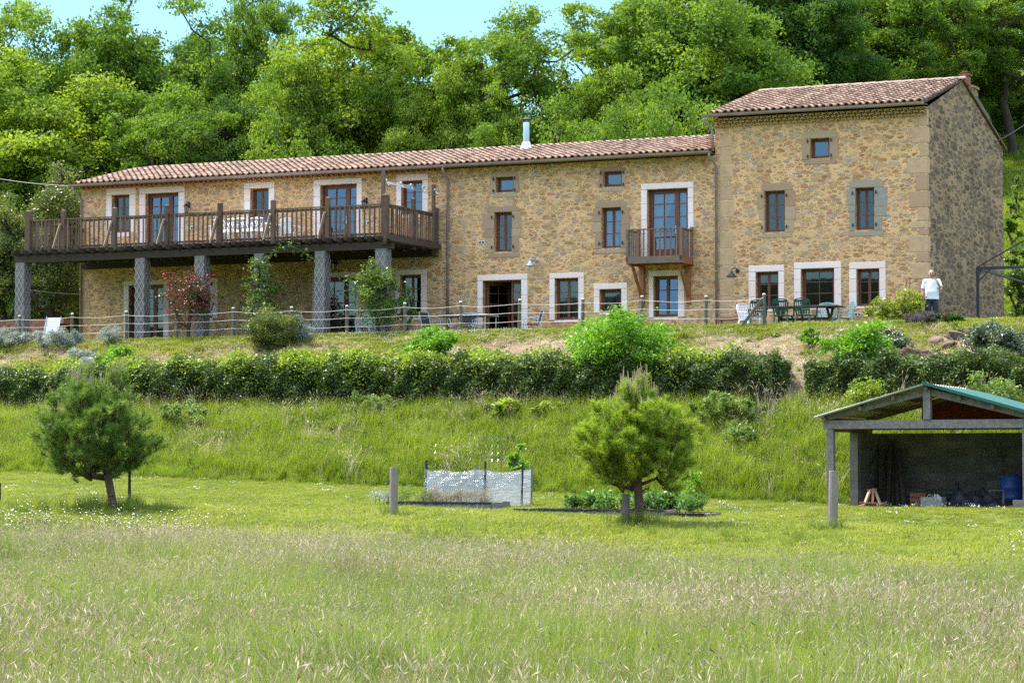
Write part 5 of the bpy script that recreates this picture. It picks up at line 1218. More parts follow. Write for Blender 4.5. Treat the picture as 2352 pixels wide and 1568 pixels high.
# ------------------------------------------------------------------ foliage builders
def leafobj(name, P, T, size, mat, parent, g, asp=.55, D=None, Nn=None):
    n = len(P); V = leaf_quads(P, size*(.7+.6*g.random(n)), g, asp, D, Nn)
    o = bpy.data.objects.new(name, raw_mesh(name, V, 4, mat, T)); return link(o, parent)
def bush(name, label, px, ytop, ybot, wpx, v, mat, leaf, n=5000, clumps=26, cat='bush', stem=True, flat=.85, group=None, asp=.55, spiky=0, seed=0, depth=.8, d=None):
    g = np.random.default_rng(seed+int(px))
    if d is None: u_, _ = fac(px, ybot, v); X, Y, _ = W(u_, v, 0)
    else: X, Y, _ = at(px, ybot, d)
    Z = float(gz(X, Y)); top = at(px, ytop, Y)[2]; H = max(.25, top-Z); Rw = wpx/F*Y/2
    t = empty(name, (X, Y, Z)); tag(t, label, cat, group)
    C = ellip_clumps(clumps, Rw*.82, Rw*depth, H*.42, H*.54, g, Rw*.18, low=-.8, power=.35, lump=.2)
    rr = np.full(len(C), min(Rw, H*.6)*.34)*(.8+.5*g.random(len(C)))
    P, T = clump_points(C, rr, n//len(C), g, twigs=8, tw=.35, flat=flat)
    P = P[P[:, 2] > -.05]; T = T[:len(P)]
    D = None
    if spiky: D = g.normal(size=P.shape)*.5+np.array([0, 0, spiky])
    leafobj('foliage', P, T, leaf, mat, t, g, asp, D)
    if stem: skeleton(C[::2], np.zeros(3), np.array([0, 0, H*.18]), .03*H, g, 'stem', M['bark'], t, .006, 5)
    return t
def blooms(parent, n, R_, z0, z1, mat, size, g, name='blossom'):
    a = g.random(n)*6.28; r = R_*(.75+.3*g.random(n)); P = np.stack([r*np.cos(a), r*np.sin(a)*.8-.05, g.uniform(z0, z1, n)], -1)
    P = np.repeat(P, 5, 0)+g.normal(size=(n*5, 3))*size*.3
    leafobj(name, P, g.random(len(P)), size, mat, parent, g, .9)

# bushes on the terrace edge and bank
sl = M['silver_leaf']
bush('silver_shrub', 'silvery grey shrub at the far left of the terrace edge', 25, 762, 812, 95, 5.3, sl, .07, 5000, spiky=.8, asp=.3, group='silvery shrubs on the terrace edge')
bush('silver_shrub', 'large silvery grey shrub below the striped deck chair', 132, 758, 828, 115, 5.4, sl, .07, 8000, spiky=.8, asp=.3, group='silvery shrubs on the terrace edge')
bush('silver_shrub', 'small silvery shrub in front of the bare slate pillar', 254, 752, 790, 58, 5.0, sl, .06, 2600, spiky=.8, asp=.3, group='silvery shrubs on the terrace edge')
bush('silver_shrub', 'silvery shrub against the right side of the dense green bush', 690, 744, 786, 60, 5.2, sl, .06, 3000, spiky=.6, asp=.35, group='silvery shrubs on the terrace edge')
bush('silver_shrub', 'low silvery shrub spilling down the bank under the left fence', 185, 802, 850, 70, 7.0, sl, .06, 2400, spiky=.6, asp=.35, group='silvery shrubs on the terrace edge')
bush('green_bush', 'dense rounded green bush at the terrace edge below the tall climber', 628, 722, 828, 138, 5.8, M['laurel'], .065, 11000, 40)
bush('lime_bush', 'small vivid lime green bush on the left of the upper bank', 265, 800, 858, 122, 8.0, M['lime'], .10, 4200, group='vivid lime green bushes behind the hedge')
bush('lime_bush', 'vivid lime green bush below the glass patio table', 995, 760, 842, 122, 8.0, M['lime'], .10, 5500, group='vivid lime green bushes behind the hedge')
bush('lime_bush', 'largest vivid lime green bush bulging over the hedge under the balcony', 1432, 733, 905, 250, 9.2, M['lime'], .11, 15000, 60, group='vivid lime green bushes behind the hedge')
bush('lime_bush', 'vivid green bush rising from the short right hedge', 1975, 742, 865, 140, 9.3, M['lime'], .11, 7500, 34, group='vivid lime green bushes behind the hedge')
bush('small_bush', 'small leafy tuft high on the bank right of the largest lime bush', 1858, 752, 790, 40, 6.6, M['lime'], .08, 900, 12)
bush('lavender', 'faded purplish lavender mound below the standing man', 2118, 719, 768, 88, 4.9, M['lavender'], .09, 4200, spiky=1.5, asp=.14, group='shrubs below the standing man')
bush('dry_shrub', 'brown green twiggy shrub between lavender and dark shrub', 2158, 717, 762, 66, 4.8, M['dark_shrub'], .07, 3000, spiky=1, asp=.25, group='shrubs below the standing man')
bush('dark_shrub', 'small dark green shrub right of the lavender mound', 2190, 720, 762, 50, 4.8, M['oak_dark'], .06, 3000, group='shrubs below the standing man')
bush('yellow_shrub', 'loose yellow green shrub against the right of the ground floor wall', 2035, 688, 736, 105, 1.6, M['yellow_leaf'], .10, 1500, 20, seed=2)
bush('yellow_shrub', 'taller yellow green shrub between the rusty plant support and the man', 2092, 662, 736, 85, 1.5, M['yellow_leaf'], .10, 1500, 18, seed=4)
bush('ivy_mound', 'mound of grey green ivy at the right end of the bank', 2290, 752, 828, 150, 8.2, M['ivy'], .09, 6500, 40, depth=.7)
bush('ivy_mound', 'low grey green ivy patch left of the red rocks', 2052, 762, 808, 80, 7.4, M['ivy'], .08, 2600, 20, depth=.7)
# climbers on the pillars
t = bush('rose_bush', 'red leaved rose bush with crimson flowers in front of a slate pillar', 432, 617, 782, 118, 4.3, M['rose_leaf'], .075, 3600, 34, depth=.6, seed=1)
blooms(t, 34, .82, .9, 2.2, M['flower_r'], .075, np.random.default_rng(5))
bush('climbing_rose', 'tall loose green climber wrapping the middle slate pillar up to the deck', 598, 585, 782, 92, 4.1, M['climber'], .085, 2600, 30, depth=.5, seed=3, group='climbers on the slate pillars')
bush('climbing_rose', 'bushy yellow green climber on the slate pillar under the deck corner', 868, 612, 775, 120, 4.2, M['climber'], .09, 4200, 36, depth=.5, seed=7, group='climbers on the slate pillars')
bush('climbing_plant', 'thin climber hanging over the window beside the deck corner pillar', 935, 640, 775, 50, 3.6, M['climber'], .08, 700, 14, depth=.5, seed=8, group='climbers on the slate pillars')
g = np.random.default_rng(17); t = at_house('climber_runner', fac(665, 560, 3.8)[0], 3.8, 8.1); tag(t, 'leafy runner trailing along the deck beam above the tall climber', 'climber')
xs = np.linspace(-.9, .9, 150); P = np.stack([xs+g.normal(size=150)*.05, -.1+g.normal(size=150)*.06, .15+.42*np.sin((xs+.9)*1.75)+g.normal(size=150)*.10], -1); leafobj('leaves', P, g.random(150), .10, M['climber'], t, g)
m_ = MB(); m_.tube([(x, -.1, .15+.42*math.sin((x+.9)*1.75)) for x in np.linspace(-.9, .9, 12)], .008, 5); m_.build('stem', M['stem'], t)

# clipped hedges
def hedge(label, u0, u1, vc, hw_, n, hts, seed):
    g = np.random.default_rng(seed); L = u1-u0; t = at_house('hedge', (u0+u1)/2, vc, 0); tag(t, label, 'hedge', 'clipped hedges across the bank')
    x = g.uniform(-L/2, L/2, n); wob = lambda x: .10*np.sin(x*2.1+seed)+.07*np.sin(x*4.7+1)+.05*np.sin(x*9.3+2)
    uu = (u0+u1)/2-x
    top = np.interp(uu, hts[0], hts[1])+wob(x)*.9
    sel = g.random(n); face = np.where(sel < .55, 0, np.where(sel < .9, 1, 2))
    y = np.where(face == 0, -hw_, np.where(face == 1, g.uniform(-hw_, hw_, n), hw_)); 
    bzf = gz(*[W(0, 0, 0)[i]+U[i]*uu+N[i]*(vc+.8) for i in (0, 1)])
    z = np.where(face == 1, top, bzf-.05+(top-bzf)*g.random(n))
    bulge = .14*np.sin(x*3.3+z*4+seed)+.1*np.sin(x*7.7-z*6.1)
    y = y+np.where(face == 0, -bulge-np.abs(g.normal(size=n))*.07+.08*(z < top-.9), g.normal(size=n)*.03); z = z+np.where(face == 1, g.normal(size=n)*.08+.06*np.sin(x*6+y*4), 0)
    rim = (face != 1) & (z > top-.12); y = np.where(rim, y*.93, y)
    endx = np.minimum(x+L/2, L/2-x); k = endx < .35; n2 = int(n*.05)
    P = np.stack([x, y, z], -1)
    for sx in (-1, 1):
        E = np.stack([np.full(n2, sx*L/2)+g.normal(size=n2)*.07, g.uniform(-hw_, hw_, n2), 0*np.zeros(n2)], -1); ue_ = (u0+u1)/2-sx*L/2
        be = float(gz(*W(ue_, vc+.6, 0)[:2])); te = float(np.interp(ue_, hts[0], hts[1])); E[:, 2] = be+(te-be)*g.random(n2); P = np.concatenate([P, E])
    T = np.clip(.45+.22*g.normal(size=len(P))+.2*np.sin(P[:, 0]*5+P[:, 2]*7), 0, 1)
    Nn = g.normal(size=P.shape)*.7; Nn[:, 1] -= .7; Nn[:, 2] += .5
    leafobj('foliage', P, T, .085, M['hedge'], t, g, .55, None, Nn)
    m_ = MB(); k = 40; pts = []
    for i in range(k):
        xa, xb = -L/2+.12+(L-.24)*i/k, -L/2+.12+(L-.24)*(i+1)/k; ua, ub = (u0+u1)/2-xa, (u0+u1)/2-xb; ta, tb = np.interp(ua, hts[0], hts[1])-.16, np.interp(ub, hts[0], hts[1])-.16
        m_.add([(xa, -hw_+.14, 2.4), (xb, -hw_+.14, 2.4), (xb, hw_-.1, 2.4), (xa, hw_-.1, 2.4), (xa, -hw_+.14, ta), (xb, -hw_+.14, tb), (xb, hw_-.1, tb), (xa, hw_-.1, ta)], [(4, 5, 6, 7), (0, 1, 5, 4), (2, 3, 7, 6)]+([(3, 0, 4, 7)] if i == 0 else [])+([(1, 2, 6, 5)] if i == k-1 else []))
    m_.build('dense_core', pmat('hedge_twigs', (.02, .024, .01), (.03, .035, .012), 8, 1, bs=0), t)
    return t
hedge('long dark clipped hedge running across the left and middle of the bank', 1.62, 34.0, 9.65, .6, 120000, ([1.5, 4, 8, 12, 20, 24, 34], [4.45, 4.5, 4.5, 4.55, 4.6, 4.42, 4.3]), 1)
hedge('shorter dark clipped hedge on the right beyond the rocky gap', -9.0, .68, 9.65, .6, 42000, ([-9, 0, 1], [4.42, 4.40, 4.35]), 2)
# brambles creeping over the hedge top
g = np.random.default_rng(31); n = 95000; uu = g.uniform(3.2, 28, n); vv = g.uniform(7.0, 10.4, n)
wgt = np.exp(-((uu-15.0)/5.0)**2)+.55*np.exp(-((uu-4.5)/1.2)**2)+.35*np.exp(-((uu-23)/2.5)**2); k = (g.random(n) < wgt*np.clip((vv-6.2)/2.2, 0, 1)); uu, vv = uu[k], vv[k]
X, Y = C0[0]+U[0]*uu+N[0]*vv, C0[1]+U[1]*uu+N[1]*vv; lump = .13*np.sin(uu*3.1+vv*2)+.1*np.sin(uu*6.3-vv*4)
Z = np.maximum(gz(X, Y)+.15, 4.62*sstep(8.3, 9.0, vv)-.9*sstep(10.0, 10.4, vv)*g.random(len(uu)))+lump+g.normal(size=len(uu))*.07+.08*np.exp(-((uu-17)/3)**2)
o = bpy.data.objects.new('brambles', raw_mesh('brambles', leaf_quads(np.stack([X, Y, Z], -1), .08+.05*g.random(len(X)), g), 4, M['bramble'], np.clip(.5+.25*g.normal(size=len(X)), 0, 1))); link(o); tag(o, 'bright yellow green brambles creeping over the hedge top', None, None, 'stuff')
# shrubs and weeds on the lower bank
for a in (('weed_clump', 'broad leaved yellow green weed on the bank below the long hedge', 1160, 918, 1000, 110, 11.0, M['bramble'], .16, 900, 14, 1),
          ('weed_clump', 'pale broad leaved weed clump right of its larger neighbour below the hedge', 1272, 922, 975, 90, 10.9, M['bramble'], .16, 600, 10, 2),
          ('weed_clump', 'leafy green weeds piled at the hedge foot near the dark pine', 440, 925, 1010, 190, 11.2, M['weed'], .08, 5200, 24, 3),
          ('weed_clump', 'grey green weeds below the right end of the long hedge', 1660, 905, 1000, 200, 10.9, M['weed'], .07, 6200, 26, 4),
          ('weed_clump', 'weedy bramble at the hedge foot, middle of the long hedge', 860, 905, 960, 160, 10.7, M['weed'], .07, 3000, 18, 5),
          ('weed_clump', 'bright leafy shrub below the right hedge next to the shed gable', 1985, 872, 965, 105, 10.9, M['bramble'], .07, 3200, 20, 6),
          ('weed_clump', 'tall sorrel stalks right behind the polythene cloche', 1188, 1022, 1105, 46, 14.2, M['lime'], .13, 420, 10, 7),
          ('weed_clump', 'low leafy weed on the lawn edge right of the potato bed', 1595, 1080, 1112, 60, 14.2, M['lime'], .10, 300, 8, 8),
          ('weed_clump', 'spreading low weeds beside the rocky path', 1700, 965, 1010, 110, 12.0, M['weed'], .08, 1700, 14, 9),
          ('weed_clump', 'tall grassy weeds behind the shed roof ridge', 2280, 860, 930, 150, 10.9, M['weed'], .09, 2400, 16, 10)):
    bush(a[0], a[1], a[2], a[3], a[4], a[5], a[6], a[7], a[8], a[9], a[10], cat='weed', seed=a[11], group='weeds on the lower bank')

# rocks
def rock(label, X, Y, Z, r, mat, seed, sq=(1, 1, .6), grp=None):
    g = np.random.default_rng(seed); bm = bmesh.new(); bmesh.ops.create_icosphere(bm, subdivisions=3, radius=1)
    pl = unit(g.normal(size=(9, 3))); dd = g.uniform(.55, .95, 9)
    for v in bm.verts:
        p = np.array(v.co); 
        for q_, d_ in zip(pl, dd):
            e_ = p.dot(q_)-d_
            if e_ > 0: p = p-q_*e_
        p *= 1+.05*math.sin(p[0]*9+seed)+.04*math.sin(p[1]*13+p[2]*7); v.co = Vector(p*r*np.array(sq))
    me = bpy.data.meshes.new('rock'); bm.to_mesh(me); bm.free(); me.materials.append(mat); o = link(bpy.data.objects.new('rock', me)); o.location = (X, Y, Z); o.rotation_euler = (g.normal()*.2, g.normal()*.2, g.random()*6)
    tag(o, label, 'rock', grp); return o
rk = [(2085, 800, 7.6, .30, 'lowest broken red brown rock at the left of the outcrop'), (2118, 790, 7.3, .34, 'blocky red brown rock second from the left in the outcrop'), (2150, 800, 7.7, .30, 'red brown rock low in the middle of the outcrop'),
      (2148, 772, 6.4, .36, 'flat topped red brown rock at the crest of the outcrop'), (2190, 762, 5.9, .34, 'red brown rock ledge right of the lavender mound'), (2235, 756, 5.7, .3, 'thin red brown rock ledge at the right lawn edge'),
      (2105, 812, 8.2, .24, 'small red brown rock at the foot of the outcrop'), (2178, 786, 7.0, .26, 'darker red brown rock beside the ivy mound')]
for i, (px, py, v, r, l) in enumerate(rk):
    u_, _ = fac(px, py, v); X, Y, _ = W(u_, v, 0); rock(l, X, Y, float(gz(X, Y))+r*.10, r*.95, M['rock'], i+3, (1.4, .85, .5), 'red brown rocks in the outcrop')
for i, (px, py, v, r, l) in enumerate([(1830, 880, 10.0, .26, 'brown rock in the gap between the hedges, upper'), (1818, 905, 10.6, .22, 'brown rock in the gap between the hedges, lower'), (1712, 1030, 13.2, .2, 'brown rock at the foot of the rocky path'), (1806, 840, 8.8, .22, 'brown rock just above the hedge gap')]):
    u_, _ = fac(px, py, v); X, Y, _ = W(u_, v, 0); rock(l, X, Y, float(gz(X, Y))+.02, r, M['rock'], i+31, (1.3, .9, .6), 'brown rocks on the path')
for i, (px, py, v, r, l) in enumerate([(205, 825, 7.0, .34, 'long pale grey rock slab beside the small lime bush'), (176, 840, 7.6, .24, 'pale grey rock at the lower end of the rock slab'), (1300, 787, 7.2, .12, 'small pale stone on the bare bank left of the large bush'), (1640, 768, 6.9, .11, 'small pale stone on the bare bank right of the large bush'), (1095, 795, 7.4, .12, 'small pale stone on the bank right of the lime bush under the table')]):
    u_, _ = fac(px, py, v); X, Y, _ = W(u_, v, 0); rock(l, X, Y, float(gz(X, Y))+.04, r, M['grey_rock'], i+51, (1.4, .8, .55), 'pale stones on the upper bank')

# ------------------------------------------------------------------ trees behind the house
def oak_proto(mat, seed, R_=4.2, H_=14.0, n=150, per=760, leaf=.165, low=.2, rad=(.85, 1.25)):
    g = np.random.default_rng(seed); t = empty('oak_tree'); 
    c0 = H_*(low+(1-low)/2); C = ellip_clumps(n, R_*.86, R_*.86, H_*(1-low)/2*.92, c0, g, .62, low=-.95, power=.36, lump=.22)
    rr = g.uniform(rad[0], rad[1], len(C)); oo = []; P, T = clump_points(C, rr, per, g, twigs=20, tw=.2, out=oo)
    leafobj('crown', P, T, leaf, mat, t, g, .62, None, np.concatenate(oo))
    skeleton(C*np.array([.94, .94, .97]), np.array([0, 0, -.4]), np.array([g.normal()*.3, g.normal()*.3, H_*.3]), .26, g, 'trunk', M['bark'], t, .022, 6)
    return t
PR = [oak_proto(M['oak'], 1), oak_proto(M['oak_light'], 2), oak_proto(M['oak_dark'], 3), oak_proto(M['oak'], 4, n=100, per=460, low=.26, rad=(.65, 1.0)), oak_proto(M['oak_light'], 5, n=120, per=560, rad=(.75, 1.15)),
      oak_proto(M['oak'], 6, R_=4.2, H_=9.0, n=90, per=520, low=.04)]
TREES = [ # cx, top, halfwidth, depth, prototype, label
 (60, 60, 190, 108, 0, 'deep green oak at the far left edge of the wood'),
 (130, 165, 230, 102, 1, 'broad sunlit yellow green oak in front at the far left'),
 (315, 5, 190, 107, 0, 'largest domed oak rising above the left end of the roof'),
 (400, 205, 170, 100.5, 3, 'leafy oak close behind the left end of the roof'),
 (465, 70, 120, 112, 2, 'oak with an open top left of the first sky gap'),
 (530, 215, 120, 103, 2, 'dark green oak behind the upper left doorway'),
 (592, -60, 115, 114, 3, 'tall airy oak reaching out of the picture left of centre'),
 (690, 115, 150, 103, 1, 'yellow green oak above the deck'),
 (865, -25, 225, 105, 4, 'largest bright yellow green oak, above the deck corner'),
 (990, 150, 110, 101, 1, 'sunlit oak just left of the metal flue'),
 (1195, 22, 190, 103, 3, 'open oak with dark bare limbs behind the metal flue'),
 (1130, 235, 110, 99, 0, 'low spreading oak under the limbs behind the flue'),
 (1490, -80, 190, 108, 4, 'tall light oak right of the central sky gap'),
 (1420, 190, 130, 99, 0, 'mid green oak behind the roof right of the flue'),
 (1640, -70, 220, 102, 0, 'large deep green oak beside the tall block'),
 (1800, -110, 170, 110, 2, 'dark oak behind the left end of the tall roof'),
 (1935, -80, 150, 116, 1, 'yellow green oak above the middle of the tall roof'),
 (2070, -90, 170, 114, 3, 'mid green oak above the tall roof ridge'),
 (2210, -100, 150, 119, 4, 'light green oak behind the brick chimney'),
 (2330, -60, 150, 117, 3, 'oak at the right edge above the hillside'),
 (1870, 60, 150, 128, 2, 'shadowy oak deep in the wood above the tall roof'),
 (2150, 60, 190, 130, 2, 'shadowy oak deep in the wood right of the chimney'),
 (220, 110, 160, 120, 2, 'darker oak further back on the left'),
 (760, 170, 150, 122, 2, 'darker oak further back above the deck'),
 (1040, 190, 130, 120, 2, 'darker far oak filling the wood left of the flue'),
 (1330, 240, 110, 118, 2, 'low far oak right of the flue'),
 (1560, 90, 150, 124, 2, 'darker far oak left of the tall block'),
 (-90, 60, 150, 106, 0, 'oak cut by the left edge of the picture'),
]
used = set(); g = random.Random(5)
for cx, top, hw_, d_, pi, lab in TREES:
    pr = PR[pi]; o = pr if pi not in used else copy_tree(pr); used.add(pi)
    X, Y, _ = at(cx, top, d_); base = float(gz(X, Y)); zt_ = at(cx, top, d_)[2]; H_ = max(6, zt_-base); R_ = hw_/F*d_*1.12
    o.location = (X, Y, base-.1); o.scale = (R_/4.2, R_/4.2, H_/14.2); o.rotation_euler = (0, 0, g.uniform(0, 6.28))
    tag(o, lab, 'tree', 'oaks in the wood behind the farmhouse')
LOW = [(110, 345, 130, 100, 'low dark thicket tree at the far left behind the bay trees'), (640, 300, 110, 98, 'low tree behind the roof above the deck'), (1300, 262, 90, 97, 'low tree right of the flue'), (1545, 225, 100, 95, 'low tree next to the tall block'),
       (2345, 150, 90, 121, 'low tree at the wood edge above the hillside'), (2255, 190, 80, 123, 'low tree at the wood edge right of the chimney'), (10, 400, 110, 101, 'low tree at the left picture edge behind the bay trees')]
first = True
for cx, top, hw_, d_, lab in LOW:
    o = PR[5] if first else copy_tree(PR[5]); first = False
    X, Y, _ = at(cx, top, d_); base = float(gz(X, Y)); zt_ = at(cx, top, d_)[2]; H_ = max(3.5, zt_-base); R_ = max(hw_/F*d_, H_*.34)
    o.location = (X, Y, base-.1); o.scale = (R_/4.2, R_/4.2, H_/9.2); o.rotation_euler = (0, 0, g.uniform(0, 6.28)); tag(o, lab, 'tree', 'low trees behind the roof')
# bay trees and thicket left of the house
bush('bay_tree', 'glossy olive green bay tree beside the left corner of the house', 130, 398, 760, 165, 0, M['laurel'], .10, 24000, 80, cat='tree', d=92.0, seed=1)
bush('bay_tree', 'glossy bay tree at the left picture edge behind the deck', 15, 455, 770, 130, 0, M['laurel'], .10, 16000, 60, cat='tree', d=93.0, seed=2)
bush('dark_thicket', 'dark shaded thicket behind the far end of the deck', 110, 560, 775, 220, 0, M['oak_dark'], .10, 20000, 70, cat='thicket', d=95.0, seed=3)
bush('dark_thicket', 'dark green thicket between bay tree and wood', 60, 520, 775, 200, 0, M['oak_dark'], .12, 16000, 60, cat='thicket', d=98.0, seed=4)
# growth right of the house
bush('vine_shrub', 'bright green leafy shrub beyond the gable end', 2345, 560, 726, 75, 0, M['climber'], .10, 6000, 30, d=88.5, seed=5)
bush('hill_shrub', 'dark low shrub on the hillside beyond the gable', 2326, 468, 520, 40, 0, M['oak'], .14, 1200, 14, d=101, seed=6)
bush('hill_shrub', 'pale shrub higher on the hillside', 2335, 395, 425, 34, 0, M['weed'], .14, 700, 10, d=106, seed=7)

# ------------------------------------------------------------------ pines
def pine(label, basepx, v, forkpx, cxpx, toppx, botpx, hwpx, mat, seed, ncand, lean_shape=0.0):
    g = np.random.default_rng(seed); u_, _ = fac(*basepx, v); X, Y, _ = W(u_, v, 0); Z = float(gz(X, Y)); s_ = Y/F
    t = empty('pine_tree', (X, Y, Z-.02)); tag(t, label, 'tree', 'young pines on the lawn')
    fx = (forkpx[0]-basepx[0])*s_; fz = at(forkpx[0], forkpx[1], Y)[2]-Z; cx = (cxpx-basepx[0])*s_; zt_ = at(cxpx, toppx, Y)[2]-Z; zb_ = at(cxpx, botpx, Y)[2]-Z; R_ = hwpx*s_
    hc = zt_-zb_; cz = zb_+hc*.42
    C = []
    ph = g.random(4)*6
    tips = []
    while len(tips) < 150:
        d = unit(g.normal(size=3)); r = g.random()**.28
        k = 1+.10*math.sin(3*math.atan2(d[1], d[0])+ph[0])+.09*math.sin(6*math.atan2(d[1], d[0])+5*d[2]+ph[1])
        q = np.array([cx+d[0]*R_*r*k*(1-.12*max(d[2], 0)), d[1]*R_*r*k, cz+d[2]*r*k*(hc*.60 if d[2] > 0 else hc*.42)])
        if all(np.linalg.norm(q-o) > R_*.13 for o in tips) or len(tips) > 130: tips.append(q)
    for q in tips:
        for _ in range(g.integers(7, 12)): C.append(q+g.normal(size=3)*R_*np.array([.085, .085, .06]))
    C = np.array(C); fork = np.array([fx, 0, fz]); ax = np.array([cx*.9+fx*.1, 0, zb_-.2])
    D = unit((C-ax)*np.array([1, 1, .8])); D[:, 2] = D[:, 2]*.8+.3; D = unit(D+g.normal(size=D.shape)*.22)
    nn_ = 70; m_ = len(C); L = g.uniform(.14, .24, m_)
    tt = g.random((m_, nn_)); base = C[:, None, :]+D[:, None, :]*(tt*L[:, None])[..., None]
    rd = g.normal(size=(m_, nn_, 3)); rd = rd-(rd*D[:, None, :]).sum(-1, keepdims=True)*D[:, None, :]; rd = unit(rd)
    nd_ = unit(D[:, None, :]*(.35+.5*tt[..., None])+rd*.8); nl = g.uniform(.11, .17, (m_, nn_, 1))
    sd_ = unit(np.cross(nd_, g.normal(size=nd_.shape)))*.0056
    tri = np.stack([base-sd_, base+sd_, base+nd_*nl], 2).reshape(-1, 3)
    T = np.repeat(np.clip(.45+.2*g.normal(size=m_), 0, 1), nn_); T = np.clip(T+.1*g.normal(size=len(T)), 0, 1)
    link(bpy.data.objects.new('crown', raw_mesh('crown', tri, 3, mat, T)), t)
    tr = skeleton(C[::2], np.zeros(3)+np.array([0, 0, -.1]), fork, .10, g, 'trunk', M['pine_bark'], t, .005, 7, .85)
    c_ = MB(); idx = np.argsort(-(C[:, 2]-.25*np.abs(C[:, 0]-cx)))[:ncand]
    for i in idx:
        p = C[i]+D[i]*L[i]*.8
        for k in range(g.integers(1, 4)):
            q = p+g.normal(size=3)*np.array([.03, .03, .01]); h = g.uniform(.10, .26)*(1.4 if C[i][2] > zt_-.35 else .8)
            c_.tube([q, q+np.array([g.normal()*.012, g.normal()*.012, h])], [.0075, .005], 5)
    c_.build('candles', M['candle'], t); return t
pine('dark green leaning pine on the left of the lawn', (266, 1172), 22.8, (244, 1088), 214, 878, 1096, 120, M['needle'], 11, 60)
pine('lighter green upright pine with tall pale candles right of the raised beds', (1473, 1218), 22.5, (1464, 1096), 1450, 895, 1116, 126, M['needle2'], 12, 90)

# ------------------------------------------------------------------ field posts
def round_post(label, px, ytop, ybot, v, r, mat, lean=0.0, name='fence_post'):
    u_, _ = fac(px, ybot, v); X, Y, _ = W(u_, v, 0); Z = float(gz(X, Y)); zt_ = at(px, ytop, Y)[2]; m_ = MB(); g = random.Random(int(px))
    H_ = zt_-Z; n = 14; b0 = []
    for (z, rr) in ((-.3, r*1.04), (H_*.5, r), (H_-.01, r*.97), (H_, r*.92)): b0.append(((lean*z/H_, 0, z), rr))
    m_.tube([p for p, _ in b0], [q for _, q in b0], n, .3)
    for k in range(7): a = g.random()*6.28; m_.bar((r*.99*math.cos(a), r*.99*math.sin(a), g.uniform(.1, H_*.5)), (r*.98*math.cos(a)+lean*.8, r*.98*math.sin(a), g.uniform(H_*.6, H_)), .006, .004, 1.0)
    o = m_.build(name, mat); o.location = (X, Y, Z); tag(o, label, 'post', 'wooden posts on the lawn edge'); return o
round_post('tall grey weathered round post left of the raised beds', 904, 1073, 1212, 22.0, .098, M['wood_grey'])
round_post('short dark weathered post just left of the light pine trunk', 1438, 1134, 1234, 22.8, .088, pmat('dark_weathered_post', (.12, .10, .085), (.075, .065, .055), 9, .9, bs=.5, tint=(.2, .17, .14)))
round_post('thick leaning grey round post in front of the shed corner', 1913, 1081, 1250, 22.5, .105, M['wood_grey'], .03)
round_post('thin black stake beside the dark pine trunk', 297, 1080, 1168, 22.2, .035, M['black_film'])
round_post('dark stake cut by the left edge of the picture', -3, 1108, 1168, 22.2, .05, M['black_film'])
X, Y, Z = ghit(650, 1099); m_ = MB(); m_.tube([(-.3, 0, .08), (.32, .1, .13)], .018, 6); o = m_.build('fallen_stick', M['post_top']); o.location = (X, Y, Z); tag(o, 'pale bare stick lying at the foot of the grassy bank', 'stick')

# ------------------------------------------------------------------ raised beds and cloche
def bed_frame(label, pxl, pxr, py, v, dep, hgt, surf, grp='low raised beds edged with black film'):
    ul, ur = fac(pxl, py, v)[0], fac(pxr, py, v)[0]; uc = (ul+ur)/2; X, Y, _ = W(uc, v, 0); Z = float(gz(X, Y)); t = empty('raised_bed', (X, Y, Z), -TH); tag(t, label, 'raised bed', grp); h_ = (ul-ur)/2; g = random.Random(int(pxl))
    for y in (0, dep):
        m_ = MB(); m_.box(-h_, h_, y-.02, y+.02, -.05, hgt); m_.build('board', M['wood_grey'], t)
        m_ = MB(); n = 60; vs = []
        for i in range(n+1): x = -h_+2*h_*i/n; vs += [(x, y-.028, hgt-.05+g.uniform(-.02, .02)), (x, y-.03, hgt+.004+g.uniform(0, .008)), (x, y+.03, hgt+.004+g.uniform(0, .008)), (x, y+.03, hgt-.06)]
        m_.add(vs, [(4*i+k, 4*i+4+k, 4*i+5+k, 4*i+1+k) for i in range(n) for k in range(3)]); m_.build('film_edge', M['black_film'], t)
    for x in (-h_-.0, h_+.0): m_ = MB(); m_.box(x-.02, x+.02, .02, dep-.02, -.05, hgt-.005); m_.build('board', M['wood_grey'], t)
    m_ = MB(); nx, ny = 40, 8; vs = [(-h_+.03+(2*h_-.06)*i/nx, .03+(dep-.06)*j/ny, hgt-.03+g.uniform(-.015, .03)) for i in range(nx+1) for j in range(ny+1)]
    m_.add(vs, [(i*(ny+1)+j, (i+1)*(ny+1)+j, (i+1)*(ny+1)+j+1, i*(ny+1)+j+1) for i in range(nx) for j in range(ny)]); m_.build('soil', M[surf], t); return t, h_
VB = 19.2
bed_frame('raised bed full of dry herbs left of the polythene cloche', 888, 1128, 1168, VB, 1.1, .16, 'soil')
b2, h2 = bed_frame('longest raised bed edged with black film in front of the potatoes', 1180, 1528, 1172, VB+.4, 1.0, .15, 'soil')
bed_frame('short raised bed topped with straw right of the light pine', 1532, 1618, 1172, VB+.5, 1.2, .13, 'straw')
g = np.random.default_rng(77)
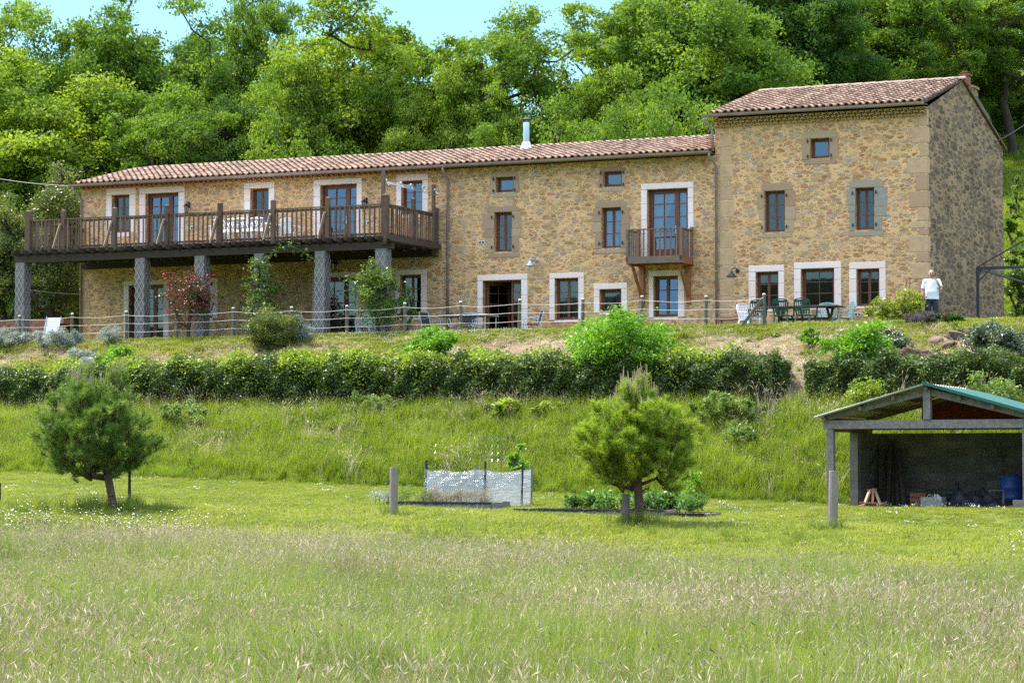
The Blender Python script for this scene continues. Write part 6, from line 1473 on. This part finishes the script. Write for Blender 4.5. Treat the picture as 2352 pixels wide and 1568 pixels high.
def row_plants(name, label, pxl, pxr, py, v, n, H_, wd, mat, leaf, seed, cat='plant', asp=.6, spiky=0, group=None):
    g = np.random.default_rng(seed); ul, ur = fac(pxl, py, v)[0], fac(pxr, py, v)[0]; uc = (ul+ur)/2; X, Y, _ = W(uc, v, 0); Z = float(gz(X, Y))+.08; L = ul-ur
    k = max(3, int(L/.2)); C = np.stack([np.linspace(-L/2, L/2, k)+g.normal(size=k)*.04, g.normal(size=k)*wd*.3, np.full(k, H_*.5)], -1); C = np.concatenate([C, C+g.normal(size=C.shape)*np.array([.1, wd*.4, H_*.15])])
    P, T = clump_points(C, np.full(len(C), H_*.55)*(.8+.4*g.random(len(C))), n//len(C), g, twigs=10, tw=.3, flat=.9); kk = P[:, 2] > 0; P, T = P[kk], T[kk]
    t = empty(name, (X, Y, Z), -TH); tag(t, label, cat, group); D = g.normal(size=P.shape)*.5+np.array([0, 0, spiky]) if spiky else None
    leafobj('foliage', P, T, leaf, mat, t, g, asp, D); m_ = MB()
    for c in C: m_.tube([(c[0], c[1], -.05), tuple(c)], .008, 5)
    m_.build('stems', M['stem'], t); return t
row_plants('potato_plants', 'dense dark green potato plants left of the light pine trunk', 1318, 1440, 1160, VB-.9, 1500, .36, .5, M['potato'], .11, 1, 'potato plants', group='potato rows')
row_plants('potato_plants', 'dense dark green potato plants right of the light pine trunk', 1475, 1600, 1160, VB-.9, 1700, .38, .5, M['potato'], .11, 2, 'potato plants', group='potato rows')
row_plants('dry_herbs', 'grey brown dry herbs overflowing the left raised bed', 960, 1122, 1160, VB-.45, 3600, .34, .5, pm_ := leaf_mat('dry_herb', (.22, .2, .13), (.42, .36, .26), .3, .1, (1, 1, .9)), .07, 3, 'herbs', .16, 1.2)
row_plants('green_herb', 'low green herb at the left end of the left raised bed', 920, 965, 1160, VB-.45, 1500, .36, .4, M['weed'], .05, 4, 'herb', .3, .6)
row_plants('grey_herb', 'grey green herb tuft spilling left past the tall grey post', 872, 892, 1162, VB-.2, 700, .3, .3, M['silver_leaf'], .05, 5, 'herb', .3, .6)
# polythene cloche
ul, ur = fac(976, 1155, VB-1.0)[0], fac(1186, 1155, VB-1.0)[0]; X, Y, _ = W((ul+ur)/2, VB-1.0, 0); Z = float(gz(X, Y)); t = empty('polythene_cloche', (X, Y, Z), -TH); tag(t, 'clear polythene windbreak stretched round dark posts behind the left raised bed', 'cloche'); hl = (ul-ur)/2
PP = [(-hl, 0, 1.15), (hl*.36, -.12, 1.12), (hl, .35, 1.08), (hl*.98, 1.0, 1.0), (-hl*.28, 1.05, 1.05), (-hl*.98, 1.0, 1.0)]
for i, (x, y, z) in enumerate(PP): m_ = MB(); m_.bar((x-.02, y, -.1), (x+(.02 if i else .05), y, z), .05, .03); m_.build('stake', M['black_film'] if i < 3 else M['wood_grey'], t)
def film(a, b, nx=30, nz=10, sag=.07, name='film'):
    m_ = MB(); vs = []
    for i in range(nx+1):
        s_ = i/nx; x = a[0]+(b[0]-a[0])*s_; y = a[1]+(b[1]-a[1])*s_; zt_ = .93-sag*math.sin(math.pi*s_)
        for j in range(nz+1): r = j/nz; w_ = .012*math.sin(s_*14+r*9)+.01*math.sin(r*19-s_*23); vs.append((x+w_*.3, y-.03+w_-.05*math.sin(math.pi*s_)*math.sin(math.pi*r), .02+(zt_-.02)*r))
    m_.add(vs, [(i*(nz+1)+j, (i+1)*(nz+1)+j, (i+1)*(nz+1)+j+1, i*(nz+1)+j+1) for i in range(nx) for j in range(nz)]); return m_.build(name, M['film'], t, smooth=True)
for a, b in zip(PP, PP[1:]+PP[:1]): film(a, b)
# spiral tomato stakes
for i, (px, py, h) in enumerate([(1002, 1020, 1.5), (1078, 1010, 1.75), (1110, 1025, 1.6), (1132, 1016, 1.8), (1142, 1016, 1.8), (1152, 1022, 1.7)]):
    u_ = fac(px, 1150, VB-1.6)[0]; X, Y, _ = W(u_, VB-1.5-.1*(i % 3), 0); m_ = MB(); m_.tube([(.028*math.cos(a), .028*math.sin(a), .3+a/(2*math.pi)*.17) for a in np.linspace((h-1.0)/.17*6.283, (h-.3)/.17*6.283, 40)], .0028, 4); m_.tube([(0, 0, -.1), (.0, 0, h-.72), (.02, 0, h-.7)], .003, 4)
    o = m_.build('spiral_stake', M['metal']); o.location = (X, Y, float(gz(X, Y))); tag(o, ['lone spiral metal stake at the left above the cloche', 'short spiral metal stake left of the spiral row', 'first spiral metal stake of the close row above the cloche', 'second spiral metal stake of the close row above the cloche', 'third spiral metal stake of the close row above the cloche', 'last spiral metal stake of the close row above the cloche'][i], 'plant stake', 'spiral metal plant stakes')

# ------------------------------------------------------------------ open shed
US, VS = -1.84, 16.5; SX, SY, _ = W(US, VS, 0); shed = empty('open_shed', (SX, SY, .57), -TH); tag(shed, 'open-fronted grey timber and block shed with teal sheet roof', 'shed')
XW, YD, ZB, ZT2, XA, ZAp = 4.75, 3.72, 1.90, 2.11, 2.40, 2.93
g = random.Random(4)
def sh(name, mat, fn, bev=0): m_ = MB(); fn(m_); return m_.build(name, M[mat] if isinstance(mat, str) else mat, shed, bevel=bev)
for x, y in ((0.0, 0), (XW, 0)): sh('post', 'wood_grey', lambda m: m.box(x-.085, x+.085, y-.085, y+.085, -.2, ZB), .006)
sh('beam', 'wood_grey', lambda m: m.box(-.16, XW+.2, -.10, .07, ZB+.003, ZT2), .008)
sh('king_post', 'wood_grey', lambda m: m.box(XA-.09, XA+.09, -.13, .05, ZT2+.003, ZAp-.07), .006)
sh('rafter', 'wood_grey', lambda m: m.bar((-.14, -.02, ZT2+.06), (XA-.09, -.02, ZAp-.17), .09, .16, up=(0, 0, 1)), .006)
sh('rafter', 'wood_grey', lambda m: m.bar((XW+.14, -.02, ZT2+.06), (XA+.09, -.02, ZAp-.17), .09, .16, up=(0, 0, 1)), .006)
sh('beam', 'wood_grey', lambda m: m.box(-.03, XW+.03, YD-.28, YD-.18, ZB+.02, ZT2)); sh('rafter', 'wood_grey', lambda m: (m.bar((-.1, YD-.23, ZT2+.06), (XA-.05, YD-.23, ZAp-.12), .08, .12), m.bar((XW+.1, YD-.23, ZT2+.06), (XA+.05, YD-.23, ZAp-.12), .08, .12)))
sl_ = (ZAp+.06-(ZT2+.10))/(XA+.34)
def rz_(x): return ZAp+.02-abs(x-XA)*sl_
for x in (-.12, .78, 1.6, XA, 3.2, 4.0, XW+.12): sh('purlin', 'wood_balc', lambda m: m.box(x-.04, x+.04, -.22, YD+.1, rz_(x)-.14, rz_(x)-.05))
for x in (0.02, XW-.02): sh('side_plate', 'wood_orange', lambda m: m.box(x-.05, x+.05, .08, YD-.3, ZB-.06, ZB+.06))
def sheet(x0, x1, zoff, mat, name, y0=-.3, y1=YD+.2):
    m_ = MB(); n = int(abs(x1-x0)/.04); ny = int((y1-y0)/.05); vs = []
    pts = [x0+(x1-x0)*i/4 for i in range(5)]
    prof = []
    y = y0; k = 0
    while y < y1:
        h = .03 if k % 4 in (1, 2) else 0.0; prof.append((y, h)); y += (.03 if k % 4 in (0, 2) else (.05 if k % 4 == 1 else .14)); k += 1
    for x in pts:
        for (y, h) in prof: vs.append((x, y, rz_(x)+zoff+h))
    q_ = len(prof); m_.add(vs, [(i*q_+j, i*q_+j+1, (i+1)*q_+j+1, (i+1)*q_+j) for i in range(4) for j in range(q_-1)])
    o = m_.build(name, M[mat], shed); sm_ = o.modifiers.new('solid', 'SOLIDIFY'); sm_.thickness = .004; return o
sheet(-.34, XA+.02, 0, 'cream_sheet', 'roof_sheet'); sheet(XA-.08, XW+.42, .012, 'green_roof', 'roof_sheet')
sh('roof_edge', 'green_roof', lambda m: m.bar((XA-.05, -.30, ZAp+.05), (XW+.42, -.30, rz_(XW+.42)+.02), .02, .07)); sh('roof_edge', 'metal', lambda m: m.bar((-.34, -.30, rz_(-.34)+.005), (XA-.02, -.30, ZAp+.03), .012, .03))
def blocks(x0, x1, y0, y1, along, name='block_wall'):
    m_ = MB(); z = -.15; k = 0; L = (x1-x0) if along == 'x' else (y1-y0)
    while z < ZB-.08:
        h = min(.20, ZB-.06-z); s_ = -(.25 if k % 2 else 0)
        while s_ < L:
            a, b = max(0, s_), min(L, s_+.5)
            if b-a > .02:
                t_ = g.random(); j = g.uniform(-.002, .002)
                if along == 'x': m_.box(x0+a+.003, x0+b-.003, y0+j, y1, z+.003, z+h-.003, t_)
                else: m_.box(x0+j, x1+j, y0+a+.003, y0+b-.003, z+.003, z+h-.003, t_)
            s_ += .5
        z += .2; k += 1
    if along == 'x': m_.box(x0, x1, y0+.01, y1-.01, -.15, ZB-.08, .5)
    else: m_.box(x0+.01, x1-.01, y0+.01, y1, -.15, ZB-.08, .5)
    return m_.build(name, M['concrete'], shed)
blocks(.0, .2, 1.6, YD, 'y'); blocks(XW-.2, XW, 1.6, YD, 'y'); blocks(.2, XW-.2, YD-.2, YD, 'x')
sh('gable_board', 'red_panel', lambda m: m.add([(1.3, YD-.1, ZT2), (XW+.0, YD-.1, ZT2), (XW-.0, YD-.1, rz_(XW)-.06), (XA, YD-.1, ZAp-.06), (1.3, YD-.1, rz_(1.3)-.06)], [(0, 1, 2, 3, 4), (4, 3, 2, 1, 0)]))
def in_sh(name, label, cat, x, y, rz=0.0, z=0.0, grp=None):
    c_ = math.cos(-TH); s_ = math.sin(-TH); t = empty(name, (SX+c_*x-s_*y, SY+s_*x+c_*y, .57+z), -TH+rz); tag(t, label, cat, grp); return t
lg = ['shortest, against the side wall', 'next to the shortest', 'tallest, in the corner', 'second from the outermost', 'outermost on the open side']
for i, (x, y, h, tx) in enumerate([(.50, 2.9, 1.35, -.02), (.62, 2.8, 1.5, -.03), (.72, 2.95, 1.62, -.10), (.90, 2.8, 1.42, -.16), (1.08, 2.7, 1.35, -.27)]):
    t = in_sh('leaning_log', 'dark round log leaning in the shed corner, '+lg[i], 'log', x, y, grp='dark logs leaning in the shed'); m_ = MB(); m_.tube([(0, 0, 0), (tx, .45, h)], [.075, .06], 9, .2); m_.build('trunk', M['bark'], t)
t = in_sh('wooden_trestle', 'small reddish wooden trestle on the grass at the shed wall end', 'trestle', .72, 1.0, R(10))
for i, (a, b, w_) in enumerate([((-.3, 0, .12), (.32, .05, .10), .09), ((-.16, -.02, .1), (-.05, .1, .42), .07), ((.02, 0, .1), (.04, .1, .46), .06), ((.22, -.02, .06), (.08, .1, .4), .05), ((-.12, .1, .42), (.12, .1, .44), .06), ((-.28, -.12, .03), (-.2, .2, .05), .07), ((.22, -.12, .03), (.3, .2, .05), .07)]):
    m_ = MB(); m_.bar(a, b, w_, .05, g.random()); m_.build('board', M['wood_pale'] if i % 2 else M['wood_orange'], t)
t = in_sh('storage_box', 'pale grey box with white cable ties on the shed floor', 'box', 2.0, 2.0, R(-4)); m_ = MB(); m_.box(-.27, .27, -.18, .18, 0, .25); m_.build('body', M['box'], t, bevel=.01)
m_ = MB()
for k in range(9): a = g.uniform(-1.2, 1.2); m_.tube([(.05, -.1, .25), (.05+.12*math.sin(a), -.16, .30+.03*g.random()), (.05+.26*math.sin(a), -.2, .12+.1*g.random())], .005, 4)
m_.build('cable', M['white_paint'], t)
t = in_sh('wire_crate', 'wire crate of green and yellow bundles behind the pale grey box', 'crate', 2.05, 2.55); m_ = MB()
for z in (.0, .2, .42): m_.tube([(-.38, -.2, z), (.38, -.2, z), (.38, .2, z), (-.38, .2, z), (-.38, -.2, z)], .007, 5)
for k in range(9): m_.tube([(-.38+.095*k, -.2, 0), (-.38+.095*k, -.2, .42)], .004, 4)
m_.build('frame', M['black'], t); m_ = MB(); m_.lathe([(.001, 0), (.16, .02), (.2, .12), (.12, .22), (.001, .25)], (-.12, 0, .12), 12); m_.build('bundle', M['yellow_leaf'], t); m_ = MB(); m_.lathe([(.001, 0), (.14, .02), (.19, .12), (.1, .2), (.001, .22)], (.2, 0, .12), 12); m_.build('bundle', M['green_plastic'], t)
t = in_sh('orange_crate', 'dark orange crate left of the wire crate', 'crate', 1.45, 2.75); m_ = MB()
for z in (.0, .12, .24): m_.box(-.2, .2, -.16, -.145, z, z+.1); m_.box(-.2, .2, .145, .16, z, z+.1)
m_.box(-.2, -.185, -.145, .145, 0, .34); m_.box(.185, .2, -.145, .145, 0, .34); m_.build('slats', M['wood_orange'], t)
t = in_sh('tarpaulin_heap', 'crumpled black tarpaulin heap on the shed floor', 'tarpaulin', 3.05, 2.25); m_ = MB(); nx, ny = 46, 22; vs = []
for i in range(nx+1):
    for j in range(ny+1):
        a, b = i/nx*2-1, j/ny*2-1; r2 = a*a+b*b; h = max(0, 1-r2)**.6*(.24+.09*math.sin(a*9+b*4)+.07*math.sin(a*17-b*7)+.05*math.sin(b*13))+.30*math.exp(-((a+.55)/.13)**2-(b/.4)**2)+.20*math.exp(-((a+.1)/.2)**2-(b/.4)**2); vs.append((a*.95, b*.5, h))
m_.add(vs, [(i*(ny+1)+j, (i+1)*(ny+1)+j, (i+1)*(ny+1)+j+1, i*(ny+1)+j+1) for i in range(nx) for j in range(ny)]); m_.build('sheet', M['tarp'], t)
t = in_sh('blue_barrel', 'blue plastic barrel at the back right of the shed', 'barrel', 3.72, 3.0); m_ = MB(); m_.lathe([(.001, 0), (.27, .0), (.3, .03), (.3, .2), (.315, .23), (.3, .26), (.31, .45), (.325, .48), (.31, .51), (.3, .74), (.27, .78), (.001, .78)], (0, 0, 0), 24); m_.build('body', M['barrel'], t, smooth=True); m_ = MB(); m_.lathe([(.05, .78), (.05, .81), (.001, .81)], (.12, 0, 0), 12); m_.build('cap', M['black'], t)
t = in_sh('wooden_stool', 'small bare wooden stool frame leaning before the blue barrel', 'frame', 3.55, 2.0); m_ = MB(); 
for a, b in (((-.17, 0, 0), (-.17, .1, .42)), ((.17, 0, 0), (.17, .1, .42)), ((-.19, .1, .42), (.19, .1, .42)), ((-.19, 0, .02), (.19, 0, .02))): m_.bar(a, b, .04, .03)
m_.build('bars', M['wood_balc'], t)
t = in_sh('concrete_block_loose', 'loose grey concrete block at the foot of the right shed post', 'block', XW-.08, -.18); m_ = MB(); m_.box(-.2, .2, -.1, .1, -.02, .22); m_.build('body', M['concrete'], t, bevel=.01)
t = in_sh('garden_fork', 'long handled tools hanging on the back wall of the shed', 'tool', 3.35, YD-.26); m_ = MB(); m_.tube([(0, 0, .35), (.03, 0, 1.25)], .014, 6); m_.build('shaft', M['wood_balc'], t); m_ = MB(); m_.bar((-.08, 0, 1.25), (.12, 0, 1.25), .03, .03); [m_.tube([(x, 0, 1.25), (x+.01, -.02, 1.5)], .006, 4) for x in (-.08, -.01, .05, .12)]; m_.build('head', M['black'], t)
t = in_sh('scrap_pile_tub', 'pale blue tub low beside the blue barrel', 'tub', 4.1, 2.2); m_ = MB(); m_.lathe([(.001, .02), (.15, .0), (.19, .14), (.2, .15), (.18, .15), (.14, .03), (.001, .03)], (0, 0, 0), 16); m_.build('bowl', M['mint_plastic'], t, smooth=True)

# ------------------------------------------------------------------ the man
px_, py_ = 2141, 760
X, Y, _ = at(px_, py_, 75.75); ZP = 5.7
man = empty('person', (X, Y, ZP), R(-8)); tag(man, 'bald bearded man in white t-shirt and navy trousers holding one hand to his face', 'person')
def ellipsoid(mb, c, r, rot=None, nu=18, nv=12):
    vs = []; c = Vector(c); rm = rot or Matrix.Identity(3)
    for j in range(nv+1):
        th = math.pi*j/nv
        for i in range(nu): ph = 2*math.pi*i/nu; vs.append(tuple(c+rm@Vector((r[0]*math.sin(th)*math.cos(ph), r[1]*math.sin(th)*math.sin(ph), r[2]*math.cos(th)))))
    mb.add(vs, [(j*nu+i, j*nu+(i+1) % nu, (j+1)*nu+(i+1) % nu, (j+1)*nu+i) for j in range(nv) for i in range(nu)])
def ovals(mb, rings, n=20):        # rings of (cx, cy, z, rx, ry)
    vs = []
    for (cx, cy, z, rx, ry) in rings:
        for i in range(n): a = 2*math.pi*i/n; vs.append((cx+rx*math.cos(a), cy+ry*math.sin(a), z))
    fs = [(j*n+i, j*n+(i+1) % n, (j+1)*n+(i+1) % n, (j+1)*n+i) for j in range(len(rings)-1) for i in range(n)]
    fs += [tuple(range(n))[::-1], tuple((len(rings)-1)*n+i for i in range(n))]
    mb.add(vs, fs)
def fused(mb, name, mat, parent, vox=.009, sm=2):
    o = mb.build(name, mat, parent, smooth=True); r = o.modifiers.new('remesh', 'REMESH'); r.mode = 'VOXEL'; r.voxel_size = vox; r.use_smooth_shade = True
    c = o.modifiers.new('smooth', 'SMOOTH'); c.factor = .6; c.iterations = sm; return o
# -y faces the camera; +x is to the right in the picture
B = MB(); S1 = (-.205, 0, 1.42); S2 = (.205, 0, 1.42); E1 = (-.262, .02, 1.13); W1 = (-.255, -.06, .87); E2 = (.275, -.12, 1.17); W2 = (.150, -.235, 1.40)
B.tube([(0, 0, .92), (0, 0, 1.1), (0, 0, 1.3), (0, 0, 1.42)], [.115, .12, .11, .085], 16); B.tube([(0, .01, 1.38), (0, -.01, 1.56)], [.062, .058], 12)
for sh_, el, wr in ((S1, E1, W1), (S2, E2, W2)):
    B.tube([(sh_[0]*.5, 0, 1.41), sh_, el, wr], [.07, .06, .045, .03], 12); ellipsoid(B, el, (.045, .045, .045))
for sx in (-1, 1):
    B.tube([(sx*.09, 0, .93), (sx*.115, -.01, .5), (sx*.135, .01, .08)], [.085, .058, .04], 12); B.tube([(sx*.135, .03, .05), (sx*.15, -.14, .035)], [.04, .035], 10)
# head: skull, jaw, nose, brow, ears, eye sockets
hd_ = Vector((-.005, -.02, 1.655))
ellipsoid(B, hd_, (.076, .095, .108), nu=22, nv=16); ellipsoid(B, hd_+Vector((0, -.028, -.055)), (.056, .062, .062)); B.tube([hd_+Vector((0, -.09, .012)), hd_+Vector((0, -.116, -.028))], [.010, .017], 8)
ellipsoid(B, hd_+Vector((0, -.075, .022)), (.05, .022, .010)); 
for sx in (-1, 1): ellipsoid(B, hd_+Vector((sx*.08, .005, -.01)), (.012, .022, .034)); ellipsoid(B, hd_+Vector((sx*.04, -.065, -.028)), (.022, .02, .02))
ellipsoid(B, hd_+Vector((0, -.088, -.062)), (.026, .012, .008))
def hand(wr, d, side, curl, thumbdir):
    """palm and five separate bent fingers; d hand direction, side finger spread direction"""
    wr = Vector(wr); d = Vector(d).normalized(); s_ = Vector(side).normalized(); nrm = d.cross(s_).normalized()
    c = wr+d*.05; rm = Matrix((s_, d, nrm)).transposed(); ellipsoid(B, c, (.042, .055, .017), rm)
    for k, (L, off) in enumerate(((.070, -.030), (.080, -.010), (.074, .010), (.058, .030))):
        b = wr+d*.088+s_*off; m1 = b+(d*math.cos(curl*.5)+nrm*math.sin(curl*.5))*L*.5; m2 = m1+(d*math.cos(curl*1.2)+nrm*math.sin(curl*1.2))*L*.5; B.tube([b-d*.02, b, m1, m2], [.010, .0095, .0088, .0072], 8)
    tb = wr+d*.03-s_*.034; td = Vector(thumbdir).normalized(); B.tube([tb, tb+td*.035, tb+td*.035+(td+d).normalized()*.03], [.012, .011, .009], 8)
hand(W1, (.02, -.08, -1), (0, -1, 0), .35, (0, -.7, -.6)); hand(W2, (-.55, .25, .85), (-.6, -.6, -.25), .7, (-.7, .2, .5))
fused(B, 'body', M['skin'], man, .0075, 2)
T_ = MB()
ovals(T_, [(0, 0, .87, .212, .16), (0, 0, .95, .208, .168), (0, -.02, 1.1, .205, .178), (0, -.005, 1.25, .203, .162), (0, 0, 1.36, .195, .135), (0, 0, 1.44, .15, .105), (0, .01, 1.485, .072, .07)])
for sh_, el in ((S1, E1), (S2, E2)):
    a, b = Vector(sh_), Vector(el); T_.tube([(sh_[0]*.45, 0, 1.42), a, a+(b-a)*.45, a+(b-a)*.78], [.075, .078, .072, .074], 14)
so2 = fused(T_, 'tshirt', M['shirt'], man, .009, 3); tx = bpy.data.textures.new('cloth_folds', 'CLOUDS'); tx.noise_scale = .16; dm_ = so2.modifiers.new('folds', 'DISPLACE'); dm_.texture = tx; dm_.strength = .022; dm_.mid_level = .5
T_ = MB(); ovals(T_, [(0, 0, .80, .165, .125), (0, 0, .9, .163, .125), (0, 0, .96, .158, .125)])
for sx in (-1, 1): T_.tube([(sx*.075, 0, .9), (sx*.10, -.01, .72), (sx*.12, -.012, .5), (sx*.135, .01, .25), (sx*.14, .015, .05)], [.105, .10, .085, .078, .08], 14)
fused(T_, 'trousers', M['trousers'], man, .010, 2)
T_ = MB(); ellipsoid(T_, hd_+Vector((0, -.048, -.078)), (.058, .058, .045)); ellipsoid(T_, hd_+Vector((0, -.098, -.046)), (.028, .012, .008))
for sx in (-1, 1): T_.tube([hd_+Vector((sx*.055, -.055, -.065)), hd_+Vector((sx*.075, -.01, -.02))], [.018, .010], 8)
fused(T_, 'beard', M['hair'], man, .006, 1)
T_ = MB()
for sx in (-1, 1): ellipsoid(T_, hd_+Vector((sx*.031, -.092, .002)), (.010, .006, .006))
T_.build('eyes', M['black'], man, smooth=True)
T_ = MB()
for sx in (-1, 1): T_.tube([hd_+Vector((sx*.031+.024*math.cos(a), -.099, .002+.017*math.sin(a))) for a in np.linspace(0, 6.283, 13)], .003, 5); T_.tube([hd_+Vector((sx*.055, -.097, .006)), hd_+Vector((sx*.08, -.0, .004))], .0025, 4)
T_.tube([hd_+Vector((-.008, -.1, .004)), hd_+Vector((.008, -.1, .004))], .003, 4); T_.build('glasses', M['black'], man)
T_ = MB()
for sx in (-1, 1): ellipsoid(T_, (sx*.15, -.06, .045), (.052, .135, .048))
T_.build('shoes', M['black'], man, smooth=True)
